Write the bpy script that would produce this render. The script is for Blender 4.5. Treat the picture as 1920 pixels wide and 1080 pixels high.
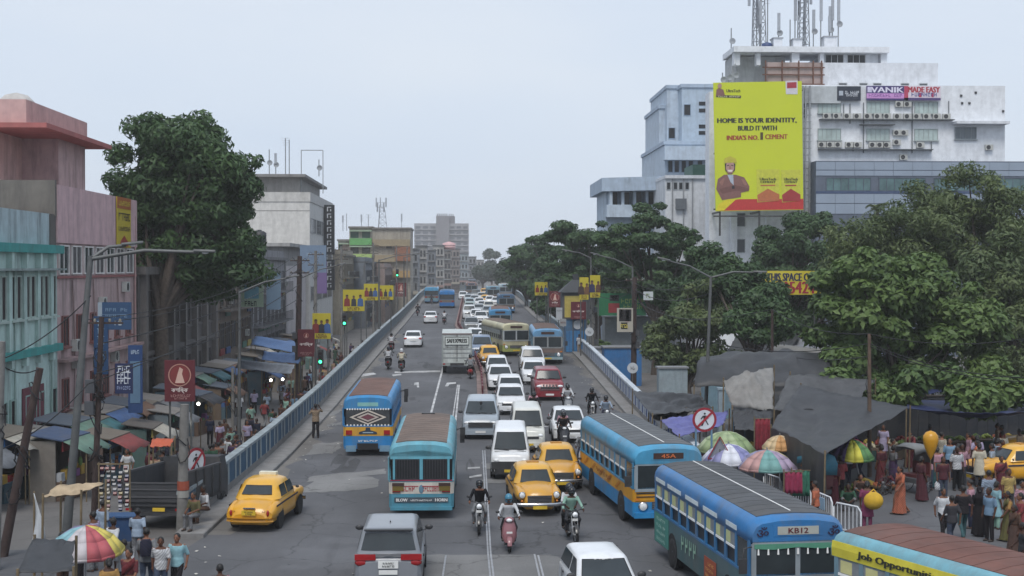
import bpy, bmesh, math, random
import numpy as np
from mathutils import Vector, Matrix, Euler
random.seed(7); RNG = np.random.default_rng(7)
R = math.radians; PI = math.pi
for _o in list(bpy.data.objects): bpy.data.objects.remove(_o)
SC = bpy.context.scene; COL = SC.collection
# ---------------- camera, sky, sun, exposure ----------------
F, CX, CY, H = 2600.0, 960.0, 540.0, 8.9
YAW, PITCH = math.atan(100/2600), math.atan(40/2600)
cam_d = bpy.data.cameras.new('camera'); cam = bpy.data.objects.new('camera', cam_d); COL.objects.link(cam)
cam_d.sensor_width = 36.0; cam_d.lens = F/1920*36.0; cam_d.clip_end = 6000; cam_d.clip_start = 0.5
cam.location = (0, 0, H); cam.rotation_euler = (PI/2-PITCH, 0, -YAW); SC.camera = cam
world = bpy.data.worlds.new('World'); SC.world = world; world.use_nodes = True
_n = world.node_tree.nodes; _l = world.node_tree.links
_bg = _n['Background']; _sky = _n.new('ShaderNodeTexSky'); _sky.sky_type = 'NISHITA'; _sky.sun_disc = False
SUN_EL, SUN_AZ = 57, 192       # azimuth clockwise from +Y
_sky.sun_elevation = R(SUN_EL); _sky.sun_rotation = R(SUN_AZ); _sky.air_density = 1.0; _sky.dust_density = 4.0; _sky.ozone_density = 2.0
_tc = _n.new('ShaderNodeTexCoord'); _ns = _n.new('ShaderNodeTexNoise'); _ns.inputs['Scale'].default_value = 1.6; _ns.inputs['Detail'].default_value = 4
_mp = _n.new('ShaderNodeMapping'); _mp.inputs['Scale'].default_value = (1, 1, 3.0)
_l.new(_tc.outputs['Generated'], _mp.inputs['Vector']); _l.new(_mp.outputs['Vector'], _ns.inputs['Vector'])
_cr = _n.new('ShaderNodeValToRGB'); _cr.color_ramp.elements[0].position = .3; _cr.color_ramp.elements[1].position = .75
_cr.color_ramp.elements[0].color = (4.7, 5.65, 7.1, 1); _cr.color_ramp.elements[1].color = (6.1, 6.6, 7.3, 1)
_l.new(_ns.outputs['Fac'], _cr.inputs['Fac'])
_mx = _n.new('ShaderNodeMix'); _mx.data_type = 'RGBA'; _mx.inputs['Factor'].default_value = 0.86
_l.new(_sky.outputs[0], _mx.inputs['A']); _l.new(_cr.outputs['Color'], _mx.inputs['B'])
_l.new(_mx.outputs['Result'], _bg.inputs['Color']); _bg.inputs['Strength'].default_value = 0.1
sun_d = bpy.data.lights.new('sun', 'SUN'); sun = bpy.data.objects.new('sun', sun_d); COL.objects.link(sun)
sun_d.energy = 1.5; sun_d.angle = R(25); sun_d.color = (1, .96, .9)
_sd = Vector((math.sin(R(SUN_AZ))*math.cos(R(SUN_EL)), math.cos(R(SUN_AZ))*math.cos(R(SUN_EL)), math.sin(R(SUN_EL))))
sun.rotation_euler = _sd.to_track_quat('Z', 'Y').to_euler(); sun.location = (0, 0, 60)
SC.view_settings.view_transform = 'Standard'; SC.view_settings.look = 'None'; SC.view_settings.gamma = 1
SC.view_settings.exposure = 0.42; SC.view_settings.use_curve_mapping = False
SC.render.engine = 'CYCLES'; SC.cycles.use_denoising = True
SC.cycles.max_bounces = 6; SC.cycles.diffuse_bounces = 3; SC.cycles.glossy_bounces = 2; SC.cycles.transmission_bounces = 3
SC.cycles.transparent_max_bounces = 6; SC.cycles.volume_bounces = 1; SC.cycles.caustics_reflective = False; SC.cycles.caustics_refractive = False

# ---------------- picture -> place ----------------
CAMR = Euler((PI/2-PITCH, 0, -YAW)).to_matrix()
def ray(px, py): return CAMR @ Vector(((px-CX)/F, (CY-py)/F, -1))
def gp(px, py, z=0.0):
    d = ray(px, py); t = (z-H)/d.z; return Vector((d.x*t, d.y*t, z))
def dp(px, py, Y):
    d = ray(px, py); t = Y/d.y; return Vector((d.x*t, Y, H+d.z*t))
def lerp(a, b, t): return a+(b-a)*t
def interp(x, xs, ys): return float(np.interp(x, xs, ys))
def zr(y): return interp(y, [0, 44, 70, 110, 160, 224, 262, 290, 320, 400, 600], [0, 0, .45, 1.2, 1.75, 2.3, 2.75, 2.95, 2.7, .6, -3])
def zs(y): return interp(y, [0, 48, 72, 600], [0, 0, -1.4, -1.4])       # left side street
def zq(y): return interp(y, [0, 75, 110, 600], [0, 0, -.8, -1.2])       # market side
def gr(px, py, fz=zr):
    z = 0.0
    for _ in range(12): p = gp(px, py, z); z = fz(p.y)
    return Vector((p.x, p.y, z))

# ---------------- materials ----------------
MATS = {}
def mat(name, col=(.5, .5, .5), rough=.7, metal=0, var=.12, scale=3.0, bump=0, grime=0, spec=.5, emit=0, alpha=None, objcol=False, streak=False, dirt=(.12, .1, .085), coat=0):
    if name in MATS: return MATS[name]
    m = bpy.data.materials.new(name); m.use_nodes = True; MATS[name] = m
    n = m.node_tree.nodes; l = m.node_tree.links; b = n['Principled BSDF']
    b.inputs['Roughness'].default_value = rough; b.inputs['Metallic'].default_value = metal
    b.inputs['Specular IOR Level'].default_value = spec
    if coat: b.inputs['Coat Weight'].default_value = coat; b.inputs['Coat Roughness'].default_value = .08
    if emit:
        b.inputs['Emission Color'].default_value = (*col, 1); b.inputs['Emission Strength'].default_value = emit
    if objcol:
        oi = n.new('ShaderNodeObjectInfo'); src = oi.outputs['Color']
    else:
        rgb = n.new('ShaderNodeRGB'); rgb.outputs[0].default_value = (*col, 1); src = rgb.outputs[0]
    if var or bump or grime:
        tc = n.new('ShaderNodeTexCoord'); nz = n.new('ShaderNodeTexNoise'); nz.inputs['Scale'].default_value = scale; nz.inputs['Detail'].default_value = 5; nz.inputs['Roughness'].default_value = .6
        l.new(tc.outputs['Object'], nz.inputs['Vector'])
    if var:
        mr = n.new('ShaderNodeMapRange'); mr.inputs['From Min'].default_value = .3; mr.inputs['From Max'].default_value = .7
        mr.inputs['To Min'].default_value = 1-var; mr.inputs['To Max'].default_value = 1+var; l.new(nz.outputs['Fac'], mr.inputs['Value'])
        mu = n.new('ShaderNodeMix'); mu.data_type = 'RGBA'; mu.blend_type = 'MULTIPLY'; mu.inputs['Factor'].default_value = 1
        l.new(src, mu.inputs['A']); l.new(mr.outputs['Result'], mu.inputs['B']); src = mu.outputs['Result']
    if grime:
        gz = n.new('ShaderNodeTexNoise'); gz.inputs['Scale'].default_value = scale*.35; gz.inputs['Detail'].default_value = 8; gz.inputs['Roughness'].default_value = .7
        mp = n.new('ShaderNodeMapping'); mp.inputs['Scale'].default_value = (2.2, 2.2, .35) if streak else (1, 1, 1)
        l.new(tc.outputs['Object'], mp.inputs['Vector']); l.new(mp.outputs['Vector'], gz.inputs['Vector'])
        gm = n.new('ShaderNodeMapRange'); gm.inputs['From Min'].default_value = .47; gm.inputs['From Max'].default_value = .72; gm.inputs['To Max'].default_value = grime
        l.new(gz.outputs['Fac'], gm.inputs['Value'])
        g2 = n.new('ShaderNodeMix'); g2.data_type = 'RGBA'; g2.inputs['B'].default_value = (*dirt, 1)
        l.new(gm.outputs['Result'], g2.inputs['Factor']); l.new(src, g2.inputs['A']); src = g2.outputs['Result']
    l.new(src, b.inputs['Base Color'])
    if bump:
        bp = n.new('ShaderNodeBump'); bp.inputs['Strength'].default_value = bump; bp.inputs['Distance'].default_value = .02
        l.new(nz.outputs['Fac'], bp.inputs['Height']); l.new(bp.outputs['Normal'], b.inputs['Normal'])
    if alpha is not None: b.inputs['Alpha'].default_value = alpha
    return m
def hx(s):   # sRGB hex -> linear
    c = [int(s[i:i+2], 16)/255 for i in (0, 2, 4)]
    return tuple(x/12.92 if x <= .04045 else ((x+.055)/1.055)**2.4 for x in c)
def pm(hexs, rough=.6, **k):   # plain paint by colour
    return mat('paint_'+hexs+('_%d' % int(rough*100))+''.join(sorted(k)), hx(hexs), rough, **k)
paint = mat('vehicle_paint', rough=.32, objcol=True, var=.05, scale=2, grime=.3, coat=.35, bump=.12, dirt=(.2, .18, .16))
buspaint = mat('bus_paint', rough=.42, objcol=True, var=.14, scale=1.8, grime=.55, bump=.3, streak=True, dirt=(.13, .12, .11))
cloth = mat('cloth', rough=.9, objcol=True, var=.2, scale=9, spec=.15, bump=.6)
def _stripes():   # some garments carry a woven stripe, by chance per garment
    t = cloth.node_tree; n, l = t.nodes, t.links; b = n['Principled BSDF']; src = b.inputs['Base Color'].links[0].from_socket
    tc = n.new('ShaderNodeTexCoord'); w = n.new('ShaderNodeTexWave'); w.inputs['Scale'].default_value = 7; w.inputs['Distortion'].default_value = 2.5; w.bands_direction = 'DIAGONAL'; l.new(tc.outputs['Object'], w.inputs['Vector'])
    oi = n.new('ShaderNodeObjectInfo'); g = n.new('ShaderNodeMath'); g.operation = 'GREATER_THAN'; g.inputs[1].default_value = .55; l.new(oi.outputs['Random'], g.inputs[0])
    m = n.new('ShaderNodeMath'); m.operation = 'MULTIPLY'; l.new(w.outputs['Fac'], m.inputs[0]); l.new(g.outputs[0], m.inputs[1]); k = n.new('ShaderNodeMath'); k.operation = 'MULTIPLY'; k.inputs[1].default_value = .5; l.new(m.outputs[0], k.inputs[0])
    x = n.new('ShaderNodeMix'); x.data_type = 'RGBA'; x.inputs['B'].default_value = (.05, .04, .045, 1); l.new(k.outputs[0], x.inputs['Factor']); l.new(src, x.inputs['A']); l.new(x.outputs['Result'], b.inputs['Base Color'])
_stripes()
plainobj = mat('painted_surface', rough=.75, objcol=True, var=.12, scale=2, grime=.3)
skin = mat('skin', rough=.6, objcol=True, var=.1, spec=.3)
hairm = mat('hair', (.008, .007, .007), .6, var=0)
glass = mat('vehicle_glass', (.03, .038, .042), .14, var=.25, scale=1.2, spec=.5)
glassd = mat('dark_opening', (.012, .013, .016), .35, var=.2, spec=.4)
chrome = mat('chrome', (.55, .55, .56), .22, 1, var=.1)
steel = mat('steel', (.32, .33, .34), .45, .7, var=.2, grime=.3)
dsteel = mat('dark_steel', (.05, .05, .053), .5, .3, var=.2)
rubber = mat('rubber', (.016, .016, .017), .85, var=.2)
lampw = mat('lamp_lens', (.75, .77, .78), .12, var=.1)
lampr = mat('red_lens', (.32, .012, .015), .2, var=.1)
lampo = mat('amber_lens', (.6, .2, .03), .25, var=.1)
platew = mat('plate_white', (.7, .7, .68), .5); platey = mat('plate_yellow', (.62, .42, .03), .5)
black = mat('black_print', (.012, .012, .014), .7, var=0)
whitep = mat('white_print', (.78, .78, .76), .7, var=.06)
concrete = mat('concrete', (.27, .26, .245), .9, var=.2, scale=1.5, bump=.3, grime=.5)
woodm = mat('weathered_wood', (.12, .085, .06), .85, var=.3, scale=4)
rustm = mat('rust', (.13, .06, .04), .85, var=.35, scale=5)

# ---------------- mesh builder ----------------
class MB:
    def __init__(s): s.v = []; s.f = []; s.s = []
    def add(s, vs, fs, sm=False, M=None):
        o = len(s.v)
        s.v += [tuple(M @ Vector(v)) for v in vs] if M is not None else [tuple(v) for v in vs]
        s.f += [tuple(i+o for i in f) for f in fs]; s.s += [sm]*len(fs); return s
    def box(s, a, b, M=None):
        (x0, y0, z0), (x1, y1, z1) = a, b
        return s.add([(x0, y0, z0), (x1, y0, z0), (x1, y1, z0), (x0, y1, z0), (x0, y0, z1), (x1, y0, z1), (x1, y1, z1), (x0, y1, z1)],
                     [(0, 3, 2, 1), (4, 5, 6, 7), (0, 1, 5, 4), (1, 2, 6, 5), (2, 3, 7, 6), (3, 0, 4, 7)], False, M)
    def cb(s, c, d, M=None): return s.box([c[i]-d[i]/2 for i in range(3)], [c[i]+d[i]/2 for i in range(3)], M)
    def ring(s, rings, cap=True, sm=True, closed=True):
        n = len(rings[0]); vs = [p for r in rings for p in r]; fs = []
        for k in range(len(rings)-1):
            for i in range(n if closed else n-1):
                j = (i+1) % n; fs.append((k*n+i, k*n+j, (k+1)*n+j, (k+1)*n+i))
        s.add(vs, fs, sm)
        if cap:
            s.add(rings[0], [tuple(range(n))[::-1]]); s.add(rings[-1], [tuple(range(n))])
        return s
    def tube(s, pts, rad, n=8, sm=True, cap=True):
        pts = [Vector(p) for p in pts]; rs = rad if isinstance(rad, (list, tuple)) else [rad]*len(pts); rings = []
        for i, p in enumerate(pts):
            t = (pts[min(i+1, len(pts)-1)]-pts[max(i-1, 0)]).normalized()
            a = Vector((0, 0, 1)) if abs(t.z) < .9 else Vector((1, 0, 0))
            u = t.cross(a).normalized(); w = t.cross(u).normalized()
            rings.append([p+(u*math.cos(2*PI*k/n)+w*math.sin(2*PI*k/n))*rs[i] for k in range(n)])
        return s.ring(rings, cap, sm)
    def bar(s, a, b, w, h=None):
        h = h or w; a = Vector(a); b = Vector(b); t = (b-a).normalized(); up = Vector((0, 0, 1)) if abs(t.z) < .95 else Vector((0, 1, 0))
        u = t.cross(up).normalized()*w/2; v = u.cross(t).normalized()*h/2
        return s.ring([[p-u-v, p+u-v, p+u+v, p-u+v] for p in (a, b)], True, False)
    def lathe(s, prof, n=16, c=(0, 0, 0), axis='z', sm=True, a0=0, a1=2*PI, cap=False):
        c = Vector(c); full = abs(a1-a0-2*PI) < 1e-6; rings = []
        for r, h in prof:
            rg = []
            for k in range(n if full else n+1):
                a = a0+(a1-a0)*k/n; x, y = r*math.cos(a), r*math.sin(a)
                rg.append(c+Vector((x, y, h) if axis == 'z' else ((h, x, y) if axis == 'x' else (x, h, y))))
            rings.append(rg)
        return s.ring(rings, cap, sm, full)
    def sph(s, c, r, n=10, m=6, M=None):
        r = (r, r, r) if isinstance(r, (int, float)) else r; rings = []
        for j in range(m+1):
            t = PI*j/m; rr = max(math.sin(t), .02)
            rings.append([Vector((c[0]+r[0]*rr*math.cos(2*PI*k/n), c[1]+r[1]*rr*math.sin(2*PI*k/n), c[2]-r[2]*math.cos(t))) for k in range(n)])
        if M is not None: rings = [[M @ p for p in q] for q in rings]
        return s.ring(rings, True, True)
    def face(s, pts, sm=False): return s.add(pts, [tuple(range(len(pts)))], sm)
    def slab(s, pts, d):   # extruded polygon, d = vector
        d = Vector(d); a = [Vector(p) for p in pts]; return s.ring([a, [p+d for p in a]], True, False)
    def build(s, name, m, parent=None, loc=(0, 0, 0), col=None):
        me = bpy.data.meshes.new(name); me.from_pydata(s.v, [], s.f)
        me.polygons.foreach_set('use_smooth', s.s); me.update()
        bm = bmesh.new(); bm.from_mesh(me); bmesh.ops.recalc_face_normals(bm, faces=bm.faces); bm.to_mesh(me); bm.free()
        me.materials.append(m); return mk(name, me, parent, loc, col)
def mk(name, me, parent=None, loc=(0, 0, 0), col=None):
    o = bpy.data.objects.new(name, me); COL.objects.link(o); o.location = loc
    if parent is not None: o.parent = parent
    if col is not None: o.color = (*(hx(col) if isinstance(col, str) else col), 1)
    return o
def tag(o, label=None, cat=None, group=None, kind=None):
    if label: o['label'] = label
    if cat: o['category'] = cat
    if group: o['group'] = group
    if kind: o['kind'] = kind
    return o
def thing(name, label, cat, loc=(0, 0, 0), rz=0, group=None):
    o = bpy.data.objects.new(name, None); COL.objects.link(o); o.empty_display_size = .3
    o.location = loc; o.rotation_euler = (0, 0, rz); return tag(o, label, cat, group)
KIDS = {}
def dup(root, loc, rz=0, label=None, group=None, sc=1, col=None):
    def cp(o, par):
        c = o.copy(); COL.objects.link(c); c.parent = par
        if col and o.name.split('.')[0] in col:
            q = col[o.name.split('.')[0]]; c.color = (*(hx(q) if isinstance(q, str) else q), 1)
        for ch in o.children: cp(ch, c)
        return c
    r = cp(root, None); r.location = loc; r.rotation_euler = (0, 0, rz); r.scale = (sc,)*3
    if label: r['label'] = label
    if group: r['group'] = group
    return r
def purge(root):
    for ch in list(root.children): purge(ch)
    bpy.data.objects.remove(root)
TXT = {}
TMP = bpy.data.scenes.new('workbench'); TVL = TMP.view_layers[0]
def evaluated(o):   # mesh of one object, evaluated alone in a scratch scene
    TMP.collection.objects.link(o); TVL.update(); me = bpy.data.meshes.new_from_object(o.evaluated_get(TVL.depsgraph)); bpy.data.objects.remove(o); return me
def text_geo(t, bold=False):
    if (t, bold) in TXT: return TXT[(t, bold)]
    cu = bpy.data.curves.new('t', 'FONT'); cu.body = t; cu.align_x = 'CENTER'; cu.align_y = 'CENTER'; cu.resolution_u = 2
    me = evaluated(bpy.data.objects.new('t', cu)); vs = np.array([v.co[:] for v in me.vertices]).reshape(-1, 3)
    fs = [tuple(p.vertices) for p in me.polygons]; bpy.data.curves.remove(cu); bpy.data.meshes.remove(me)
    if len(vs):
        vs[:, 0] -= (vs[:, 0].min()+vs[:, 0].max())/2; vs[:, 1] -= (vs[:, 1].min()+vs[:, 1].max())/2
    TXT[(t, bold)] = (vs, fs); return TXT[(t, bold)]
def marks(mb, t, c, w, h, right, up, off):
    """lettering too small to read in the photograph: strokes only; '^' hangs them from a head line"""
    n = len(t); r = random.Random(n*7+int(w*1000)); cw = w/n; nn = right.cross(up); c = Vector(c)+nn*off; k = 0
    def st(u0, u1, v0, v1):
        nonlocal k; k += 1; o = c+nn*.0006*k; mb.face([o+right*u0*1+up*v0, o+right*u1+up*v0, o+right*u1+up*v1, o+right*u0+up*v1])
    for i in range(n):
        x = -w/2+cw*(i+.12); e = cw*.74; g = e*.26
        if r.random() < .06: continue
        st(x, x+g, -h/2, h/2)
        if r.random() < .6: st(x+e-g, x+e, -h/2 if r.random() < .6 else 0, h/2 if r.random() < .6 else 0)
        for v in r.sample((-h/2, -h*.09, h/2-h*.18), r.randint(1, 2)): st(x, x+e, v, v+h*.18)
    if t[0] == '^': st(-w/2, w/2, h*.36, h/2)
    return mb
def txt(mb, t, c, w, h, right=(1, 0, 0), up=(0, 0, 1), bold=True, off=.006, arc=0):
    """lettering fitted into w x h, centred at c on the plane spanned by right and up"""
    if t[0] in '~^': return marks(mb, t, c, w, h, Vector(right), Vector(up), off)
    vs, fs = text_geo(t, bold)
    if not len(vs): return mb
    ex = vs[:, 0].max()-vs[:, 0].min() or 1; ey = vs[:, 1].max()-vs[:, 1].min() or 1
    right = Vector(right); up = Vector(up); n = right.cross(up); c = Vector(c)+n*off; out = []
    for x, y, _ in vs:
        u, v = x/ex*w, y/ey*h
        if arc: v += arc*(1-(2*u/w)**2)
        out.append(c+right*u+up*v)
    mb.add(out, fs)
    if bold: k = w*.012*min(1, 10/max(1, len(t))); mb.add([p+right*k+n*.002 for p in out], fs); mb.add([p-right*k+n*.004 for p in out], fs)
    return mb
def wheel(r, w, parent, x, y, rimc=None):
    o = MB().lathe([(r*.62, -w/2), (r*.95, -w/2), (r, -w*.35), (r, w*.35), (r*.95, w/2), (r*.62, w/2)], 16, axis='x').build('wheel', rubber, parent, (x, y, r))
    MB().lathe([(.01, w*.3), (r*.25, w*.34), (r*.3, w*.2), (r*.55, w*.25), (r*.64, w*.42), (r*.64, -w*.42), (r*.55, -w*.25), (r*.3, -w*.2), (r*.25, -w*.34), (.01, -w*.3)], 12, axis='x').build('rim', rimc or steel, o)
    return o
# ---------------- ground, road, kerbs, parapets ----------------
def asphalt(name, col, crack=True):
    m = bpy.data.materials.new(name); m.use_nodes = True; n = m.node_tree.nodes; l = m.node_tree.links; b = n['Principled BSDF']; b.inputs['Roughness'].default_value = .82
    tc = n.new('ShaderNodeTexCoord')
    def noise(sc, det=6, stretch=(1, 1, 1), rough=.6):
        mp = n.new('ShaderNodeMapping'); mp.inputs['Scale'].default_value = stretch; l.new(tc.outputs['Object'], mp.inputs['Vector'])
        z = n.new('ShaderNodeTexNoise'); z.inputs['Scale'].default_value = sc; z.inputs['Detail'].default_value = det; z.inputs['Roughness'].default_value = rough; l.new(mp.outputs['Vector'], z.inputs['Vector']); return z.outputs['Fac']
    def rng(f, a, c, lo, hi):
        r = n.new('ShaderNodeMapRange'); r.inputs['From Min'].default_value = a; r.inputs['From Max'].default_value = c; r.inputs['To Min'].default_value = lo; r.inputs['To Max'].default_value = hi; l.new(f, r.inputs['Value']); return r.outputs['Result']
    def mul(a, c):
        q = n.new('ShaderNodeMath'); q.operation = 'MULTIPLY'; l.new(a, q.inputs[0]); l.new(c, q.inputs[1]); return q.outputs[0]
    f = mul(rng(noise(.22, 5), .3, .7, .8, 1.22), rng(noise(.5, 5, (1, .07, 1)), .3, .7, .86, 1.14))   # blotches, wheel-track streaks
    vz = n.new('ShaderNodeTexVoronoi'); vz.feature = 'DISTANCE_TO_EDGE'; vz.inputs['Scale'].default_value = .28
    wp = n.new('ShaderNodeTexNoise'); wp.inputs['Scale'].default_value = 1.1; wp.inputs['Detail'].default_value = 6; l.new(tc.outputs['Object'], wp.inputs['Vector']); av = n.new('ShaderNodeMix'); av.data_type = 'RGBA'; av.blend_type = 'ADD'; av.inputs['Factor'].default_value = 1.6; l.new(tc.outputs['Object'], av.inputs['A']); l.new(wp.outputs['Color'], av.inputs['B']); l.new(av.outputs['Result'], vz.inputs['Vector'])
    f = mul(f, rng(vz.outputs['Distance'], 0, .012, .55, 1)); f = mul(f, rng(noise(.33, 7, (1, .18, 1), .7), .58, .68, 1, .7)); f = mul(f, rng(noise(.16, 4), .56, .6, 1, 1.18))
    f = mul(f, rng(noise(28, 3), .3, .7, .85, 1.15)); f = mul(f, rng(noise(1.3, 8, rough=.75), .6, .72, 1, .72))
    mx = n.new('ShaderNodeMix'); mx.data_type = 'RGBA'; mx.blend_type = 'MULTIPLY'; mx.inputs['Factor'].default_value = 1; mx.inputs['A'].default_value = (*col, 1); l.new(f, mx.inputs['B'])
    l.new(mx.outputs['Result'], b.inputs['Base Color'])
    bp = n.new('ShaderNodeBump'); bp.inputs['Strength'].default_value = .4; bp.inputs['Distance'].default_value = .01; l.new(noise(40, 2), bp.inputs['Height']); l.new(bp.outputs['Normal'], b.inputs['Normal'])
    return m
road_m = asphalt('asphalt', (.085, .086, .092)); ground_m = asphalt('dusty_ground', (.12, .113, .108)); bed_m = asphalt('track_concrete', (.15, .148, .145)); patch_m = asphalt('old_patch', (.17, .168, .165))
def XL(y): return interp(y, [44, 62, 80, 110, 170, 260, 300, 420], [-8.4, -7.6, -7.2, -6.9, -6.5, -6.4, -6.2, -5])
def XR(y): return interp(y, [44, 60, 75, 95, 118, 150, 200, 260, 420], [9.0, 9.1, 9.3, 9.6, 9.9, 10.1, 10.3, 10.8, 12])
YS = [-40, 0, 20, 30, 40, 44, 48, 52, 56, 60, 66, 72, 75, 85, 95, 110, 130, 160, 190, 224, 245, 262, 275, 290, 305, 320, 350, 400, 480, 600, 900, 1250]
mb = MB()
for a, b in zip(YS[:-1], YS[1:]):
    xs = lambda y: [-600, -60, -20, XL(y)-1.05, 1, XR(y)+1.05, 40, 600]
    zz = lambda y: [zs(y)]*4+[zs(y)-.05 if y > 48 else zs(y)]+[zq(y)]*3
    A = list(zip(xs(a), [a]*8, zz(a))); B = list(zip(xs(b), [b]*8, zz(b)))
    for i in range(7): mb.face([A[i], A[i+1], B[i+1], B[i]])
ground = tag(mb.build('ground', ground_m), kind='structure')
mb = MB(); yy = [y for y in YS if 46 < y < 420]; yy = [46]+yy+[420]
for a, b in zip(yy[:-1], yy[1:]): mb.face([(XL(a), a, zr(a)+.006), (XR(a), a, zr(a)+.006), (XR(b), b, zr(b)+.006), (XL(b), b, zr(b)+.006)], True)
for (x0, y0, x1, y1) in ((-45, 15, 45, 44), (XR(50), 44, 45, 75)): mb.face([(x0, y0, .006), (x1, y0, .006), (x1, y1, .006), (x0, y1, .006)])
mb.face([(XL(46)-.3, 44, .006), (10.2, 44, .006), (XR(46), 46, zr(46)+.006), (XL(46), 46, zr(46)+.006)])
road = tag(mb.build('road', road_m), kind='structure')
def onroad(pts, name, m, dz=.012, parent=None):
    b = MB(); b.face([gr(*p)+Vector((0, 0, dz)) for p in pts]); return b.build(name, m, parent or road)
def rough_poly(pts, amp, k=6, seed=1):
    rg = random.Random(seed); out = []
    for i, p in enumerate(pts):
        q = pts[(i+1) % len(pts)]
        for j in range(k):
            t = j/k; out.append((p[0]+(q[0]-p[0])*t+rg.uniform(-amp, amp)*1.6, p[1]+(q[1]-p[1])*t+rg.uniform(-amp, amp)*.5))
    return out
onroad(rough_poly([(788, 1120), (792, 1041), (1030, 1041), (1062, 1050), (1070, 1075), (1090, 1120)], 3, 8), 'track_bed', bed_m, .012)
for i, ps in enumerate(([(556, 924), (600, 895), (690, 893), (712, 900), (705, 915), (640, 922)], [(575, 853), (592, 832), (642, 829), (640, 842), (620, 850)], [(596, 778), (640, 768), (642, 772), (610, 784)], [(575, 905), (585, 893), (720, 880), (722, 888)],
        [(905, 868), (918, 870), (960, 868), (965, 875), (910, 880)], [(640, 790), (612, 797), (618, 800), (641, 797)], [(900, 900), (960, 896), (964, 905), (902, 908)])):
    onroad(rough_poly(ps, 2.5, 5, i), 'road_patch', patch_m, .013+i*.001)
linem = mat('worn_line', (.42, .42, .42), .8, var=.45, scale=1.5); railm = mat('tram_rail', (.36, .36, .37), .4, .5, var=.3)
def strip(pts, w, name, m, dz=.018):
    P = [gr(*p) for p in pts]; Q = []
    for a, b in zip(P[:-1], P[1:]):
        k = max(2, int((b-a).length/4)); Q += [a.lerp(b, i/k) for i in range(k)]
    Q.append(P[-1]); b = MB()
    for a, c in zip(Q[:-1], Q[1:]):
        b.face([(a.x-w/2, a.y, zr(a.y)+dz), (a.x+w/2, a.y, zr(a.y)+dz), (c.x+w/2, c.y, zr(c.y)+dz), (c.x-w/2, c.y, zr(c.y)+dz)])
    return b.build(name, m, road)
strip([(806, 784), (830, 692), (846, 640), (862, 600)], .13, 'lane_line', linem)
strip([(850, 830), (861, 722)], .1, 'lane_line', linem); strip([(842, 830), (858, 722)], .07, 'lane_line', linem)
for pts in ([(826, 1110), (836, 1042)], [(922, 1110), (915, 1038), (908, 900), (905, 845)], [(929, 1110), (920, 1038), (912, 900), (909, 845)], [(1018, 1110), (1002, 1040)], [(1026, 1110), (1009, 1042)]):
    strip(pts, .055, 'tram_rail', railm, .02)
for pts in ([(740, 697), (826, 695), (826, 698), (740, 700)], [(668, 703), (700, 699), (706, 702), (676, 707)], [(735, 703), (752, 701), (753, 704), (737, 706)], [(877, 877), (900, 876), (900, 879), (877, 880)], [(880, 894), (903, 890), (903, 894), (880, 897)],
            [(1020, 797), (1034, 796), (1034, 800), (1020, 801)], [(777, 718), (785, 717), (786, 727), (782, 727), (781, 722), (776, 723)], [(838, 718), (855, 717), (855, 720), (843, 721), (840, 725), (834, 725)]):
    onroad(pts, 'road_marking', linem, .019)
# oil stains and the dusty margins along the kerbs
stain_m = asphalt('oil_stain', (.052, .052, .055)); dust_m = asphalt('kerb_dust', (.135, .126, .115)); rg = random.Random(77)
for i in range(34):
    y = rg.uniform(40, 130); x = rg.choice((-4.6, -2.2, .2, 3.0, 5.6, 7.6))+rg.gauss(0, .5); ln, wd = rg.uniform(.8, 3.4), rg.uniform(.15, .5); n = 14; z0 = .0075+.00012*i
    if XL(y)+.8 < x < XR(y)-.8: b = MB(); b.face([(x+wd*math.cos(a)*rg.uniform(.6, 1.2), y+ln*math.sin(a)*rg.uniform(.7, 1.1), zr(y+ln*math.sin(a))+z0) for a in (2*PI*k/n for k in range(n))]); b.build('oil_stain', stain_m, road)
for fx, sg, ya, yb in ((XL, 1, 46, 150), (XR, -1, 58, 120)):
    ys = [ya+(yb-ya)*i/150 for i in range(151)]; MB().ring([[(fx(y)+sg*.01, y, zr(y)+.0095), (fx(y)+sg*abs(.5+.3*math.sin(y*.7)+rg.gauss(0, .16)), y, zr(y)+.0095)] for y in ys], False, False, False).build('kerb_dust', dust_m, road)
# scattered litter on the asphalt
lit = MB(); rg = random.Random(5)
for _ in range(170):
    x, y = rg.uniform(-9, 11), rg.uniform(40, 120); z = zr(y)+.03
    if XL(y)+.2 < x < XR(y)-.2:
        if rg.random() < .6: x = (XL(y)+rg.uniform(.1, 1.2)) if rg.random() < .5 else XR(y)-rg.uniform(.1, 1.2)
        a = rg.uniform(0, 6); w, h = rg.uniform(.02, .06), rg.uniform(.02, .05); c, s_ = math.cos(a), math.sin(a)
        lit.face([(x+c*u-s_*v, y+s_*u+c*v, z+rg.uniform(-.01, .03)) for u, v in ((-w, -h), (w, -h), (w, h), (-w, h))])
tag(lit.build('litter', mat('litter_paper', (.5, .48, .44), .9, var=.4)), 'scraps of paper and plastic scattered on the asphalt', 'litter', kind='stuff')
# kerb strips
kerb_m = mat('kerb_concrete', (.2, .195, .19), .9, var=.2, scale=2, bump=.3, grime=.4)
def kerb(fx, sgn, y0, y1, w, name):
    ys = [y0+(y1-y0)*i/40 for i in range(41)]; rings = []
    for y in ys:
        x = fx(y); z = zr(y); x1 = x+sgn*w
        rings.append([(x, y, z-.3), (x, y, z+.13), (x+sgn*.03, y, z+.16), (x1, y, z+.16), (x1, y, z-.3)])
    return tag(MB().ring(rings, True, False).build(name, kerb_m), kind='structure')
kerb(XL, -1, 45.5, 400, .95, 'kerb_left'); kerb(XR, 1, 56, 121, .8, 'kerb_right'); kerb(XR, 1, 139, 400, .8, 'kerb_right_far')
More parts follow.
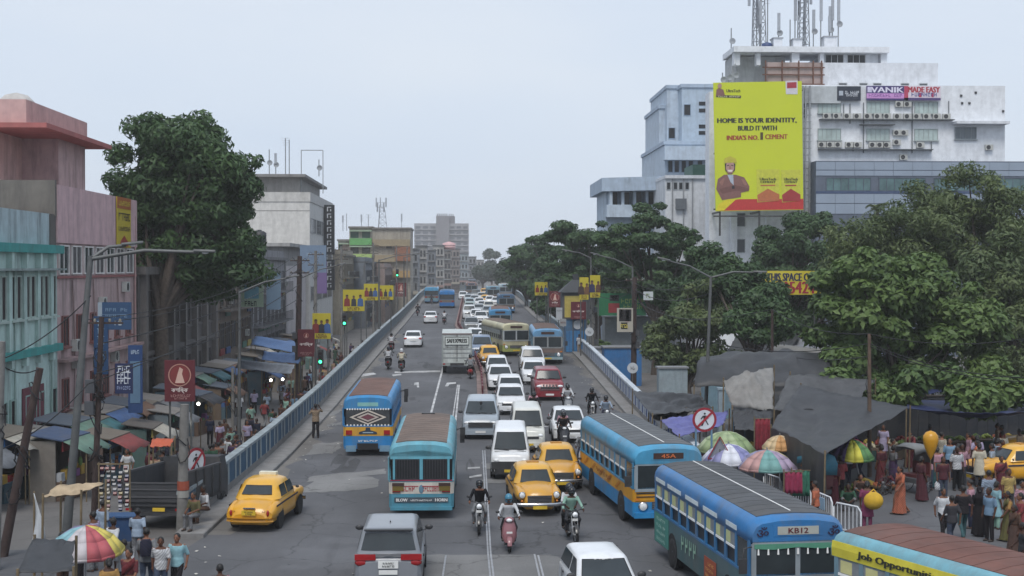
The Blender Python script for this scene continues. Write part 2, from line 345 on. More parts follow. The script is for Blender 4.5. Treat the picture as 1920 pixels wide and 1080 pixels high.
# parapet walls: base, piers, recessed blue panels, rail on top
wall_m = mat('parapet_plaster', hx('8d979b'), .85, var=.2, scale=2.2, grime=.7, streak=True); blue_m = mat('parapet_blue', hx('1f4a66'), .7, var=.25, scale=1.5, grime=.35)
whit_m = mat('parapet_white', hx('b9c1c8'), .8, var=.15, scale=2.2, grime=.6, streak=True); grey_m = mat('parapet_base', (.2, .195, .19), .9, var=.2, scale=1.2, grime=.5)
def parapet(label, fx, sgn, off, y0, y1, pitch, fz, hgt, blue, white, group):
    root = thing('parapet_wall', label, 'wall', (fx(y0)+sgn*off, y0, zr(y0)), 0, group); O = Vector(root.location)
    ys = [y0+(y1-y0)*i/60 for i in range(61)]; X = lambda y: fx(y)+sgn*off-O.x
    MB().ring([[(X(y)-.13, y-O.y, fz(y)-.3-O.z), (X(y)-.13, y-O.y, zr(y)+.42-O.z), (X(y)+.13, y-O.y, zr(y)+.42-O.z), (X(y)+.13, y-O.y, fz(y)-.3-O.z)] for y in ys], True, False).build('base', grey_m, root)
    MB().ring([[(X(y)-.17, y-O.y, zr(y)+hgt-.13-O.z), (X(y)-.16, y-O.y, zr(y)+hgt-.02-O.z), (X(y)+.16, y-O.y, zr(y)+hgt-.02-O.z), (X(y)+.16, y-O.y, zr(y)+hgt-.13-O.z)] for y in ys], True, False).build('top_rail', white, root)
    ph = hgt-.55; p0 = MB().box((-.15, -.13, 0), (.15, .13, ph)).build('pier', white); b0 = MB().box((-.115, .13, 0), (.115, pitch-.13, ph)).build('panel', blue)
    m0 = MB().box((-.135, pitch*.62-.05, 0), (.135, pitch*.62+.16, ph)).build('mullion', white)
    y = y0+.2; first = True
    while y < y1-pitch:
        ang = math.atan2(-(X(y+pitch)-X(y)), pitch); sl = math.atan2(zr(y+pitch)-zr(y), pitch)
        for s_ in (p0, b0, m0):
            c = s_ if first else s_.copy()
            if not first: COL.objects.link(c)
            c.parent = root; c.location = (X(y), y-O.y, zr(y)+.42-O.z); c.rotation_euler = (sl, 0, ang)
        first = False; y += pitch
    return root
parapet('long grey-blue parapet with recessed panels between the road and the crowded lane', XL, -1, .95, 46.5, 300, 2.2, zs, 1.38, blue_m, wall_m, None)
parapet('white parapet with dark blue panels beside the market tarpaulins', XR, 1, .8, 57, 120, 1.7, zq, 1.3, mat('panel_navy', hx('26467c'), .7, var=.2, grime=.35), whit_m, None)
parapet('grey parapet of the rising road under the far trees', XR, 1, .8, 140, 300, 2.2, zq, 1.3, blue_m, wall_m, None)
# median with red railing
P = [gr(*p) for p in ((905, 746), (902, 704), (881, 650), (858, 612), (863, 588), (868, 562), (872, 552))]
def medx(y): return interp(y, [p.y for p in P], [p.x for p in P])
ym = [P[0].y+(P[-1].y-P[0].y)*i/60 for i in range(61)]
md = thing('median_barrier', 'low dark red barrier on a narrow kerb dividing the two carriageways', 'barrier', (P[0].x, P[0].y, P[0].z)); O = Vector(md.location)
MB().ring([[(medx(y)-.35-O.x, y-O.y, zr(y)-.05-O.z), (medx(y)-.33-O.x, y-O.y, zr(y)+.15-O.z), (medx(y)+.33-O.x, y-O.y, zr(y)+.15-O.z), (medx(y)+.35-O.x, y-O.y, zr(y)-.05-O.z)] for y in ym], True, False).build('kerb', mat('median_kerb', (.22, .16, .15), .9, var=.3, scale=1, grime=.4), md)
redm = mat('barrier_red', hx('5d1a24'), .6, var=.25, grime=.3)
for z0, z1, nm in ((.22, .34, 'lower_rail'), (.52, .66, 'upper_rail')):
    MB().ring([[(medx(y)-.05-O.x, y-O.y, zr(y)+z0-O.z), (medx(y)-.05-O.x, y-O.y, zr(y)+z1-O.z), (medx(y)+.05-O.x, y-O.y, zr(y)+z1-O.z), (medx(y)+.05-O.x, y-O.y, zr(y)+z0-O.z)] for y in ym], True, False).build(nm, redm, md)
y = P[0].y+.2; pst = None
while y < P[-1].y:
    o = MB().box((-.045, -.06, -.02), (.045, .06, .72)).build('post', redm) if pst is None else pst.copy()
    if pst is not None: COL.objects.link(o)
    pst = pst or o; o.parent = md; o.location = (medx(y)-O.x, y-O.y, zr(y)-O.z); y += 2.0
# ---------------- buildings ----------------
def wall_m(hexs, grime=.45): return mat('wall_'+hexs, hx(hexs), .9, var=.12, scale=1.5, grime=min(.85, grime*1.25), streak=True, bump=.15, dirt=(.07, .065, .06))
winglass = mat('window_glass', (.05, .06, .065), .12, var=.3, scale=1)
def win(root, c, w, h, ax='y', sgn=-1, frame='c9ccc8', pane=None, sill=True, d=.08, bars=0, name='window'):
    """window on a wall: ax 'y' faces -Y (towards the viewer), 'x' faces +X (the street)"""
    x, y, z = c; t = .07
    def B(u0, u1, v0, v1, d0, d1):
        if ax == 'y': return (x+u0, y+sgn*d1 if sgn < 0 else y+d0, z+v0), (x+u1, y+sgn*d0 if sgn < 0 else y+d1, z+v1)
        return (x+sgn*d0 if sgn > 0 else x-d1, y+u0, z+v0), (x+sgn*d1 if sgn > 0 else x-d0, y+u1, z+v1)
    m = MB()
    for q in ((-w/2, w/2, h/2-t, h/2), (-w/2, w/2, -h/2, -h/2+t), (-w/2, -w/2+t, -h/2+t, h/2-t), (w/2-t, w/2, -h/2+t, h/2-t)): m.box(*B(*q, -.02, d))
    for i in range(bars): u = -w/2+w*(i+1)/(bars+1); m.box(*B(u-.03, u+.03, -h/2+t, h/2-t, -.02, d*.8))
    f = m.build(name, pm(frame, .7), root); MB().box(*B(-w/2+t, w/2-t, -h/2+t, h/2-t, -.02, d*.35)).build('pane', pane or winglass, f)
    if sill: MB().box(*B(-w/2-.08, w/2+.08, -h/2-.1, -h/2, -.02, d+.12)).build('sill', pm(frame, .7), f)
    return f
def acunit(root, c, ax='y'):
    x, y, z = c; r = 0
    o = MB().box((-.42, -.3, 0), (.42, 0, .6)).build('air_conditioner', mat('ac_box', hx('b9bab5'), .6, var=.1, grime=.4), root, (x, y, z))
    MB().lathe([(.24, 0), (.24, -.02), (.02, -.02)], 12, (-.1, -.3, .3), 'y', False).build('fan', dsteel, o)
    if ax == 'x': o.rotation_euler = (0, 0, PI/2)
    return o
def tank(label, loc, r=.8, h=1.5, col='1c1d20', group=None):
    o = thing('water_tank', label, 'water tank', loc, group=group)
    MB().lathe([(.01, 0), (r, 0), (r, h*.3), (r*1.03, h*.32), (r, h*.34), (r, h*.62), (r*1.03, h*.64), (r, h*.66), (r, h*.85), (r*.6, h), (r*.3, h*1.02), (.01, h*1.02)], 16).build('drum', pm(col, .5), o)
    MB().lathe([(r*.3, h), (r*.3, h*1.1), (.01, h*1.12)], 10).build('lid', pm(col, .5), o); return o
# -- mint building
b = thing('mint_building', 'mint green old house with teal bands and tall shuttered windows', 'building', (-20, 61, 0)); mint = wall_m('b4cbc4', .5); teal = wall_m('3f8f8a', .3)
MB().box((-12, -14, -1.6), (0, 8.9, 9.6)).build('wall', mint, b); MB().box((-12, -14, 9.6), (-.1, 8.9, 11.5)).build('parapet', wall_m('a6b6ba', .8), b)
MB().box((-12, -14, 9.55), (.38, 8.9, 9.95)).build('cornice', teal, b); MB().box((-12, -14, 8.72), (.5, 8.9, 8.82)).build('ledge', wall_m('8a9794', .6), b); MB().box((-12, -14, 4.75), (.3, 8.9, 5.1)).build('band', teal, b)
for i in range(11):
    y = -13.4+i*2.1
    MB().box((0, y-.16, 8.82), (.28, y+.16, 9.55)).build('bracket', mint, b); MB().box((0, y-.18, 4.35), (.25, y+.18, 4.75)).build('bracket', mint, b); MB().box((0, y-.22, 5.1), (.16, y+.22, 8.72)).build('pilaster', mint, b)
    for dy in (.55, 1.4):
        if y+dy < 8.6:
            win(b, (.0, y+dy, 7.5), .72, 2.0, 'x', 1, 'a9b8b0', pm('2b2424', .8), True, .1)
            if i % 2 == 0 or dy < 1: win(b, (.0, y+dy, 1.9), .8, 2.1, 'x', 1, '8fa8a0', pm('221c1c', .8), True, .1)
MB().box((.02, 3.2, .5), (.08, 6.4, 3.3)).build('banner', mat('maroon_banner', hx('6a3640'), .8, var=.15), b)
for y in (-3, 2.0, 7.6): MB().tube([(.1, y, 9.4), (.1, y, -1)], .05, 6).build('drain_pipe', pm('93a69f'), b)
# -- pink building
b = thing('pink_building', 'pink three-storey house with red eave and flat roof next to the mint house', 'building', (-20, 70, 0)); pk = wall_m('b59c9a', .6); pk2 = wall_m('bf9f98', .4)
MB().box((-14, .02, -1.6), (-.12, 17, 10.1)).build('wall', pk, b); MB().box((-14, .02, 8.3), (.0, 17.1, 8.42)).build('sill_band', wall_m('8f5a58', .3), b)
MB().box((-6, .0, 10.1), (.02, 17.1, 13.0)).build('terrace_parapet', wall_m('c2a3a5', .35), b); MB().box((-20, -.3, 11.4), (-.02, .0, 13.2)).build('terrace_wall', wall_m('6d6862', .7), b); MB().box((-20, -1.2, 9.9), (-3.2, -.05, 11.45)).build('terrace_ledge', wall_m('706b66', .7), b); MB().box((-3.2, -1.0, 9.6), (-.05, -.06, 11.5)).build('stair_block', wall_m('5c5753', .7), b)
MB().box((-20, 2.5, 12.9), (-4.2, 13.5, 16.0)).build('upper_storey', pk2, b); MB().box((-4.2, 8.0, 12.9), (-2.2, 13.5, 16.0)).build('upper_bay', pk, b); MB().box((-20, 1.7, 16.0), (-1.0, 15, 16.25)).build('eave', wall_m('a4625e', .2), b); MB().box((-20, 2.3, 16.25), (-2.2, 14, 17.5)).build('roof_parapet', wall_m('c09c98', .3), b)
win(b, (-8.6, 2.5, 13.9), 1.4, 1.7, 'y', -1, '7a3f3c', pm('2a2224', .7), True, .12, 2); MB().box((-9.6, 1.7, 14.95), (-7.6, 2.5, 15.1)).build('window_hood', wall_m('7d4f4c', .3), b)
acunit(b, (-5.3, 2.5, 14.2)); MB().box((-6.0, 2.0, 13.95), (-4.6, 2.5, 14.02)).build('ac_shelf', pm('c9b4ae'), b)
for i in range(7): win(b, (-.12, 1.4+i*2.35, 9.25), 1.8, 1.5, 'x', 1, 'd6d3cf', pm('4b484a', .5) if i % 2 else winglass, False, .1, 1)
for z in (5.6, 2.4):
    for i in range(6): win(b, (-.12, 1.6+i*2.7, z), 1.1, 1.6, 'x', 1, '7f5450', pm('2d2528', .6), True, .1, 1)
for y, z in ((3.2, 3.6), (3.2, 4.5), (8.6, 6.6), (11.3, 3.4), (14.0, 7.4)): acunit(b, (-.1, y, z), 'x')
for y in (2.9, 7.0, 12.4): MB().tube([(-.05, y, 8.2), (.0, y+.2, 5), (-.05, y, -1)], .04, 6).build('drain_pipe', pm('8a7674'), b)
MB().box((-.12, .2, 4.1), (.5, 16.8, 4.25)).build('ledge', wall_m('a08684', .6), b)
MB().tube([(0, 16.6, 12), (0, 16.6, -1)], .07, 6).build('drain_pipe', pm('a88886'), b)
MB().lathe([(.9, 0), (.95, .5), (.6, .85), (.01, 1)], 14, (-3.6, 5.2, 17.2)).build('roof_dome', wall_m('b9b6b2', .3), b)
ad = thing('wall_poster', 'tall yellow cement poster with orange header on the pink parapet', 'poster', (-19.94, 83.4, 11.6)); MB().box((0, -1.7, -1.55), (.05, 1.7, 1.4)).build('panel', mat('poster_yellow', hx('b3a02c'), .7, var=.08), ad)
MB().box((.05, -1.7, .72), (.06, 1.7, 1.4)).build('header', pm('9a5526'), ad); MB().slab([(.05, -1.0, -1.5), (.05, 1.0, -1.5), (.05, .9, -1.2), (.05, 0, -.85), (.05, -.9, -1.2)], (.012, 0, 0)).build('emblem', pm('8e2f25'), ad)
for t, z, h, c in (('^^^^^^^', .25, .45, '4a3a1a'), ('~~~~~~~~', -.45, .25, '5c4a1c'), ('~~~~~~~~', 1.05, .28, 'c9b23a')): txt(MB(), t, (.062, 0, z), 2.8, h, (0, 1, 0)).build('lettering', pm(c), ad)
# -- old colonnaded building behind the tree
b = thing('colonnaded_building', 'sooty grey old building with tall pilasters behind the big tree', 'building', (-20, 100, 0)); og = wall_m('5e5a58', .8)
MB().box((-14, -12.6, -1.6), (0, 15, 8.4)).build('wall', og, b); MB().box((-14, -12.6, 8.4), (.5, 15, 8.9)).build('cornice', wall_m('6d6966', .7), b); MB().box((-14, -12.6, 3.2), (.3, 15, 3.5)).build('band', og, b)
for i in range(7):
    y = -11.8+i*4.2; MB().box((0, y-.3, -1.6), (.4, y+.3, 8.4)).build('pilaster', wall_m('716c69', .7), b); win(b, (0, y+2.1, 6.0), 1.5, 2.8, 'x', 1, '57524f', pm('1b191a', .8), True, .12, 1); win(b, (0, y+2.1, 1.2), 1.8, 2.6, 'x', 1, '4f4a48', pm('161416', .8), False, .1)
# -- shop houses with balconies and shutters
def shophouse(label, x, y0, y1, h, col, trim, seed):
    b = thing('shop_house', label, 'building', (x, (y0+y1)/2, 0)); L = (y1-y0)/2; r = random.Random(seed); m = wall_m(col, .7); nf = int((h+1)/3.2)
    MB().box((-12, -L+.02, -1.6), (0, L-.02, h)).build('wall', m, b); MB().box((-12, -L+.02, h), (.4, L-.02, h+.3)).build('cornice', wall_m(trim, .6), b); MB().box((-12, -L+.1, h+.3), (-.1, L-.1, h+1.0)).build('parapet', m, b)
    for f in range(nf):
        z = h-2-f*3.2; n = max(2, int(L*2/3))
        if f < nf-1:
            MB().box((0, -L+.3, z-1.45), (1.0, L-.3, z-1.3)).build('balcony_slab', wall_m(trim, .6), b); rl = MB().bar((.95, -L+.3, z-.35), (.95, L-.3, z-.35), .06).build('balcony_rail', dsteel, b)
            [MB().bar((.95, y, z-1.3), (.95, y, z-.35), .04).build('baluster', dsteel, rl) for y in [(-L+.4)+(2*L-.8)*k/(n*4) for k in range(n*4+1)]]
        for k in range(n):
            y = -L+2*L*(k+.5)/n; win(b, (0, y, z-.1 if f < nf-1 else z-.4), 1.3 if f < nf-1 else 2.2, 1.9 if f < nf-1 else 2.4, 'x', 1, trim, pm(r.choice(['1f1c1d', '2a3a3a', '3a2c26', '262a34']), .8), f < nf-1, .1, 1)
            if r.random() < .35: acunit(b, (.02, y+1.1, z-.9), 'x')
            if r.random() < .5: MB().box((.02, y-1.1, z-1.9), (.12, y+1.1, z-1.35)).build('name_board', pm(r.choice(['7a2a2a', '2a4a7a', 'a8a090', '3a6a5a', '9a8a3a']), .6), b)
    MB().tube([(.08, L-.6, h), (.08, L-.6, -1)], .06, 6).build('drain_pipe', pm('6a6a68'), b)
    # gable towards the viewer: stains, small windows
    for k in range(2): win(b, (-2.2-3.4*k, -L+.02, h-2.2), 1.0, 1.2, 'y', -1, trim, glassd, True)
    return b
shophouse('brown plastered shop house next to the sooty pilasters', -19.8, 115, 133, 8.6, '7a6c60', '5f564e', 1); shophouse('grey shop house with iron balconies before the low white block', -19.6, 133, 157.5, 9.6, '86868a', '6d6d70', 2)
shophouse('cream shop house just past the office block', -17.5, 211, 232, 10.5, '9a9282', '7d7668', 3); shophouse('slate shop house in the row towards the coloured houses', -15.5, 232, 256, 9.5, '6d747c', '565c62', 4); shophouse('pinkish shop house below the coloured houses', -13.6, 256, 283.5, 8.5, '8f7f7a', '6f625e', 5)
# -- white block with projecting dark sign
b = thing('white_office_block', 'plain off-white office block with rooftop dishes and a dark vertical sign', 'building', (-19, 178, 0)); wh = wall_m('c6c4c0', .22)
MB().box((-18, 0, -1.6), (0, 32, 17.2)).build('wall', wh, b); MB().box((-18.2, -.1, 17.2), (.1, 32, 18.4)).build('parapet', wall_m('bab8b4', .3), b); MB().box((-16, 2, 18.4), (-1.5, 28, 20.4)).build('penthouse', wall_m('8b8986', .4), b); MB().box((-17, .5, 20.4), (-.6, 30, 20.75)).build('roof_slab', wall_m('7f7d7b', .4), b)
MB().box((-18.1, -.02, 16.0), (.02, 0, 16.08)).build('groove', pm('7d7b78'), b)
for z in (14.2, 9.8, 5.4):
    for i in range(4): win(b, (0, 4+i*7.6, z), 6.4, 1.9, 'x', 1, '8d9092', winglass, False, .08, 3)
for x in (-4, -9): MB().box((x-.2, -.02, 8), (x+.2, .0, 8.3)).build('wall_vent', pm('8b8a88'), b)
sg = thing('vertical_sign', 'tall dark vertical sign on the off-white office block', 'sign', (-18.2, 196, 0)); MB().box((-.75, 0, 10.6), (.75, .3, 17.6)).build('board', pm('1f2226'), sg); MB().box((-.75, 0, 5.6), (.75, .3, 9.9)).build('lower_board', pm('22262b'), sg)
for i, ch in enumerate('~~~~~~~'): txt(MB(), ch, (0, 0, 17.0-i*.95), .8, .62).build('lettering', pm('b9bcc0'), sg)
for i, ch in enumerate('~~~~'): txt(MB(), ch, (0, 0, 9.3-i*1.0), .8, .62).build('lettering', pm('b9bcc0'), sg)
# -- low white annexe with billboards in front of it
b = thing('low_white_block', 'low white block with dark upper openings behind the hanging billboards', 'building', (-19.5, 158, 0)); MB().box((-14, 0, -1.6), (0, 19.8, 9.0)).build('wall', wall_m('b9b3b4', .4), b); MB().box((-14, .6, 9.0), (-.5, 19.8, 11.2)).build('upper_floor', wall_m('8b8a8a', .5), b); MB().box((-14, 0, 11.2), (.4, 19.8, 11.6)).build('roof_slab', wall_m('9a9997', .5), b)
for x in (-9, -6, -3): win(b, (x, .6, 10.1), 1.8, 1.3, 'y', -1, '6f6f70', glassd, False); win(b, (x, 0, 6.5), 1.8, 1.3, 'y', -1, '6f6f70', glassd, False)
# -- coloured houses
Y0 = 285.; sc = F/Y0
def XX(px): return (px-860)/sc
def ZZ(py): return H+(500-py)/sc
for px0, px1, top, cols, lab, nm in ((635, 656, 452, ('b4603f', 'c08a3c', 'b9a04e'), 'narrow orange and ochre house with stepped balconies', 'ochre_house'), (656, 699, 428, ('5d9a58', '9ab56a', '3f9a9c'), 'bright green and turquoise house with open balconies', 'green_house'), (699, 770, 430, ('8f8268', '8f8268', 'a88a5c'), 'blank beige plastered house below the telecom mast', 'beige_house')):
    b = thing(nm, lab, 'building', (XX((px0+px1)/2), Y0, 0)); hw = (px1-px0)/2/sc; zt = ZZ(top)
    MB().box((-hw, 0, -1.6), (hw, 16, zt)).build('wall', wall_m('9b9488', .5), b); MB().box((-hw-.2, -.4, zt), (hw+.2, 16, zt+.35)).build('roof_slab', wall_m('77736f', .5), b)
    for i, c in enumerate(cols):
        z1 = zt-.6-i*3.2; MB().box((-hw+.1, -.9, z1-2.9), (hw-.1, -.02, z1-1.5)).build('balcony', pm(c, .8, grime=.3), b)
        if nm != 'beige_house':
            for k in range(2 if hw > 1.5 else 1): MB().box((-hw*.9+k*hw, -.03, z1-1.4), (-hw*.9+k*hw+hw*.7, -.005, z1-.05)).build('opening', pm(('27483a', '3a3a34', '1f5a60')[i]), b)
            MB().box((-hw+.1, -.95, z1-.1), (hw-.1, 0, z1+.15)).build('balcony_slab', pm('8fa38a'), b)
    if nm == 'beige_house': win(b, (-.5, 0, zt-3.4), 1.2, 1.0, 'y', -1, '6d6252', glassd); MB().box((hw*.2, -1.2, zt-6.5), (hw, -.9, zt-3.6)).build('brick_panel', pm('8a5c44', .9, grime=.3), b)
# -- receding row of shabby houses towards the horizon
rg = random.Random(11); GR = ['7d7f82', '8f8d8a', '6d7074', '9a9894', '75706c', '857b76', '8b9498']
for i, (px0, px1, top, Yd) in enumerate(((762, 784, 468, 315), (780, 800, 462, 345), (796, 816, 470, 380), (812, 832, 461, 420), (826, 846, 470, 460), (842, 862, 467, 500), (858, 878, 476, 560), (872, 893, 482, 640), (888, 908, 488, 720))):
    s_ = F/Yd; hw = (px1-px0)/2/s_; zt = H+(500-top)/s_; b = thing('terrace_house', ('sooty', 'pale grey', 'dark', 'whitewashed', 'stained', 'brownish', 'blue-grey', 'hazy', 'faint')[i]+' flat-roofed house in the receding terrace, '+('nearest the mast', 'with awning roof', 'second past the mast', 'with pink tank', 'in the middle', 'past the pink tank', 'towards the far end', 'last but one', 'at the far end')[i], 'building', ((( px0+px1)/2-860)/s_, Yd, 0))
    m = wall_m(GR[i % 7], .6); MB().box((-hw, 0, -3), (hw, 14, zt)).build('wall', m, b); MB().box((-hw-.2, -.3, zt), (hw+.2, 14, zt+.3)).build('roof_slab', wall_m('66686a', .5), b)
    nf = max(2, int((zt+1)/3.3))
    for f in range(nf):
        z = zt-1.8-f*3.3; MB().box((-hw, -.7, z-1.3), (hw, -.02, z-1.15)).build('balcony', wall_m(GR[(i+2) % 7], .5), b)
        for k in range(3): win(b, (-hw*.62+k*hw*.62, 0, z), hw*.36, 1.6, 'y', -1, '55585a', glassd, False)
    # shop awning along the foot
    MB().slab([(-hw, -2.4, 2.6), (hw, -2.4, 2.6), (hw, -.02, 3.3), (-hw, -.02, 3.3)], (0, 0, .08)).build('awning', pm(rg.choice(['5b6470', '6a5550', '4a5f5a', '7a7468']), .8), b)
tank('pink rooftop water tank on the terrace house with whitewashed wall', (dp(842, 462, 430).x, 430, dp(842, 471, 430).z+.5), 2.0, 2.2, 'c9a0a0')
# -- far tower block
Yt = 820.; s_ = F/Yt; b = thing('apartment_tower', 'grey concrete apartment tower of three slabs on the hazy horizon', 'building', ((828-860)/s_, Yt, 0)); tw = wall_m('8e8d90', .2)
for px0, px1, top, dy, m in ((777, 819, 419, 0, tw), (818, 842, 405, -3, wall_m('79777b', .2)), (840, 853, 405, 2, wall_m('6d6b70', .2)), (842, 879, 419, 0, tw)):
    x0, x1 = (px0-828)/s_, (px1-828)/s_; zt = H+(500-top)/s_; MB().box((x0, dy, -2), (x1, dy+14, zt)).build('slab', m, b)
    if top > 410:
        for f in range(9):
            z = zt-2.4-f*3.2
            for k in range(3): win(b, (x0+(x1-x0)*(k+.5)/3, dy, z), (x1-x0)*.24, 1.6, 'y', -1, 'a3a2a5', pm('5a5d64', .4), False, .2)
            MB().box((x0, dy-1, z-1.3), (x1, dy-.02, z-1.0)).build('balcony', wall_m('a5a4a6', .1), b)
    else: [MB().box((x0+.5+k*1.1, dy+1, zt), (x0+1.1+k*1.1, dy+1.5, zt+1.3)).build('roof_post', wall_m('79777b', .2), b) for k in range(int((x1-x0)/1.2))]
# ================= right side =================
Yb = 150.; S = F/Yb
def bx(px): return (px-860)/S
def bz(py): return H+(500-py)/S
b = thing('white_commercial_building', 'large white stepped commercial building with rows of air conditioners', 'building', (45, Yb, 0)); w1 = wall_m('dcdfe3', .16); w2 = wall_m('d0d3d8', .18)
X = lambda px: bx(px)-45
MB().box((X(1508), 0, -1.2), (X(1897), 22, bz(157))).build('wall', w1, b); MB().box((X(1500), 3, bz(160)), (X(1786), 12, bz(107))).build('upper_block', w2, b); MB().box((X(1340), 2.5, -1.2), (X(1509), 5, bz(165))).build('stair_wing', w1, b); MB().box((X(1508), -.35, bz(192)), (X(1580), -.01, bz(160))).build('blind_panel', wall_m('b5babd', .2), b)
for px0, px1 in ((1392, 1404), (1436, 1444), (1505, 1520), (1560, 1568), (1680, 1692)): MB().box((X(px0), 4, bz(110)), (X(px1), 5, bz(85))).build('pergola_post', w1, b)
MB().box((X(1390), 3.4, bz(86)), (X(1693), 10, bz(75))).build('pergola_roof', w1, b); MB().box((X(1568), 4.6, bz(110)), (X(1678), 18, bz(86))).build('rooftop_room', w2, b); MB().box((X(1395), 6, bz(157)), (X(1500), 10, bz(88))).build('stair_head', wall_m('aeb0b0', .3), b)
for px in (1591, 1634): win(b, (X(px), 4.6, bz(97)), 2.1, 1.15, 'y', -1, 'b3b6b8', glassd, True, .1, 2)
MB().box((X(1452), 2.6, bz(157)), (X(1560), 3, bz(108))).build('unpainted_panel', mat('raw_plaster', hx('a3918c'), .9, var=.2, scale=.6, grime=.5, streak=True), b)
m = MB()
for px in (1448, 1480, 1512, 1540, 1556): m.bar((X(px), 2.45, bz(165)), (X(px), 2.45, bz(105)), .14)
for py in (118, 132, 150): m.bar((X(1442), 2.45, bz(py)), (X(1562), 2.45, bz(py)), .12)
m.build('scaffold', rustm, b)
for px in (1600, 1640, 1667, 1721, 1757): win(b, (X(px), 3, bz(151)), 1.0, .65, 'y', -1, 'b3b6b8', pm('55595e'), False)
for px, w in ((1560, 2.55), (1653, 2.55), (1745, 2.6)):
    for py in (199, 250): win(b, (X(px), 0, bz(py)), w, 1.28, 'y', -1, '9aa3a2', mat('pale_window', hx('a9b8b5'), .25, var=.25, scale=.8), True, .1, 4)
win(b, (X(1821), 0, bz(247)), 2.4, 1.35, 'y', -1, '8d9498', pm('6b747a', .3), True, .1, 3); MB().box((X(1795), -1.4, bz(231)), (X(1897), -.02, bz(226))).build('canopy', w2, b)
for px, py in ((1814, 190), (1828, 190), (1812, 176), (1840, 170), (1893, 205)): MB().box((X(px)-.12, -.1, bz(py)-.12), (X(px)+.12, -.01, bz(py)+.12)).build('wall_vent', dsteel, b)
for px in (1554, 1573, 1593, 1612, 1632, 1651, 1669, 1689, 1708, 1726, 1745, 1764, 1783): acunit(b, (X(px), -.05, bz(221)))
for px, py in ((1545, 275), (1561, 275), (1576, 275), (1597, 275), (1613, 275), (1642, 275), (1656, 275), (1669, 275), (1733, 275), (1688, 252), (1702, 252), (1688, 270), (1692, 198), (1708, 198), (1865, 279), (1701, 298)): acunit(b, (X(px), -.05, bz(py)))
for px0, px1, py in ((1540, 1796, 222.5), (1538, 1755, 279), (1617, 1682, 232)): MB().box((X(px0), -.75, bz(py)-.05), (X(px1), -.02, bz(py)+.05)).build('ac_ledge', pm('54585c', .6), b)
for px, a, c in ((1587, 192, 215), (1599, 192, 230), (1625, 190, 285), (1718, 188, 285), (1788, 186, 215), (1755, 262, 282), (1605, 268, 282)): MB().tube([(X(px), -.1, bz(a)), (X(px), -.1, bz(c))], .06, 5).build('conduit', pm('6d7276'), b)
for px0, px1, top, bot in ((1380, 1392, 400, 480), (1448, 1452, 400, 470)): MB().box((X(px0), 1.9, bz(bot)), (X(px1), 2.5, bz(top))).build('pilaster', w1, b)
for py in (410, 460): win(b, (X(1401), 2.5, bz(py)), .95, 1.5, 'y', -1, '8d9498', pm('4b4f55', .4), False)
m = MB()   # lattice of pipes beside the billboard
for px in (1507, 1512, 1520): m.bar((X(px), -.6, bz(420)), (X(px), -.6, bz(160)), .16)
for k in range(20): py = 165+k*12.5; m.bar((X(1505), -.62, bz(py)), (X(1523), -.62, bz(py)), .08)
m.build('service_ladder', steel, b); win(b, (X(1510), 0, bz(205)), .8, 1.6, 'y', -1, '7d858a', glassd, False)
# signs on it
def board(label, px0, px1, py0, py1, Yp, col, lines, name='sign_board', cat='sign', extra=()):
    s_ = F/Yp; cx, cz = ((px0+px1)/2-860)/s_, H+(500-(py0+py1)/2)/s_; hw, hh = (px1-px0)/2/s_, (py1-py0)/2/s_
    o = thing(name, label, cat, (cx, Yp, cz)); MB().box((-hw, 0, -hh), (hw, .12, hh)).build('panel', mat('board_'+col, hx(col), .6, var=.05), o)
    for u0, u1, v0, v1, c in extra: MB().box((hw*u0, -.014, hh*v0), (hw*u1, -.001, hh*v1)).build('colour_field', pm(c), o)
    for t, u, v, w, h, c in lines: txt(MB(), t, (hw*u, -.014, hh*v), hw*2*w, hh*2*h, off=.006).build('lettering', pm(c), o)
    return o
board('dark blue shop sign on the white commercial building', 1575, 1620, 159, 186, Yb-.4, '232b3a', (('~~~~~~~~', .25, .12, .6, .22, 'c9cdd4'), ('~~~~~~~', .25, -.28, .5, .16, 'c9cdd4')), extra=((-.85, -.5, -.3, .35, 'a9b0ba'),))
board('purple VANIK coaching sign above the air conditioner row', 1631, 1703, 158, 185, Yb-.4, '3d2c6a', (('VANIK', .1, .45, .86, .38, 'd9d5e6'), ('~~~~~~~~~~~~', 0, -.35, .9, .2, '7a4a90')), extra=((-1, 1, -.75, -.05, 'c490c8'), (-.95, -.72, .1, .85, 'c9c5dc')))
board('white and red MADE EASY coaching sign beside the purple sign', 1703, 1773, 158, 185, Yb-.45, 'd6c9d2', (('MADE EASY', .08, .5, .86, .4, 'a83040'), ('~~~~~~~~~', 0, -.2, .8, .25, '3a4a8a')), extra=((-1, -.78, -1, 1, 'b03a58'), (-1, 1, -1, -.65, '4a3a6e'), (-.2, -.05, -.55, .05, 'b03050'), (.5, .62, -.55, .05, 'b03050')))
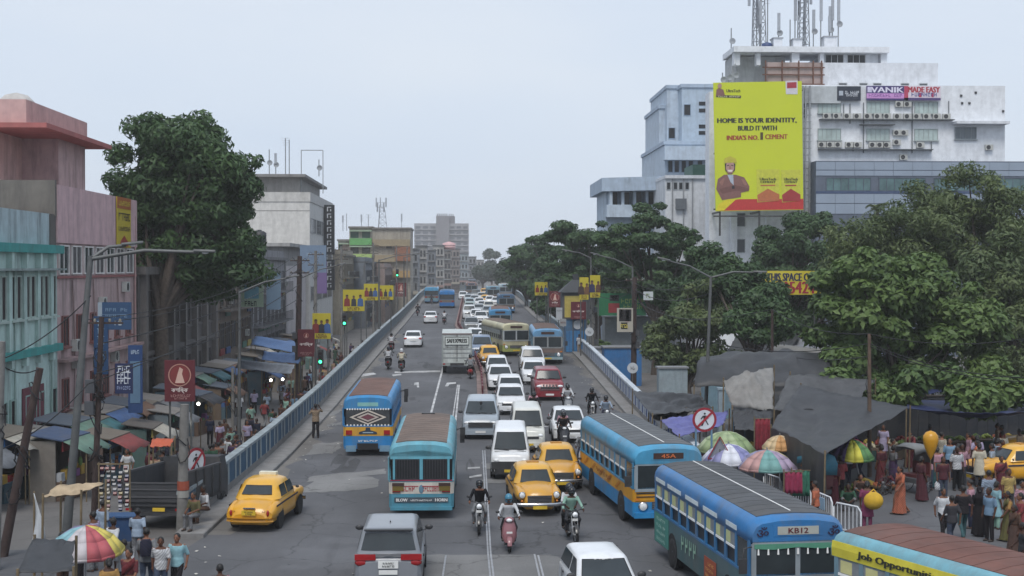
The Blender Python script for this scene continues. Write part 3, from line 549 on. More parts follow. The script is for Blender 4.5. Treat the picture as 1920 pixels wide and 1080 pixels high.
# big yellow cement billboard
o = thing('cement_billboard', 'huge yellow cement billboard hung on the white building', 'billboard', (bx(1417), Yb-2.2, bz(276))); sB = F/(Yb-2.2)
def bp(px, py): return ((px-1417)/sB, (276-py)/sB)
Yel = mat('billboard_yellow', hx('c3cc22'), .55, var=.03, scale=.3)
def flat(pts, c, nm, k=1, m=None): MB().slab([(bp(*p)[0], -.012*k, bp(*p)[1]) for p in pts], (0, .01, 0)).build(nm, m or pm(c), o)
MB().slab([(bp(1331, 157)[0], 0, bp(1331, 157)[1]), (bp(1499, 153)[0], 0, bp(1499, 153)[1]), (bp(1503, 396)[0], 0, bp(1503, 396)[1]), (bp(1336, 399)[0], 0, bp(1336, 399)[1])], (0, .15, 0)).build('canvas', Yel, o)
flat([(1337, 398), (1360, 380), (1380, 376), (1503, 375), (1503, 395)], 'b52f2c', 'red_base'); flat([(1337, 398), (1342, 385), (1358, 376), (1375, 376), (1352, 397)], 'd4c520', 'yellow_sweep', 2)
for t, cx, cy, w, h, c in (('HOME IS YOUR IDENTITY,', 1414, 228, 150, 10.5, '2e2f1c'), ('BUILD IT WITH', 1415, 242, 73, 9, '33341f'), ("INDIA'S NO.", 1387, 260, 60, 9, '9c3a22'), ('1', 1423, 257, 5, 14, '4a3a1c'), ('CEMENT', 1451, 258, 42, 9, '9c3a22'), ('UltraTech', 1369, 172, 26, 5.5, '55551c')):
    txt(MB(), t, (bp(cx, cy)[0], -.02, bp(cx, cy)[1]), w/sB, h/sB, right=Vector((1, 0, .012)).normalized()).build('lettering', pm(c), o)
flat([(1336, 184), (1338, 180), (1384, 181), (1383, 186)], '38301f', 'name_strip', 2); txt(MB(), '~~~~~~~~~~~~', (bp(1361, 183)[0], -.03, bp(1361, 183)[1]), 42/sB, 3/sB).build('lettering', pm('d8d6a0'), o)
flat([(1468, 153), (1491, 152), (1491, 178), (1469, 178)], 'c9c6cc', 'logo_ground', 2); flat([(1471, 156), (1489, 155), (1489, 166), (1471, 167)], 'a02a38', 'logo_red', 3)
def ell(cx, cy, rx, ry, n=14): return [(cx+rx*math.cos(2*PI*i/n), cy+ry*math.sin(2*PI*i/n)) for i in range(n)]
flat([(1337, 357), (1340, 338), (1352, 330), (1374, 330), (1390, 335), (1400, 352), (1399, 360), (1384, 364), (1384, 372), (1348, 378), (1343, 368)], '7d5750', 'torso', 3); flat([(1358, 330), (1369, 330), (1370, 350), (1364, 344)], 'a9b3c0', 'collar', 4)
flat([(1343, 357), (1372, 349), (1400, 356), (1398, 361), (1374, 360), (1348, 366)], '6d4842', 'folded_arms', 4); flat(ell(1363, 315, 9, 13), 'b08a80', 'face', 4); flat([(1353, 310), (1356, 308), (1355, 318), (1358, 326), (1354, 322)], '2a2220', 'sideburn', 5); flat([(1373, 310), (1370, 308), (1371, 318), (1368, 326), (1372, 322)], '2a2220', 'sideburn', 5); flat([(1357, 312), (1361, 311), (1361, 313), (1357, 313.5)], '2a2220', 'eye', 5); flat([(1365, 311), (1369, 312), (1369, 313.5), (1365, 313)], '2a2220', 'eye', 5); flat([(1362, 313), (1364, 313), (1365, 319), (1361, 319)], '94695e', 'nose', 5); flat([(1358, 321), (1368, 321), (1366, 324.5), (1360, 324.5)], 'e0d8d0', 'smile', 5); flat([(1357, 326), (1369, 326), (1366, 329), (1360, 329)], '7d5a50', 'chin', 5); flat([(1343, 345), (1350, 336), (1353, 338), (1348, 352)], '94695e', 'shoulder_light', 5); flat([(1384, 338), (1391, 340), (1396, 350), (1390, 350)], '94695e', 'shoulder_light', 5); flat([(1351, 308), (1353, 299), (1363, 295), (1373, 299), (1376, 307)], 'b9b038', 'helmet', 5); flat([(1366, 352), (1371, 350), (1372, 356), (1367, 357)], '24242c', 'watch', 5)
flat([(1336, 182), (1337, 170), (1342, 167), (1350, 170), (1353, 181)], '7d5750', 'small_figure', 3); flat(ell(1343, 163, 4, 5, 10), 'a88476', 'small_face', 4)
for x0, x1, top, c1, c2 in ((1413, 1457, 320, 'bfc03a', 'b0653a'), (1460, 1497, 321, 'bfc03a', '9a2c2c')):
    flat([(x0, top), (x1, top-1), (x1, 379), (x0+2, 382)], c1, 'cement_bag', 3); flat([(x0+2, 368), ((x0+x1)/2, 356), (x1, 367), (x1, 379), (x0+3, 381)], c2, 'bag_foot', 4)
    txt(MB(), 'UltraTech', (bp((x0+x1)/2, 338)[0], -.06, bp(0, 338)[1]), (x1-x0)*.7/sB, 5/sB).build('lettering', pm('44471e'), o); txt(MB(), 'CEMENT', (bp((x0+x1)/2, 343.5)[0], -.06, bp(0, 343.5)[1]), (x1-x0)*.66/sB, 3.6/sB).build('lettering', pm('44471e'), o); flat([(x0+8, 349), (x1-8, 348.5), (x1-8, 351), (x0+8, 351.5)], c2, 'bag_stripe', 4)
m = MB()
for px in (1345, 1420, 1495): m.bar((bp(px, 160)[0], .3, bp(px, 160)[1]), (bp(px, 445)[0], .3, bp(px, 445)[1]), .18)
for py in (170, 290, 395, 408): m.bar((bp(1333, py)[0], .3, bp(0, py)[1]), (bp(1502, py)[0], .3, bp(0, py)[1]), .15)
for px in (1345, 1420, 1495): m.bar((bp(px, 400)[0], .3, bp(px, 400)[1]), (bp(px, 400)[0], 4.6, bp(px, 400)[1]), .18)
m.build('frame', dsteel, o)
# -- blue-grey clad annexe
Ya = 147.6; s_ = F/Ya; b = thing('clad_annexe', 'low blue-grey panel-clad annexe with ribbon windows below the white building', 'building', (48, Ya, 0)); xa = lambda px: (px-860)/s_-48; za = lambda py: H+(500-py)/s_
MB().box((xa(1535), 0, -1.2), (xa(1990), 2.3, za(300))).build('wall', wall_m('5d6674', .15), b); cl = mat('cladding', hx('8b97a6'), .45, var=.06, scale=.4)
for i in range(12):
    for (p0, p1) in ((302, 317), (318, 328), (362, 380), (381, 400)): x0 = 1535+i*37; MB().box((xa(x0), -.06, za(p1)+.01), (xa(x0+36.4), -.001, za(p0)-.01)).build('cladding_panel', cl, b)
for x0, x1 in ((1554, 1640), (1655, 1745), (1760, 1850), (1865, 1960)):
    f = win(b, (xa((x0+x1)/2), 0, za(344)), (x1-x0)/s_, 1.45, 'y', -1, '4d5664', mat('teal_glass', hx('4f6a6c'), .12, var=.5, scale=.5), False, .08, 5)
MB().box((xa(1535), -.08, za(362)), (xa(1990), -.002, za(357))).build('blue_band', pm('3c4c6a'), b)
# -- pale blue hospital blocks
Yh = 195.; s_ = F/Yh; b = thing('hospital_block', 'pale blue stepped hospital block with slot windows behind the billboard', 'building', (30, Yh, 0)); xh = lambda px: (px-860)/s_-30; zh = lambda py: H+(500-py)/s_; hb = wall_m('b5c2cf', .25); hb2 = wall_m('a3b2c2', .25)
for px0, px1, top, y in ((1247, 1260, 195, 5), (1258, 1292, 160, 3), (1280, 1345, 163, 0), (1240, 1345, 275, -4)): MB().box((xh(px0), y, -1.2), (xh(px1), 20, zh(top))).build('tower', hb if px0 != 1280 else wall_m('a9b8c6', .2), b); MB().box((xh(px0)-.2, y-.2, zh(top)), (xh(px1)+.2, 20, zh(top)+.5)).build('coping', hb2, b)
for py in (193, 206, 236, 248): MB().box((xh(1312), -.06, zh(py+3.5)), (xh(1344), -.001, zh(py-3.5))).build('slot_window', glassd, b)
for px, py in ((1267, 245), (1290, 205)): win(b, (xh(px), 3 if px < 1280 else 0, zh(py)), 1.0, 1.6, 'y', -1, '8598ac', glassd, False)
MB().box((xh(1236), -6, zh(305)), (xh(1330), -4.01, zh(280))).build('balcony_front', hb, b)
for px in (1250, 1262, 1275, 1288, 1305): win(b, (xh(px), -4, zh(315)), .7, 1.7, 'y', -1, '7f92a6', glassd, False)
Yl = 178.; s_ = F/Yl; b = thing('low_hospital_wing', 'low pale blue hospital wing with long flat roof above the trees', 'building', (22, Yl, 0)); xh = lambda px: (px-860)/s_-22; zh = lambda py: H+(500-py)/s_
MB().ring([[(xh(1126), -2, z), (xh(1247), -6, z), (xh(1250), 12, z), (xh(1126), 14, z)] for z in (zh(360), zh(335))], True, False).build('roof', hb2, b); MB().box((xh(1137), 0, -1.2), (xh(1245), 12, zh(350))).build('wall', hb, b); MB().box((xh(1135), -2.5, zh(408)), (xh(1247), -.01, zh(385))).build('balcony', hb, b)
for px in (1152, 1175, 1198, 1221): win(b, (xh(px), 0, zh(372)), .95, 2.0, 'y', -1, '8598ac', glassd, False)
for px in (1143, 1165, 1187, 1210, 1234): MB().box((xh(px)-.18, -2.2, zh(390)), (xh(px)+.18, -.02, zh(356))).build('column', hb, b)
Yw = 165.; s_ = F/Yw; b = thing('white_lift_block', 'plain white block with drain pipes left of the billboard', 'building', (27, Yw, 0)); xh = lambda px: (px-860)/s_-27; zh = lambda py: H+(500-py)/s_
MB().box((xh(1249), 0, -1.2), (xh(1345), 10, zh(334))).build('wall', wall_m('c9ccd0', .25), b); MB().box((xh(1248), -.3, zh(334)), (xh(1346), 10, zh(328))).build('coping', w2, b); MB().box((xh(1300), -.2, zh(332)), (xh(1345), 6, zh(308))).build('green_shed', pm('1f4a40', .7), b)
for px in (1262, 1283, 1300): MB().tube([(xh(px), -.12, zh(335)), (xh(px), -.12, zh(480))], .08, 6).build('drain_pipe', pm('8d9094'), b)
MB().box((xh(1268), -.5, zh(392)), (xh(1288), -.02, zh(372))).build('duct_box', pm('5d6268'), b)
for px in (1255, 1268, 1278, 1290): win(b, (xh(px), 0, zh(348)), .5, .9, 'y', -1, '8d9498', glassd, False)
# -- rooftop masts
def mast(label, x, y, z, h, w0, w1, panels, group=None, guys=False, name='telecom_mast'):
    o = thing(name, label, 'mast', (x, y, z), group=group); m = MB(); n = max(4, int(h/1.1))
    for k in range(3): a = 2*PI*k/3; m.bar((w0*math.cos(a), w0*math.sin(a), 0), (w1*math.cos(a), w1*math.sin(a), h), .09)
    for i in range(n):
        t0, t1 = i/n, (i+1)/n
        for k in range(3):
            a, c = 2*PI*k/3, 2*PI*(k+1)/3; r0, r1 = lerp(w0, w1, t0), lerp(w0, w1, t1)
            m.bar((r0*math.cos(a), r0*math.sin(a), h*t0), (r1*math.cos(c), r1*math.sin(c), h*t1), .05); m.bar((r1*math.cos(a), r1*math.sin(a), h*t1), (r1*math.cos(c), r1*math.sin(c), h*t1), .05)
    m.build('lattice', mat('galvanised', (.22, .23, .25), .5, .5, var=.2), o)
    for i in range(panels):
        a = 2*PI*i/panels+.4; zz = h*(.72 if i % 2 else .92); r_ = w1+.45; MB().box((-.14, -.08, 0), (.14, .08, 1.9), Matrix.Translation((r_*math.cos(a), r_*math.sin(a), zz)) @ Matrix.Rotation(a, 4, 'Z')).build('panel_antenna', pm('9fa4ab', .5), o); MB().bar((0, 0, zz+.9), (r_*math.cos(a), r_*math.sin(a), zz+.9), .05).build('antenna_arm', steel, o)
    return o
def pole_antenna(label, x, y, z, h, kind=0, group=None):
    o = thing('antenna_pole', label, 'antenna', (x, y, z), group=group); MB().tube([(0, 0, 0), (0, 0, h)], .07, 6).build('pole', steel, o)
    if kind in (1, 3): MB().box((-.16, -.25, h*.55), (.16, -.08, h)).build('panel_antenna', pm('9fa4ab', .5), o)
    if kind in (2, 3): MB().lathe([(.01, .1), (.2, .07), (.36, -.03), (.34, -.03), (.19, .05), (.01, .08)], 14, (.1, -.2, h*.5), 'y').build('dish', pm('8d9196', .6), o)
    if kind == 4:
        for k in range(4): MB().bar((-.6+.1*k, 0, h-.3*k), (.6-.1*k, 0, h-.3*k), .03).build('rod', steel, o)
    return o
zt = bz(75)
mast('lattice telecom mast with white panels at the left of the white building roof', bx(1448), Yb+8, zt, 7.5, .55, .3, 3); mast('slim lattice mast next to the blue rooftop tank', bx(1466), Yb+9, zt, 7.2, .5, .25, 2)
mast('tall lattice telecom mast with large panels in the middle of the white roof', bx(1540), Yb+8, zt, 8.0, .6, .4, 5); mast('lattice mast just right of the tallest one on the white roof', bx(1558), Yb+10, zt, 6.5, .5, .3, 3)
for px, h, k, t in ((1514, 3.6, 0, 'thick short antenna pole in the middle of the white roof'), (1575, 6.3, 1, 'antenna pole with long panel right of the middle masts'), (1592, 4.0, 1, 'antenna pole on the small grey roof hut'), (1610, 6.2, 3, 'rightmost antenna pole with panel and dish'), (1397, 3.0, 2, 'small dish antenna at the left roof corner')): pole_antenna(t, bx(px), Yb+7, zt if px > 1400 else bz(82), h, k)
for px, h, k, t in ((1453, 5.2, 1, 'antenna pole with panel hugging the leftmost mast'), (1475, 6.6, 4, 'rod antenna right of the slim lattice mast'), (1497, 4.6, 3, 'antenna pole with panel and dish before the middle masts'), (1530, 6.8, 1, 'antenna pole with panel left of the tallest mast'), (1549, 7.4, 1, 'antenna pole with panel right of the tallest mast'), (1567, 5.0, 3, 'antenna pole with panel and dish beside the second middle mast'), (1600, 5.4, 3, 'antenna pole with panel and dish behind the pitched hut'), (1605, 6.9, 1, 'tall antenna pole near the rightmost one'), (1460, 6.0, 1, 'antenna pole with panel between the two left masts')): pole_antenna(t, bx(px), Yb+8.5, zt, h, k)
for px, w, h, t in ((1486, .5, 1.3, 'small white box hut beside the blue rooftop tank'), (1525, .5, 1.2, 'white lift hut in the middle of the white roof'), (1590, .7, 1.5, 'grey roof hut with pitched top near the right masts')):
    o = thing('roof_hut', t, 'hut', (bx(px), Yb+6, zt)); MB().box((-w, 0, 0), (w, 1.5, h)).build('wall', w2, o); MB().box((-w-.1, -.1, h), (w+.1, 1.6, h+.12)).build('roof', wall_m('9a9da2', .2), o)
tank('dark blue water tank on the roof of the white building', (bx(1466), Yb+6.5, zt), .6, .85, '2a3f6a')
for px in (1360, 1372, 1384): pole_antenna(('shortest', 'middle', 'tallest')[(px-1360)//12]+' of three dish poles behind the top edge of the yellow billboard', bx(px), Yb+1, bz(160), 1.6+.5*((px-1360)//12), 2)
# left roofs
z4 = 20.75
for px, h, k, t in ((508, 3.5, 2, 'dish antenna pole beside the big tree on the office roof'), (520, 3.0, 3, 'antenna pole with dish at the left of the office roof'), (538, 5.0, 4, 'tall rod antenna at the middle of the office roof'), (545, 4.8, 0, 'bare pole in the middle of the office roof'), (600, 2.2, 2, 'dish antenna near the right corner of the office roof')): pole_antenna(t, (px-860)/14.2, 183, z4, h, k)
o = thing('roof_frame', 'empty rectangular steel hoarding frame on the office roof', 'frame', ((588-860)/14.4, 181, 18.4)); m = MB()
for x in (-1.5, 1.3): m.bar((x, 0, 0), (x, 0, 5.6), .1)
m.bar((-1.5, 0, 5.6), (1.3, 0, 5.6), .1); m.build('tube_frame', steel, o)
tank('black rooftop water tank on the low white block', (-23.5, 165, 11.6), .8, 1.5); tank('pale water tank behind the big tree on the low white block', (-26.5, 165, 11.6), .9, 1.7, 'a9adb0')
mast('broad telecom mast crowded with panels above the beige house', (713-860)/9.1, 291, ZZ(428), 5.0, 1.2, .6, 9, name='telecom_mast')
for px, h, k, t in ((641, 3.2, 1, 'panel antenna on the ochre house'), (676, 3.4, 1, 'panel antenna on the green house'), (689, 3.4, 4, 'rod antenna on the green house roof'), (752, 3.6, 1, 'panel antenna at the right edge of the beige house'), (648, 3.6, 0, 'thin pole between the ochre and green houses')): pole_antenna(t, (px-860)/9.1, 290, ZZ(432), h, k)
# ---------------- trees ----------------
def leaf_mat(name, c0, c1):
    m = bpy.data.materials.new(name); m.use_nodes = True; n = m.node_tree.nodes; l = m.node_tree.links; b = n['Principled BSDF']; b.inputs['Roughness'].default_value = .55; b.inputs['Specular IOR Level'].default_value = .35
    at = n.new('ShaderNodeAttribute'); at.attribute_name = 'tone'; mx = n.new('ShaderNodeMix'); mx.data_type = 'RGBA'; mx.inputs['A'].default_value = (*c0, 1); mx.inputs['B'].default_value = (*c1, 1)
    l.new(at.outputs['Fac'], mx.inputs['Factor']); l.new(mx.outputs['Result'], b.inputs['Base Color'])
    tr = n.new('ShaderNodeBsdfTranslucent'); l.new(mx.outputs['Result'], tr.inputs['Color']); ms = n.new('ShaderNodeMixShader'); ms.inputs[0].default_value = .22
    l.new(b.outputs[0], ms.inputs[1]); l.new(tr.outputs[0], ms.inputs[2]); l.new(ms.outputs[0], n['Material Output'].inputs['Surface']); return m
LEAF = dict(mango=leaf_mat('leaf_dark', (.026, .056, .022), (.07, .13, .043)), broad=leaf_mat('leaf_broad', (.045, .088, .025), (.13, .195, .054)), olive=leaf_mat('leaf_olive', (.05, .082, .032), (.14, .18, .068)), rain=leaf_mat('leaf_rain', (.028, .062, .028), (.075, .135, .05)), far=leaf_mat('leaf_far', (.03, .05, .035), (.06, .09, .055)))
bark = mat('bark', (.07, .055, .045), .95, var=.35, scale=5, bump=.5)
def leaves(rng, cen, rad, n, size, aspect=.45, flat=.5, spread=1.0):
    """n leaf faces spread through clumps; cen (k,3), rad (k,3)"""
    k = len(cen); vol = (rad[:, 0]*rad[:, 1]*rad[:, 2])**.67; idx = rng.choice(k, n, p=vol/vol.sum())
    d = rng.normal(size=(n, 3)); d /= np.linalg.norm(d, axis=1)[:, None]; rr = rng.random(n)**.38
    p = cen[idx]+d*rad[idx]*rr[:, None]
    nr = d*spread+rng.normal(size=(n, 3))*.55+np.array([0, 0, flat]); nr /= np.linalg.norm(nr, axis=1)[:, None]
    t = np.cross(nr, rng.normal(size=(n, 3))); t /= np.linalg.norm(t, axis=1)[:, None]+1e-9; u = np.cross(nr, t)
    s = (size*(.65+.7*rng.random(n)))[:, None]; a = t*s; b_ = u*s*aspect; dr = np.array([0, 0, -.18])*s
    V = np.stack([p-a+dr, p+b_, p+a+dr, p-b_], 1).reshape(-1, 3); tone = np.repeat(np.clip(rng.random(k)[idx]*.55+rng.random(n)*.45+.25*(rng.random(n) < .06), 0, 1), 4)
    return V, tone
def leaf_mesh(name, V, tone, m, parent, loc):
    nq = len(V)//4; me = bpy.data.meshes.new(name); me.vertices.add(nq*4); me.vertices.foreach_set('co', (V-np.array(loc)).astype(np.float32).ravel()); me.loops.add(nq*4); me.loops.foreach_set('vertex_index', np.arange(nq*4, dtype=np.int32)); me.polygons.add(nq)
    me.polygons.foreach_set('loop_start', np.arange(0, nq*4, 4, dtype=np.int32)); me.update(calc_edges=True); a = me.attributes.new('tone', 'FLOAT', 'POINT'); a.data.foreach_set('value', tone.astype(np.float32)); me.materials.append(m); return mk(name, me, parent)
def tree(label, base, blobs, nleaf, size_, kind, clump=1.2, nclump=60, trunk=.35, seed=1, name='tree', aspect=.45, flat=.5, group=None, fork=None, zsq=.75, fill=.3):
    rng = np.random.default_rng(seed); base = Vector(base); o = thing(name, label, 'tree', base, group=group); cen = []; rad = []
    tot = sum(b[1][0]*b[1][1]*b[1][2] for b in blobs)
    for c, r in blobs:
        k = max(5, int(nclump*(r[0]*r[1]*r[2])/tot))
        for _ in range(k):
            d = rng.normal(size=3); d /= np.linalg.norm(d)
            if d[2] < -.35: d[2] *= .5
            q = 1-(rng.random()**2)*(1-fill)*.75; q *= .93
            cr = clump*(.65+.8*rng.random()); cen.append(np.array(c)+d*np.array(r)*q*(1-.35*cr/max(r))); rad.append([cr, cr, cr*zsq])
    cen = np.array(cen); rad = np.array(rad); V, tone = leaves(rng, cen, rad, int(nleaf*(1.5 if name == 'rain_tree' else 1.15)), size_*(.8 if name == 'broadleaf_tree' else 1.1), aspect, flat); leaf_mesh('crown', V, tone, LEAF[kind], o, base)
    fz = fork if fork is not None else base.z+max(1.0, (min(c[2] for c, r in blobs)-base.z)*.55); m = MB(); top = Vector((base.x, base.y, fz))-base
    m.tube([(0, 0, -.3), (trunk*.2, 0, top.z*.4), tuple(top)], [trunk*1.3, trunk*.95, trunk*.85], 10)
    m.build('trunk', bark, o); m = MB()
    for i in rng.choice(len(cen), min(len(cen), 22), replace=False):
        e = Vector(cen[i])-base; mid = top.lerp(e, .5)+Vector((rng.normal()*.3, rng.normal()*.3, .25*abs(e.z-top.z)*.3)); m.tube([tuple(top-Vector((0, 0, .3))), tuple(mid), tuple(e)], [trunk*.5, trunk*.26, trunk*.08], 6)
    m.build('limbs', bark, o); return o
def WP(px, py, Y): p = dp(px, py, Y); return (p.x, p.y, p.z)
def base_at(px, Y, z): p = dp(px, 500, Y); return (p.x, Y, z)
Y = 93; tree('huge dense dark green tree rising over the lane beside the pink house', base_at(300, 91, -1.4), [(WP(330, 300, Y), (4.3, 3.6, 3.7)), (WP(395, 335, Y), (3.6, 3.4, 4.3)), (WP(300, 430, Y), (3.4, 3.2, 4.0)), (WP(390, 450, Y), (3.7, 3.3, 4.0)), (WP(350, 370, Y), (4.6, 3.6, 5.2)), (WP(270, 380, Y), (2.7, 3.0, 4.2)), (WP(320, 500, Y), (3.0, 2.8, 2.4)), (WP(430, 505, Y), (2.6, 2.6, 2.2)), (WP(385, 545, Y), (2.2, 2.2, 1.4)), (WP(290, 560, Y), (1.6, 2, 1.2))], 66000, .21, 'mango', 1.0, 270, .55, 3, aspect=.36, flat=.15, fork=6.0, name='mango_tree')
b_ = base_at(1640, 80, 0)
tree('broad-leaved light green tree over the black market tarpaulins', base_at(1690, 76, 0), [(WP(1650, 520, 76), (3.9, 3.0, 3.0)), (WP(1760, 610, 76), (4.0, 3.0, 3.2)), (WP(1610, 610, 75), (2.6, 2.6, 3.2)), (WP(1640, 700, 74), (3.4, 2.6, 2.0)), (WP(1800, 700, 75), (3.2, 2.6, 1.9)), (WP(1700, 600, 77), (4.6, 3.0, 4.2)), (WP(1770, 730, 63), (2.6, 1.8, 1.2)), (WP(1870, 735, 62), (2.4, 1.6, 1.1)), (WP(1600, 735, 68), (2.4, 1.8, 1.3))], 42000, .27, 'broad', 1.0, 130, .35, 5, aspect=.5, flat=.7, name='broadleaf_tree', zsq=.6)
tree('tall feathery olive green tree behind the broad-leaved one', base_at(1830, 96, -.5), [(WP(1790, 370, 96), (4.0, 3.5, 2.2)), (WP(1850, 460, 96), (6.0, 4.0, 4.5)), (WP(1720, 450, 95), (4.2, 3.6, 3.0)), (WP(1900, 580, 94), (4.5, 3.0, 5.0)), (WP(1620, 450, 96), (3.0, 3.0, 2.0)), (WP(1580, 500, 97), (2.4, 2.4, 2.4))], 46000, .17, 'olive', 1.05, 170, .4, 9, aspect=.32, flat=.1, name='feathery_tree')
tree('dark leafy tree on the market edge right beside the street lamp', base_at(1290, 97, -.6), [(WP(1275, 650, 97), (2.6, 2.4, 3.4)), (WP(1330, 590, 98), (2.8, 2.4, 3.0)), (WP(1340, 690, 97), (2.6, 2.2, 2.0))], 18000, .17, 'olive', .8, 75, .25, 12, name='roadside_tree')
tree('rounded dark tree beneath the yellow phone-number board', base_at(1415, 92, -.4), [(WP(1420, 610, 92), (2.2, 2.2, 2.7)), (WP(1370, 530, 98), (2.4, 2.2, 2.0)), (WP(1440, 560, 94), (1.2, 2.0, 1.5))], 15000, .17, 'mango', .8, 60, .25, 14, name='roadside_tree')
tree('dark tree crown in front of the white lift block', base_at(1330, 112, -.8), [(WP(1330, 500, 112), (2.9, 2.6, 1.9)), (WP(1300, 560, 112), (3.6, 2.6, 2.4))], 14000, .17, 'rain', .85, 60, .3, 17, name='rain_tree')
tree('bluish green tree below the right edge of the yellow billboard', base_at(1475, 128, -.8), [(WP(1475, 450, 128), (2.9, 2.6, 2.3)), (WP(1520, 425, 130), (2.6, 2.6, 1.6)), (WP(1440, 480, 128), (2.2, 2.2, 1.5)), (WP(1500, 500, 128), (4.0, 2.6, 2.4))], 15000, .18, 'rain', .9, 60, .3, 19, name='rain_tree')
tree('tallest spreading rain tree before the pale blue hospital wing', base_at(1230, 124, -.8), [(WP(1215, 405, 124), (2.9, 2.6, 1.4)), (WP(1180, 445, 124), (3.4, 3.0, 1.8)), (WP(1265, 450, 122), (2.6, 2.6, 2.0)), (WP(1220, 520, 124), (4.6, 3.0, 3.2))], 22000, .18, 'rain', .85, 95, .4, 21, name='rain_tree', flat=.8, zsq=.5)
tree('spreading rain tree over the green banner', base_at(1120, 150, -1), [(WP(1095, 440, 150), (4.2, 3.5, 1.9)), (WP(1140, 480, 150), (4.8, 3.5, 2.6)), (WP(1075, 510, 150), (3.6, 3.2, 2.2)), (WP(1160, 560, 146), (4.4, 2.5, 2.4))], 20000, .2, 'rain', 1.0, 95, .4, 23, name='rain_tree', flat=.8, zsq=.5)
tree('rain tree leaning over the rising road behind the roadside posters', base_at(1040, 182, -1), [(WP(1030, 465, 182), (4.2, 3.6, 2.3)), (WP(1060, 500, 180), (4.5, 3.6, 2.8)), (WP(1075, 560, 175), (4.2, 3, 3.4))], 14000, .23, 'rain', 1.15, 75, .4, 25, name='rain_tree', flat=.8, zsq=.5)
tree('distant rain tree above the upper end of the right parapet', base_at(992, 225, -1), [(WP(995, 485, 225), (4.2, 4, 2.4)), (WP(972, 505, 228), (3.4, 3.4, 2.0)), (WP(1005, 525, 224), (4.6, 4, 3.4))], 11000, .26, 'rain', 1.3, 60, .4, 27, name='rain_tree', flat=.8, zsq=.5)
tree('farthest rain tree where the parapet meets the crest', base_at(962, 290, -1), [(WP(958, 510, 290), (3.6, 4, 2.4)), (WP(975, 530, 285), (4.6, 4, 3.0))], 7000, .3, 'far', 1.4, 45, .4, 29, name='rain_tree')
tree('single round hazy tree standing above the far rooftops', base_at(922, 620, 0), [(WP(922, 478, 620), (3.3, 3.3, 3.2)), (WP(920, 497, 620), (2.8, 3, 3.4))], 5000, .45, 'far', 1.4, 40, .5, 31, name='distant_tree')
tree('low hazy tree left of the crest', base_at(905, 520, -2), [(WP(912, 512, 520), (7, 4, 3.2))], 5000, .45, 'far', 1.6, 40, .5, 33, name='distant_tree')
tree('low hazy tree filling the gap at the end of the road', base_at(934, 470, -2), [(WP(934, 516, 470), (5.5, 4, 3.6))], 5000, .45, 'far', 1.6, 40, .5, 35, name='distant_tree')
tree('dark tree thicket behind the blue gate and posters', base_at(1150, 168, -1), [(WP(1130, 545, 168), (7, 3, 4.2)), (WP(1210, 560, 160), (6, 3, 4.5)), (WP(1060, 560, 172), (5, 3, 3.6))], 18000, .22, 'rain', 1.2, 90, .35, 37, name='rain_tree')
tree('bushy tree among the tarpaulins behind the tilted lamp post', base_at(1500, 118, -.8), [(WP(1520, 590, 118), (5, 3, 3.0)), (WP(1440, 560, 118), (3, 3, 3)), (WP(1560, 520, 116), (4, 3, 3))], 12000, .2, 'mango', 1.0, 60, .3, 39, name='rain_tree')
tree('dense tree at the edge of the square above the blue tarpaulin', base_at(1900, 86, 0), [(WP(1890, 660, 86), (4.2, 3, 4.0)), (WP(1840, 560, 88), (4, 3, 4)), (WP(1920, 520, 88), (4, 3, 4))], 22000, .18, 'olive', 1.0, 90, .35, 41, name='feathery_tree', aspect=.34)
# shrubs on the verge by the parapet
for px, py, Yv, lab in ((1140, 660, 116, 'leafy shrub growing over the parapet beside the blue container'), (1125, 640, 121, 'small green bush at the foot of the cable-laden pole'), (1090, 590, 140, 'green creeper clump under the maroon sari sign')):
    b0 = dp(px, py+14, Yv); o = tree(lab, (b0.x, Yv, zq(Yv)), [((b0.x, Yv, max(b0.z, .6)), (.9, .8, .8))], 1800, .13, 'broad', .45, 14, .06, 43+px, name='shrub'); o['category'] = 'shrub'
# palm
o = thing('palm_tree', 'palm crown rising before the clad annexe', 'tree', base_at(1645, 126, -.8)); P0 = Vector(o.location); top = Vector(WP(1645, 392, 126))-P0
MB().tube([(0, 0, 0), (.1, 0, top.z*.5), tuple(top)], [.22, .18, .14], 8).build('trunk', bark, o); rg = random.Random(3); ph = []
for k in range(15):
    a = 2*PI*k/15+rg.uniform(-.2, .2); el = rg.uniform(.1, 1.1); d = Vector((math.cos(a)*math.cos(el), math.sin(a)*math.cos(el), math.sin(el))); Lf = rg.uniform(1.5, 2.1); mb = MB(); side = d.cross(Vector((0, 0, 1))).normalized()
    for j in range(12):
        t = j/11; c = top+d*Lf*t+Vector((0, 0, -.75*Lf*t*t)); ll = .55*math.sin(PI*(.12+.8*t))
        for sg in (-1, 1): e = c+side*sg*ll+d*.25*ll+Vector((0, 0, -.35*ll)); q = d*.05; mb.face([c-q, c+q, e+q*.3, e-q*.3])
    V = np.array(mb.v); leaf_mesh('frond', V, np.full(len(V), rg.random()), LEAF['olive'], o, (0, 0, 0))
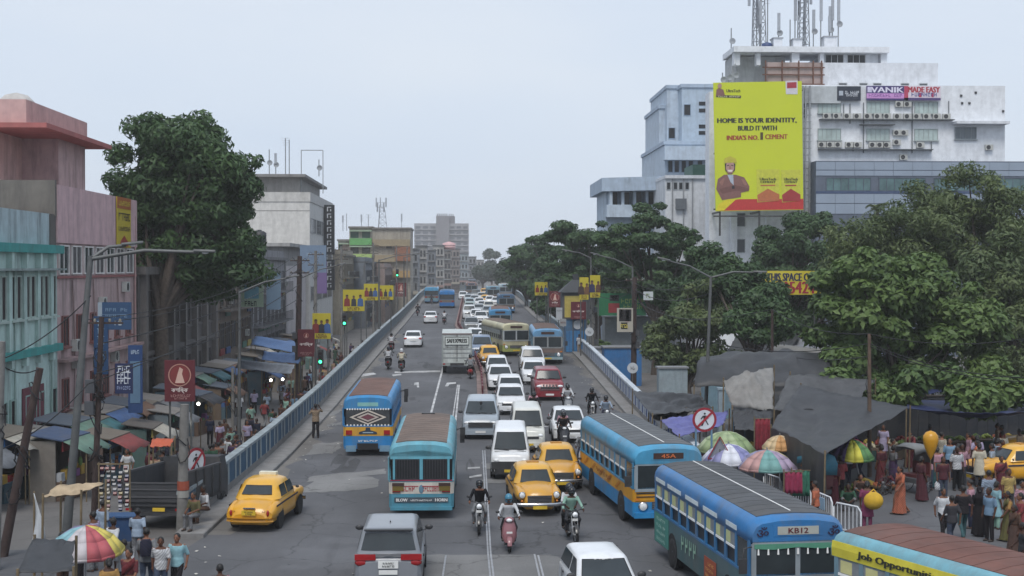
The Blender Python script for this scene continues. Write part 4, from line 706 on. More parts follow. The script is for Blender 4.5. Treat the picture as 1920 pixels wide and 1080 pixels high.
# ---------------- vehicles (local +Y is the front) ----------------
def rrect(w, y0, y1, c, z, bow=0):
    ym = (y0+y1)/2
    return [(-w+c, y0, z), (0, y0-bow, z), (w-c, y0, z), (w, y0+c*1.1, z), (w, ym, z), (w, y1-c*1.1, z), (w-c, y1, z), (0, y1+bow, z), (-w+c, y1, z), (-w, y1-c*1.1, z), (-w, ym, z), (-w, y0+c*1.1, z)]
CARS = dict(
 hatch=dict(L=3.65, W=1.62, H=1.52, hood=.98, belt=1.0, tail=1.06, wb=1.12, wt=.42, rt=-1.42, rb=-1.72, r=.28, ax=(1.2, -1.18)),
 sedan=dict(L=4.35, W=1.70, H=1.49, hood=.95, belt=.98, tail=1.05, wb=1.02, wt=.32, rt=-1.05, rb=-1.62, r=.3, ax=(1.32, -1.25)),
 suv=dict(L=4.1, W=1.82, H=1.83, hood=1.2, belt=1.22, tail=1.22, wb=.98, wt=.55, rt=-1.85, rb=-1.98, r=.35, ax=(1.28, -1.3)),
 mpv=dict(L=4.72, W=1.84, H=1.80, hood=1.12, belt=1.14, tail=1.16, wb=1.3, wt=.5, rt=-2.05, rb=-2.28, r=.34, ax=(1.45, -1.35)),
 van=dict(L=4.1, W=1.62, H=1.98, hood=1.08, belt=1.14, tail=1.14, wb=1.5, wt=1.15, rt=-1.98, rb=-2.03, r=.29, ax=(1.25, -1.3)))
def car(kind, name, label, cat='car', col='d8dadc', plate='w', bumper=None, far=False, taxi=False, roofrack=False):
    s = CARS[kind]; L, W, Hh, r = s['L'], s['W'], s['H'], s['r']; w = W/2; root = thing(name, label, cat); y0, y1 = -L/2, L/2; zb = .22
    st = [(y0, s['tail']*.80, w*.84), (y0+.06, s['tail']*.94, w*.92), (y0+.25, s['tail'], w*.98), (s['rb']+.1, s['belt']+.01, w), (0, s['belt'], w), (s['wb']-.1, s['belt'], w), (s['wb']+.12, s['hood'], w*.99),
          (lerp(s['wb'], y1, .75), s['hood']*.95, w*.97), (y1-.1, s['hood']*.84, w*.92), (y1, s['hood']*.66, w*.82)]
    rings = []
    for y, zt, ww in st:
        h = zt-zb; b = zb+(.06 if abs(y) > L/2-.2 else 0)
        hp = [(0, b), (ww*.85, b), (ww*.97, b+.08), (ww, b+.3*h), (ww*1.0, b+.6*h), (ww*.975, zt-.1), (ww*.9, zt-.015), (ww*.5, zt+.015)]
        rings.append([(x, y, z) for x, z in hp]+[(0, y, zt+.025)]+[(-x, y, z) for x, z in hp[:0:-1]])
    MB().ring(rings).build('body', paint, root, col=col)
    wr = w*.78; wbelt = w*.95; Z0, Z1 = s['belt']-.03, Hh-.06
    def edge(t): return lerp(wbelt, wr, t), lerp(s['rb'], s['rt'], t), lerp(s['wb'], s['wt'], t), lerp(Z0, Z1, t)
    rg = []
    for t in (0, .35, .7, .93): ww, a, b, z = edge(t); rg.append(rrect(ww, a, b, .12, z, .05))
    ww, a, b, z = edge(1); rg.append(rrect(ww-.03, a+.04, b-.06, .12, Z1+.02, .03)); rg.append(rrect(ww-.14, a+.18, b-.2, .12, Hh-.008)); rg.append(rrect(ww-.4, a+.4, b-.45, .1, Hh))
    MB().ring(rg).build('roof', paint, root, col=col)
    def gl(name, f, t0, t1, inset=.1):    # front (+1) / rear (-1) glass
        q = []
        for t, sg in ((t0, -1), (t0, 1), (t1, 1), (t1, -1)):
            ww, a, b, z = edge(t); q.append((sg*(ww-inset), (b+.014 if f > 0 else a-.014), z))
        for i in (1, 0): pass
        bt, tp = q[:2], q[2:]; bow = .05*f
        row = lambda a, c: [(lerp(a[0], c[0], u), lerp(a[1], c[1], u)+bow*(1-(2*u-1)**2), a[2]) for u in (0, .25, .5, .75, 1)]
        return MB().ring([row(bt[0], bt[1]), row(tp[1], tp[0])], False, True, False).build(name, glass, root)
    ws = gl('windscreen', 1, .1, .92); gl('rear_window', -1, .22 if kind != 'van' else .15, .9)
    if not far:
        ym = lerp(s['wb'], s['rb'], .46)
        for sg in (-1, 1):
            for ya, yb in ((None, ym+.05), (ym-.05, 0)):
                q = []
                for t in (.1, .88):
                    ww, a, b, z = edge(t); fy = b-.16 if ya is None else ya; ry = yb if ya is None else a+.16
                    q.append([(sg*(ww+.012), ry, z), (sg*(ww+.012), fy, z)])
                MB().face([q[0][0], q[0][1], q[1][1], q[1][0]]).build('side_window', glass, root)
            MB().sph((sg*(w+.1), s['wb']-.18, s['belt']+.1), (.12, .06, .085)).bar((sg*(w-.04), s['wb']-.18, s['belt']+.02), (sg*(w+.08), s['wb']-.18, s['belt']+.06), .03).build('mirror', dsteel, root)
        for sg in (-1, 1):
            for yy in (s['wb']-.05, ym, s['rb']+.62): MB().box((sg*w*1.0-.004, yy-.008, .35), (sg*w*1.0+.006, yy+.008, s['belt']-.12)).build('door_seam', black, root)
            for yy in (ym+.18, s['rb']+.8): MB().box((sg*w-.01, yy-.09, s['belt']-.2), (sg*w+.025, yy+.07, s['belt']-.16)).build('door_handle', dsteel, root)
        zw = s['belt']+.02; yw = s['wb']+.03
        for x0, x1 in ((-.55, -.02), (.05, .6)): MB().bar((x0, yw+.03, zw), (x1, yw-.03, zw+.06), .02).build('wiper', black, root)
        e0, e1 = edge(.1), edge(.92); MB().tube([(-(e0[0]-.1), e0[2]+.02, e0[3]), (0, e0[2]+.07, e0[3]), (e0[0]-.1, e0[2]+.02, e0[3]), (e1[0]-.1, e1[2]+.02, e1[3]), (0, e1[2]+.07, e1[3]), (-(e1[0]-.1), e1[2]+.02, e1[3]), (-(e0[0]-.1), e0[2]+.02, e0[3])], .014, 5).build('windscreen_seal', black, root)
        MB().box((-w*.8, lerp(s['wb'], y1, .1), s['hood']+.02), (w*.8, lerp(s['wb'], y1, .1)+.012, s['hood']+.036)).build('bonnet_seam', dsteel, root)
    hz = s['hood']*.74
    for sg in (-1, 1):
        MB().sph((sg*w*.70, y1-.085, hz), (.19 if kind != 'van' else .13, .09, .085), 8, 5).build('headlight', lampw, root)
        tl = (.07, .05, .2) if kind in ('suv', 'van', 'hatch') else (.17, .06, .1)
        MB().sph((sg*w*.80, y0+.035, s['tail']*.80), tl, 8, 5).build('tail_light', lampr, root)
    bp = bumper or dsteel
    MB().box((-w*.62, y1-.06, hz-.16), (w*.62, y1+.004, hz-.03)).build('grille', dsteel, root)
    for yy, d in ((y1, 1), (y0, -1)):
        MB().ring([[(x, yy+d*(.06-.1*abs(x/w)**2.5), z) for x in (-w*.93, -w*.6, 0, w*.6, w*.93)]+[(x, yy-d*(.1+.1*abs(x/w)**2.5), z) for x in (w*.93, w*.6, 0, -w*.6, -w*.93)] for z in (.26, .3, .44, .48)], True, True).build('bumper', bp if bumper else paint, root, col=col)
        MB().box((-.25, min(yy+d*.058, yy+d*.075), .34 if d > 0 else .62), (.25, max(yy+d*.058, yy+d*.075), .45 if d > 0 else .74)).build('number_plate', platew if plate == 'w' else platey, root)
    for sg in (-1, 1):
        for ay in s['ax']:
            wheel(r, .19, root, sg*(w-.085), ay)
            if not far: MB().lathe([(r*1.16, 0), (.02, 0)], 14, (sg*(w+.004), ay, r*1.02), 'x', False).build('wheel_arch', rubber, root)
    return root
def pose(root, px, py, L, da=0, away=False, fz=zr):
    """nearest bumper's ground point at the picture point; da = heading offset in degrees (clockwise)"""
    p = gr(px, py, fz); a = R(da); d = Vector((math.sin(a), math.cos(a), 0)); c = p+d*(L/2); c.z = fz(c.y)+.006
    root.location = c; root.rotation_euler = (math.atan2(fz(c.y+1)-fz(c.y-1), 2)*(1 if away else -1), 0, (0 if away else PI)-a); return root

def pw(root, x, y, L, da):
    a = R(da); root.location = (x+math.sin(a)*L/2, y+math.cos(a)*L/2, .006); root.rotation_euler = (0, 0, PI-a); return root
def ambassador(label, group=None, boot_sign=False):
    root = thing('yellow_taxi', label, 'taxi', group=group); Y = 'd49a1e'; w = .83; y0, y1 = -2.15, 2.15
    st = [(y0, .62, .60), (y0+.08, .80, .70), (-1.8, .93, .76), (-1.3, 1.0, .80), (-.9, 1.02, .82), (.6, 1.02, .82), (.95, 1.03, .76), (1.4, 1.0, .64), (1.85, .92, .58), (2.05, .82, .52), (2.12, .68, .45)]
    rings = []
    for y, zt, ww in st:
        zb = .26 if abs(y) < 2.1 else .34; h = zt-zb
        hp = [(0, zb), (ww*.86, zb), (ww*.98, zb+.08), (ww, zb+.35*h), (ww*.99, zb+.62*h), (ww*.93, zt-.12), (ww*.78, zt-.025), (ww*.4, zt+.025)]
        rings.append([(x, y, z) for x, z in hp]+[(0, y, zt+.045)]+[(-x, y, z) for x, z in hp[:0:-1]])
    MB().ring(rings).build('body', paint, root, col=Y)
    for sg in (-1, 1):
        MB().ring([[(sg*(.62+dx)+rr*math.cos(2*PI*k/10), y, z+hh*math.sin(2*PI*k/10)) for k in range(10)] for y, z, rr, hh, dx in ((.7, .66, .1, .28, .1), (1.0, .70, .17, .28, .02), (1.4, .72, .20, .26, 0), (1.75, .73, .20, .22, 0), (1.98, .74, .17, .16, -.01), (2.06, .74, .13, .12, -.01))]).build('fender', paint, root, col=Y)
        MB().ring([[(sg*.66+rr*math.cos(2*PI*k/10), y, z+hh*math.sin(2*PI*k/10)) for k in range(10)] for y, z, rr, hh in ((-.75, .6, .12, .2), (-1.1, .66, .19, .3), (-1.5, .66, .2, .3), (-1.9, .62, .18, .24), (-2.12, .58, .12, .14))]).build('rear_fender', paint, root, col=Y)
        h = MB().lathe([(.125, -.05), (.13, 0), (.1, .025)], 14, (sg*.61, 2.06, .76), 'y').build('headlight', chrome, root)
        MB().lathe([(.1, .02), (.06, .045), (.01, .05)], 12, (sg*.61, 2.06, .76), 'y').build('lens', lampw, h)
        MB().sph((sg*.63, -2.12, .66), (.05, .05, .11), 8, 6).build('tail_light', lampr, root)
        MB().sph((sg*.62, 2.1, .56), (.045, .03, .04)).build('indicator', lampo, root)
        MB().box((sg*.826-.006, -1.7, .80), (sg*.826+.006, .95, .86)).build('side_stripe', pm('23283f', .5), root)
    def edge(t): return lerp(.77, .60, t**1.4), lerp(-1.35, -.80, t), lerp(.92, .42, t), lerp(.97, 1.5, t)
    rg = []
    for t in (0, .3, .6, .85, 1): ww, a, b, z = edge(t); rg.append(rrect(ww, a-.04, b, .2, z, .08))
    rg.append(rrect(.52, -.72, .3, .2, 1.555, .06)); rg.append(rrect(.36, -.5, .12, .2, 1.59, .03)); rg.append(rrect(.12, -.25, -.05, .06, 1.6))
    MB().ring(rg).build('roof', paint, root, col='d9a535')
    for nm, f in (('windscreen', 1), ('rear_window', -1)):
        m = MB(); cols = (-1, -.5, 0, .5, 1); t0, t1 = (.12, .84) if f > 0 else (.32, .8); k = .8 if f > 0 else .78
        row = lambda t: [((edge(t)[0]-.08)*k*c, (edge(t)[2]+.03 if f > 0 else edge(t)[1]-.07)+f*.05*(1-c*c), edge(t)[3]) for c in cols]
        a, b = row(t0), row(t1)
        for i in range(4): m.face([a[i], a[i+1], b[i+1], b[i]], True)
        m.build(nm, glass, root)
        fr = MB().tube([a[0]]+a[1:]+b[::-1]+[a[0]], .018, 5).build('window_seal', dsteel, root)
    for sg in (-1, 1):
        for ya, yb in ((-.98, -.25), (-.17, .62)):
            q = [(sg*(edge(t)[0]+.014), lerp(ya, yb, u)+(-.16*t if u == 1 and yb > 0 else (.1*t if u == 0 and ya < -.5 else 0)), edge(t)[3]) for t, u in ((.1, 0), (.1, 1), (.8, 1), (.8, 0))]
            MB().face(q).build('side_window', glass, root)
        for ay in (1.25, -1.22):
            wheel(.33, .17, root, sg*.74, ay, chrome)
            MB().lathe([(.36, 0), (.02, 0)], 14, (sg*.835, ay, .36), 'x', False).build('wheel_arch', rubber, root)
        MB().sph((sg*.86, .75, 1.08), (.07, .03, .05)).build('mirror', dsteel, root)
    g = MB().box((-.42, 2.1, .5), (.42, 2.14, .72)).build('grille', dsteel, root)
    for z in (.53, .58, .63, .68): MB().box((-.43, 2.13, z-.012), (.43, 2.165, z+.012)).build('grille_bar', chrome, g)
    MB().box((-.44, 2.1, .72), (.44, 2.17, .76)).build('grille_trim', chrome, root)
    for yy, m in ((2.24, chrome), (-2.24, pm('b8862a', .5))):
        b = MB().ring([[(x, yy-math.copysign(.16*abs(x/.8)**3, yy)+dy, z) for x in (-.8, -.55, 0, .55, .8)] for dy, z in ((-.03, .38), (.03, .38), (.04, .44), (.03, .5), (-.03, .5))], False, True, False).build('bumper', m, root)
    MB().box((-.25, 2.27, .3), (.25, 2.285, .41)).build('number_plate', platey, root)
    p = MB().box((-.24, -2.215, .6), (.24, -2.2, .76)).build('number_plate', platey, root)
    txt(MB(), '~~~~~~', (0, -2.216, .71), .3, .045).build('lettering', black, p); txt(MB(), '~~~~', (0, -2.216, .645), .22, .05).build('lettering', black, p)
    for x in (-.55, .5): txt(MB(), '~~~~' if x < 0 else '~~', (x, -2.125, .72), .14, .05).build('lettering', pm('7a2a12'), root)
    MB().box((-.2, -2.15, .80), (.2, -2.1, .84)).build('plate_lamp', chrome, root)
    MB().box((-.22, -.3, 1.595), (.22, 0, 1.625)).build('roof_vent', pm('a8762a', .6), root) if not boot_sign else MB().box((-.3, .05, 1.55), (.3, .3, 1.68)).build('roof_sign', pm('d5d3c0', .6), root)
    return root

def bus(label, c, L=9.4, group=None, name='bus', far=False, doors=True):
    """c: skirt, waist, pillar, cove, roof colours + face colours"""
    root = thing(name, label, 'bus', group=group); w = 1.2; y0, y1 = -L/2, L/2
    def shell(nm, z0, z1, col, m=buspaint, inset=0, rb=.1):
        ww = w-inset
        pts = [(-ww+rb, y0+inset), (ww-rb, y0+inset), (ww, y0+inset+rb), (ww, y1-inset-rb), (ww-rb, y1-inset), (-ww+rb, y1-inset), (-ww, y1-inset-rb), (-ww, y0+inset+rb)]
        return MB().ring([[(x, y, z) for x, y in pts] for z in (z0, z1)], True, False).build(nm, m, root, col=col)
    shell('skirt', .42, .93, c['skirt']); shell('waist_band', .93, 1.36, c['waist'], inset=-.004); shell('dark_interior', .5, 2.24, None, glassd, .06); shell('rub_rail', 1.36, 1.42, c['pillar'], inset=-.012)  # the inset core is a solid coloured dark as the unlit cabin behind open windows
    prof = [(w+.005, 2.2), (w+.01, 2.4), (w*.985, 2.56), (w*.91, 2.70), (w*.8, 2.77), (w*.45, 2.83), (0, 2.85)]
    rings = []
    for y, k, dz in ((y0-.02, .95, -.12), (y0+.1, .99, -.03), (y0+.4, 1, 0), (y1-.4, 1, 0), (y1-.1, .99, -.03), (y1+.03, .95, -.12)):
        h = [(x*k, z+(dz if z > 2.45 else 0)) for x, z in prof]; rings.append([(x, y, z) for x, z in h]+[(-x, y, z) for x, z in h[::-1][1:]])
    MB().ring(rings).build('roof_cove', buspaint, root, col=c['cove'])
    rp = [(x*.79/.8, z) for x, z in ((w*.8, 2.785), (w*.45, 2.845), (0, 2.866))]
    full = [(x, z) for x, z in rp]+[(-x, z) for x, z in rp[::-1][1:]]
    rs = MB().ring([[(x, y, z) for x, z in full]+[(x, y, z-.05) for x, z in full[::-1]] for y in (y0+.22, y1-.32)], True, False).build('roof_sheet', mat('bus_roof', rough=.8, objcol=True, var=.3, scale=.9, grime=.55, dirt=(.09, .085, .08)), root, col=c['roof'])
    if not far:
        m = MB(); n = int(L/.62)
        for i in range(1, n):
            y = y0+.22+(L-.54)*i/n; m.ring([[(x, y+d, z+.006) for x, z in full]+[(x, y+d, z-.02) for x, z in full[::-1]] for d in (-.012, .012)], True, False)
        m.build('roof_ribs', mat('bus_rib', rough=.7, objcol=True, var=.1), rs, col=[q*.75 for q in hx(c['roof'])])
    # side windows: pillars proud of a dark interior, each window its own sash
    n = 9; ya, yb = y0+.25, y1-1.15; pw = (yb-ya)/n
    for sg in (-1, 1):
        for i in range(n+1):
            y = ya+pw*i; MB().box((sg*w-.05, y-.07, 1.4), (sg*w+.006, y+.07, 2.24)).build('pillar', buspaint, root, col=c['pillar'])
        for i in range(n if not far else 0):
            y = ya+pw*(i+.5); hw = pw/2-.07
            s_ = MB().box((sg*w-.05, y-hw, 1.86), (sg*w-.012, y+hw, 2.2)).build('shutter', mat('window_shutter', (.22, .24, .25), .4, var=.2, grime=.3), root)
            MB().box((sg*w-.04, y-hw, 1.80), (sg*w+.004, y+hw, 1.86)).build('sash_rail', whitep if c.get('sash') else buspaint, s_, col=c['pillar'])
        MB().box((sg*w-.05, y1-1.05, 1.42), (sg*w-.01, y1-.2, 2.2)).build('driver_window', glass, root)
        MB().box((sg*w-.05, y1-.2, 1.4), (sg*w+.006, y1-.06, 2.24)).build('pillar', buspaint, root, col=c['pillar'])
        for ay in (y1-1.75, y0+2.3):
            wheel(.45, .28, root, sg*(w-.13), ay, rustm); MB().lathe([(.54, 0), (.02, 0)], 16, (sg*(w+.006), ay, .5), 'x', False).build('wheel_arch', rubber, root)
    # front
    yf = y1
    for sg in (-1, 1):
        p = MB().box((sg*.56-.5, yf-.03, 1.38), (sg*.56+.5, yf+.012, 2.16)).build('windscreen', glass, root)
        MB().lathe([(.16, -.02), (.17, .03), (.13, .05)], 14, (sg*.86, yf, .78), 'y').build('headlight', chrome, root)
        MB().lathe([(.13, .04), (.05, .07), (.01, .072)], 12, (sg*.86, yf, .78), 'y').build('headlight_lens', lampw, root)
        MB().box((sg*1.06-.08, yf, .98), (sg*1.06+.08, yf+.03, 1.06)).build('indicator', lampo, root)
        if not far:
            MB().tube([(sg*1.15, yf, 2.1), (sg*1.42, yf+.2, 2.1), (sg*1.45, yf+.22, 1.85)], .018, 5).build('mirror_arm', dsteel, root); MB().box((sg*1.45-.1, yf+.2, 1.5), (sg*1.45+.1, yf+.25, 1.86)).build('mirror', dsteel, root)
        tl = MB().box((sg*.92-.15, y0-.035, 1.0), (sg*.92+.15, y0, 1.2)).build('tail_light', lampr, root)
        MB().box((sg*.92-.15, y0-.036, .97), (sg*.92+.15, y0+.01, 1.0)).build('tail_trim', dsteel, tl)
    MB().box((-1.14, yf-.02, 2.16), (1.14, yf+.03, 2.22)).build('windscreen_header', buspaint, root, col=c.get('frame', 'a8adb0')); MB().box((-1.14, yf-.02, 1.28), (1.14, yf+.035, 1.38)).build('windscreen_sill', buspaint, root, col=c.get('frame', 'a8adb0'))
    for x in (-1.11, 0, 1.11): MB().box((x-.06, yf-.02, 1.38), (x+.06, yf+.024, 2.16)).build('windscreen_post', buspaint, root, col=c.get('frame', 'a8adb0'))
    g = MB().box((-.55, yf, .68), (.55, yf+.02, .92)).build('grille', dsteel, root)
    for z in (.72, .79, .86): MB().box((-.54, yf+.018, z-.015), (.54, yf+.03, z+.015)).build('grille_bar', steel, g)
    MB().box((-1.18, yf-.02, .4), (1.18, yf+.1, .58)).build('front_bumper', buspaint, root, col=c.get('bump', c['skirt']))
    MB().box((-.62, yf-.1, 2.34), (.62, yf+.04, 2.62)).build('destination_box', buspaint, root, col=c.get('box', c['cove']))
    b = MB().box((-.52, yf+.04, 2.38), (.52, yf+.05, 2.58)).build('destination_board', pm(c.get('board', '3a241c')), root)
    if c.get('dest'): txt(MB(), c['dest'], (0, yf+.05, 2.48), .5, .13, (-1, 0, 0)).build('lettering', pm(c.get('dcol', 'c86a3a')), b)
    MB().box((-.3, yf+.1, .44), (.3, yf+.115, .55)).build('number_plate', platey, root)
    # rear
    MB().box((-1.15, y0-.09, .34), (1.15, y0+.02, .46)).build('rear_bumper', buspaint, root, col=c.get('bump', c['skirt']))
    MB().box((-1.05, y0-.012, 1.42), (1.05, y0+.04, 2.2)).build('rear_window', mat('dusty_glass', (.05, .055, .06), .25, var=.3), root)
    return root
def moto(label, kind='bike', col='16181c', group=None):
    root = thing('motorcycle' if kind == 'bike' else 'scooter', label, 'motorbike' if kind == 'bike' else 'scooter', group=group); r = .29 if kind == 'bike' else .23; wb = .66 if kind == 'bike' else .62
    for y in (wb, -wb):
        t = MB().lathe([(r-.09, -.04), (r-.02, -.05), (r, 0), (r-.02, .05), (r-.09, .04)], 16, (0, 0, 0), 'x').build('wheel', rubber, root, (0, y, r))
        m = MB().lathe([(r-.085, -.025), (r-.085, .025)], 14, axis='x').lathe([(.05, -.06), (.05, .06)], 8, axis='x', cap=True)
        for k in range(5): a = 2*PI*k/5; m.bar((0, .04*math.cos(a), .04*math.sin(a)), (0, (r-.08)*math.cos(a), (r-.08)*math.sin(a)), .03)
        m.build('rim', steel, t)
    hb = 1.0; MB().tube([(-.34, .2, hb+.03), (-.2, .3, hb+.05), (0, .38, hb-.02), (.2, .3, hb+.05), (.34, .2, hb+.03)], .016, 6).build('handlebar', dsteel, root)
    for sg in (-1, 1):
        MB().tube([(sg*.22, .3, hb+.05), (sg*.33, .32, hb+.2)], .01, 5).sph((sg*.36, .31, hb+.22), (.07, .02, .045), 8, 5).build('mirror', dsteel, root)
    if kind == 'bike':
        for sg in (-1, 1): MB().tube([(sg*.09, wb, r), (sg*.09, .42, .78), (sg*.08, .36, .98)], .022, 6).build('fork', steel, root)
        MB().tube([(0, .4, .85), (0, .1, .8), (0, -.5, .72)], .04, 6).tube([(0, .4, .82), (0, .15, .35), (0, -.25, .33), (0, -.35, .7)], .025, 6).build('frame', dsteel, root)
        MB().sph((0, .12, .42), (.14, .2, .17), 8, 6).box((-.1, 0, .3), (.1, .26, .55)).build('engine', steel, root)
        MB().sph((0, .14, .83), (.15, .28, .13), 10, 7).build('fuel_tank', paint, root, col=col)
        MB().ring([[(x*wd, y, z+dz) for x, dz in ((-.14, 0), (.14, 0), (.12, .08), (-.12, .08))] for y, z, wd in ((-.08, .76, .8), (-.3, .77, 1), (-.75, .84, .8))], True, True).build('seat', rubber, root)
        MB().sph((0, .46, .93), (.11, .09, .12), 10, 6).build('headlight_cowl', paint, root, col=col); MB().lathe([(.09, 0), (.05, .04), (.01, .05)], 10, (0, .53, .92), 'y').build('headlight', lampw, root)
        MB().lathe([(r+.04, -.06), (r+.06, 0), (r+.04, .06)], 10, (0, wb, r), 'x', True, .35, 2.2).build('mudguard', paint, root, col=col); MB().ring([[(-.09, y, z), (.09, y, z), (.07, y, z+.05), (-.07, y, z+.05)] for y, z in ((-.4, .7), (-.75, .78), (-.95, .68), (-1.0, .5))], True, True).build('tail', paint, root, col=col)
        MB().tube([(.13, .2, .3), (.16, -.2, .26), (.18, -.75, .36)], [.025, .03, .05], 7).build('exhaust', steel, root)
    else:
        MB().ring([[(-wd, y, z), (-wd*.6, y+.07, z), (0, y+.1, z), (wd*.6, y+.07, z), (wd, y, z), (wd*.9, y-.05, z), (-wd*.9, y-.05, z)] for y, z, wd in ((.5, .3, .16), (.47, .5, .24), (.40, .75, .22), (.34, .95, .15))]).build('apron', paint, root, col=col)
        MB().ring([[(-.16, y, .22), (.16, y, .22), (.16, y, .28), (-.16, y, .28)] for y in (-.3, .48)], True, False).build('footboard', dsteel, root)
        MB().ring([[(wd*math.cos(2*PI*k/10), y, z+hh*math.sin(2*PI*k/10)) for k in range(10)] for y, z, wd, hh in ((-.1, .45, .13, .2), (-.3, .5, .2, .22), (-.65, .53, .19, .2), (-.95, .6, .08, .1))]).build('body', paint, root, col=col)
        MB().ring([[(x*wd, y, z+dz) for x, dz in ((-.15, 0), (.15, 0), (.12, .09), (-.12, .09))] for y, z, wd in ((-.05, .68, .8), (-.3, .7, 1), (-.8, .74, .8))], True, True).build('seat', rubber, root)
        MB().sph((0, .4, .98), (.16, .1, .1), 10, 6).build('handlebar_cowl', paint, root, col=col); MB().sph((0, .47, .98), (.1, .05, .06), 8, 5).build('headlight', lampw, root)
        MB().lathe([(r+.03, -.07), (r+.06, 0), (r+.03, .07)], 10, (0, wb, r), 'x', True, .1, 2.8).build('mudguard', paint, root, col=col)
    MB().box((-.09, (wb+.02 if kind != 'bike' else .52), .72 if kind == 'bike' else .6), (.09, (wb+.03 if kind != 'bike' else .535), .8 if kind == 'bike' else .66)).build('number_plate', platew, root)
    MB().box((-.07, -1.03, .55), (.07, -.97, .63)).build('tail_light', lampr, root)
    return root
# ---- the buses
BL = '2f7fb0'; 
def side_text(b, t, sg, y, z, w, h, m, x=1.212): return txt(MB(), t, (sg*x, y, z), w, h, (0, sg, 0)).build('lettering', m, b)
b = bus('blue and yellow bus with brown roof and a diamond painted on its rear window', dict(skirt='2d7cb4', waist='d09a2c', pillar='2d7cb4', cove='2f82b8', roof='6e5248'), 8.6)
b.scale = (.93, .97, .97); pose(b, 690, 855, 8.4, .3, True); y0 = -4.3
for k, (a, m) in enumerate(((.98, black), (.9, pm('c9c0b4')), (.72, pm('2a2326')), (.55, pm('b9aea4')), (.36, pm('4a2430')), (.3, pm('6d3a44')))):
    MB().slab([(a, y0-.014-.004*k, 1.81), (0, y0-.014-.004*k, 1.81+a*.39), (-a, y0-.014-.004*k, 1.81), (0, y0-.014-.004*k, 1.81-a*.39)], (0, -.004, 0)).build('painted_diamond', m, b)
for z, n in ((2.19, 17), (1.44, 13)):
    for i in range(n): MB().slab([(-1+2*i/(n-1)+dx*.05, y0-.02, z+dz*.05) for dx, dz in ((-1, 0), (0, -1), (1, 0), (0, 1))], (0, -.006, 0)).build('fringe_dot', whitep, b)
MB().box((-.5, y0-.03, 2.32), (.5, y0+.05, 2.5)).build('rear_board', pm('7fb0ac'), b)
MB().slab([(-.45, y0-.02, 1.02), (.45, y0-.02, 1.02), (.42, y0-.02, 1.12), (.12, y0-.02, 1.2), (.1, y0-.02, 1.33), (-.1, y0-.02, 1.33), (-.12, y0-.02, 1.2), (-.42, y0-.02, 1.12)], (0, -.01, 0)).build('painted_crest', pm('27384a'), b)
MB().box((-.25, y0-.036, 1.07), (.25, y0-.03, 1.11)).build('crest_band', pm('9fb3bd'), b)
txt(MB(), '~~~~~~~', (0, y0, .7), .95, .08).build('lettering', whitep, b); MB().box((-.52, y0-.1, .3), (.5, y0-.085, .6)).build('engine_bay', black, b)
for sg in (-1, 1): MB().box((sg*.82-.25, y0-.16, .22), (sg*.82+.25, y0-.09, .5)).build('step', buspaint, b, col='6f8fa5')
MB().tube([(1.2, 3.9, 2.15), (1.5, 4.1, 2.2), (1.5, 4.1, 1.8)], .025, 5).box((1.38, 4.05, 1.85), (1.6, 4.12, 2.25)).build('mirror', dsteel, b)
b = bus('light blue bus with rust-brown roof and two barred rear windows above red lettering', dict(skirt='4a879a', waist='c3beb4', pillar='5c9aab', cove='63a2b2', roof='6f5f55'), 8.8)
b.scale = (.94, .95, .96); pose(b, 790, 974, 8.4, .6, True); y0 = -4.4
MB().box((-1.16, y0-.03, 1.4), (1.16, y0-.012, 1.44)).build('red_line', pm('8a2440'), b)
for x0, x1 in ((-.97, -.06), (.06, .97)):
    p = MB().box((x0, y0-.03, 1.5), (x1, y0-.012, 2.17)).build('rear_pane', glassd, b)
    for i in range(9): x = x0+.05+(x1-x0-.1)*i/8; MB().box((x-.012, y0-.045, 1.5), (x+.012, y0-.03, 2.17)).build('window_bar', dsteel, p)
for a in ((-1.05, -.97), (-.06, .06), (.97, 1.05)): MB().box((a[0], y0-.05, 1.46), (a[1], y0-.01, 2.22)).build('rear_post', buspaint, b, col='5c9aab')
MB().slab([(-1.16, y0-.02, 2.3), (1.16, y0-.02, 2.3), (1.05, y0-.02, 2.42), (0, y0-.02, 2.52), (-1.05, y0-.02, 2.42)], (0, .1, 0)).build('rear_cornice', buspaint, b, col='63a2b2')
rd = pm('a03038')
for x, t, a in ((-.42, '^^^^^', .12), (.34, '^^^^^^^', .12)): txt(MB(), t, (x, y0-.006, 1.12), .62, .2, arc=a).build('lettering', rd, b)
MB().sph((0, y0-.01, 1.1), (.09, .012, .16)).build('painted_flower', pm('5d7c8e'), b)
for sg in (-1, 1):
    MB().box((sg*.86-.2, y0-.05, 1.04), (sg*.86+.2, y0-.01, 1.22)).build('lamp_board', pm('6a5a20'), b); MB().box((sg*.86-.22, y0-.06, 1.22), (sg*.86+.22, y0-.01, 1.33)).build('lamp_hood', pm('3a2622'), b)
q = MB().box((-1.0, y0-.03, .62), (1.0, y0-.006, .8)).build('slogan_board', pm('3f4a52'), b)
txt(MB(), 'BLOW', (-.72, y0-.03, .71), .42, .11).build('lettering', whitep, q); txt(MB(), 'HORN', (.74, y0-.03, .71), .45, .11).build('lettering', whitep, q)
txt(MB(), '~~~~~~~~~~~~~', (0, y0-.03, .7), .8, .06).build('lettering', whitep, q)
MB().tube([(1.2, 4.2, 2.1), (1.45, 4.3, 2.2)], .02, 5).box((1.36, 4.28, 1.9), (1.58, 4.34, 2.2)).build('mirror', dsteel, b)
MB().box((-.28, 3.6, 2.84), (.28, 3.8, 2.9)).build('roof_hatch', dsteel, b)
def white_line(b, L): MB().bar((.02, -L/2+.3, 2.874), (.02, L/2-.5, 2.874), .035, .012).build('roof_seam', whitep, b)
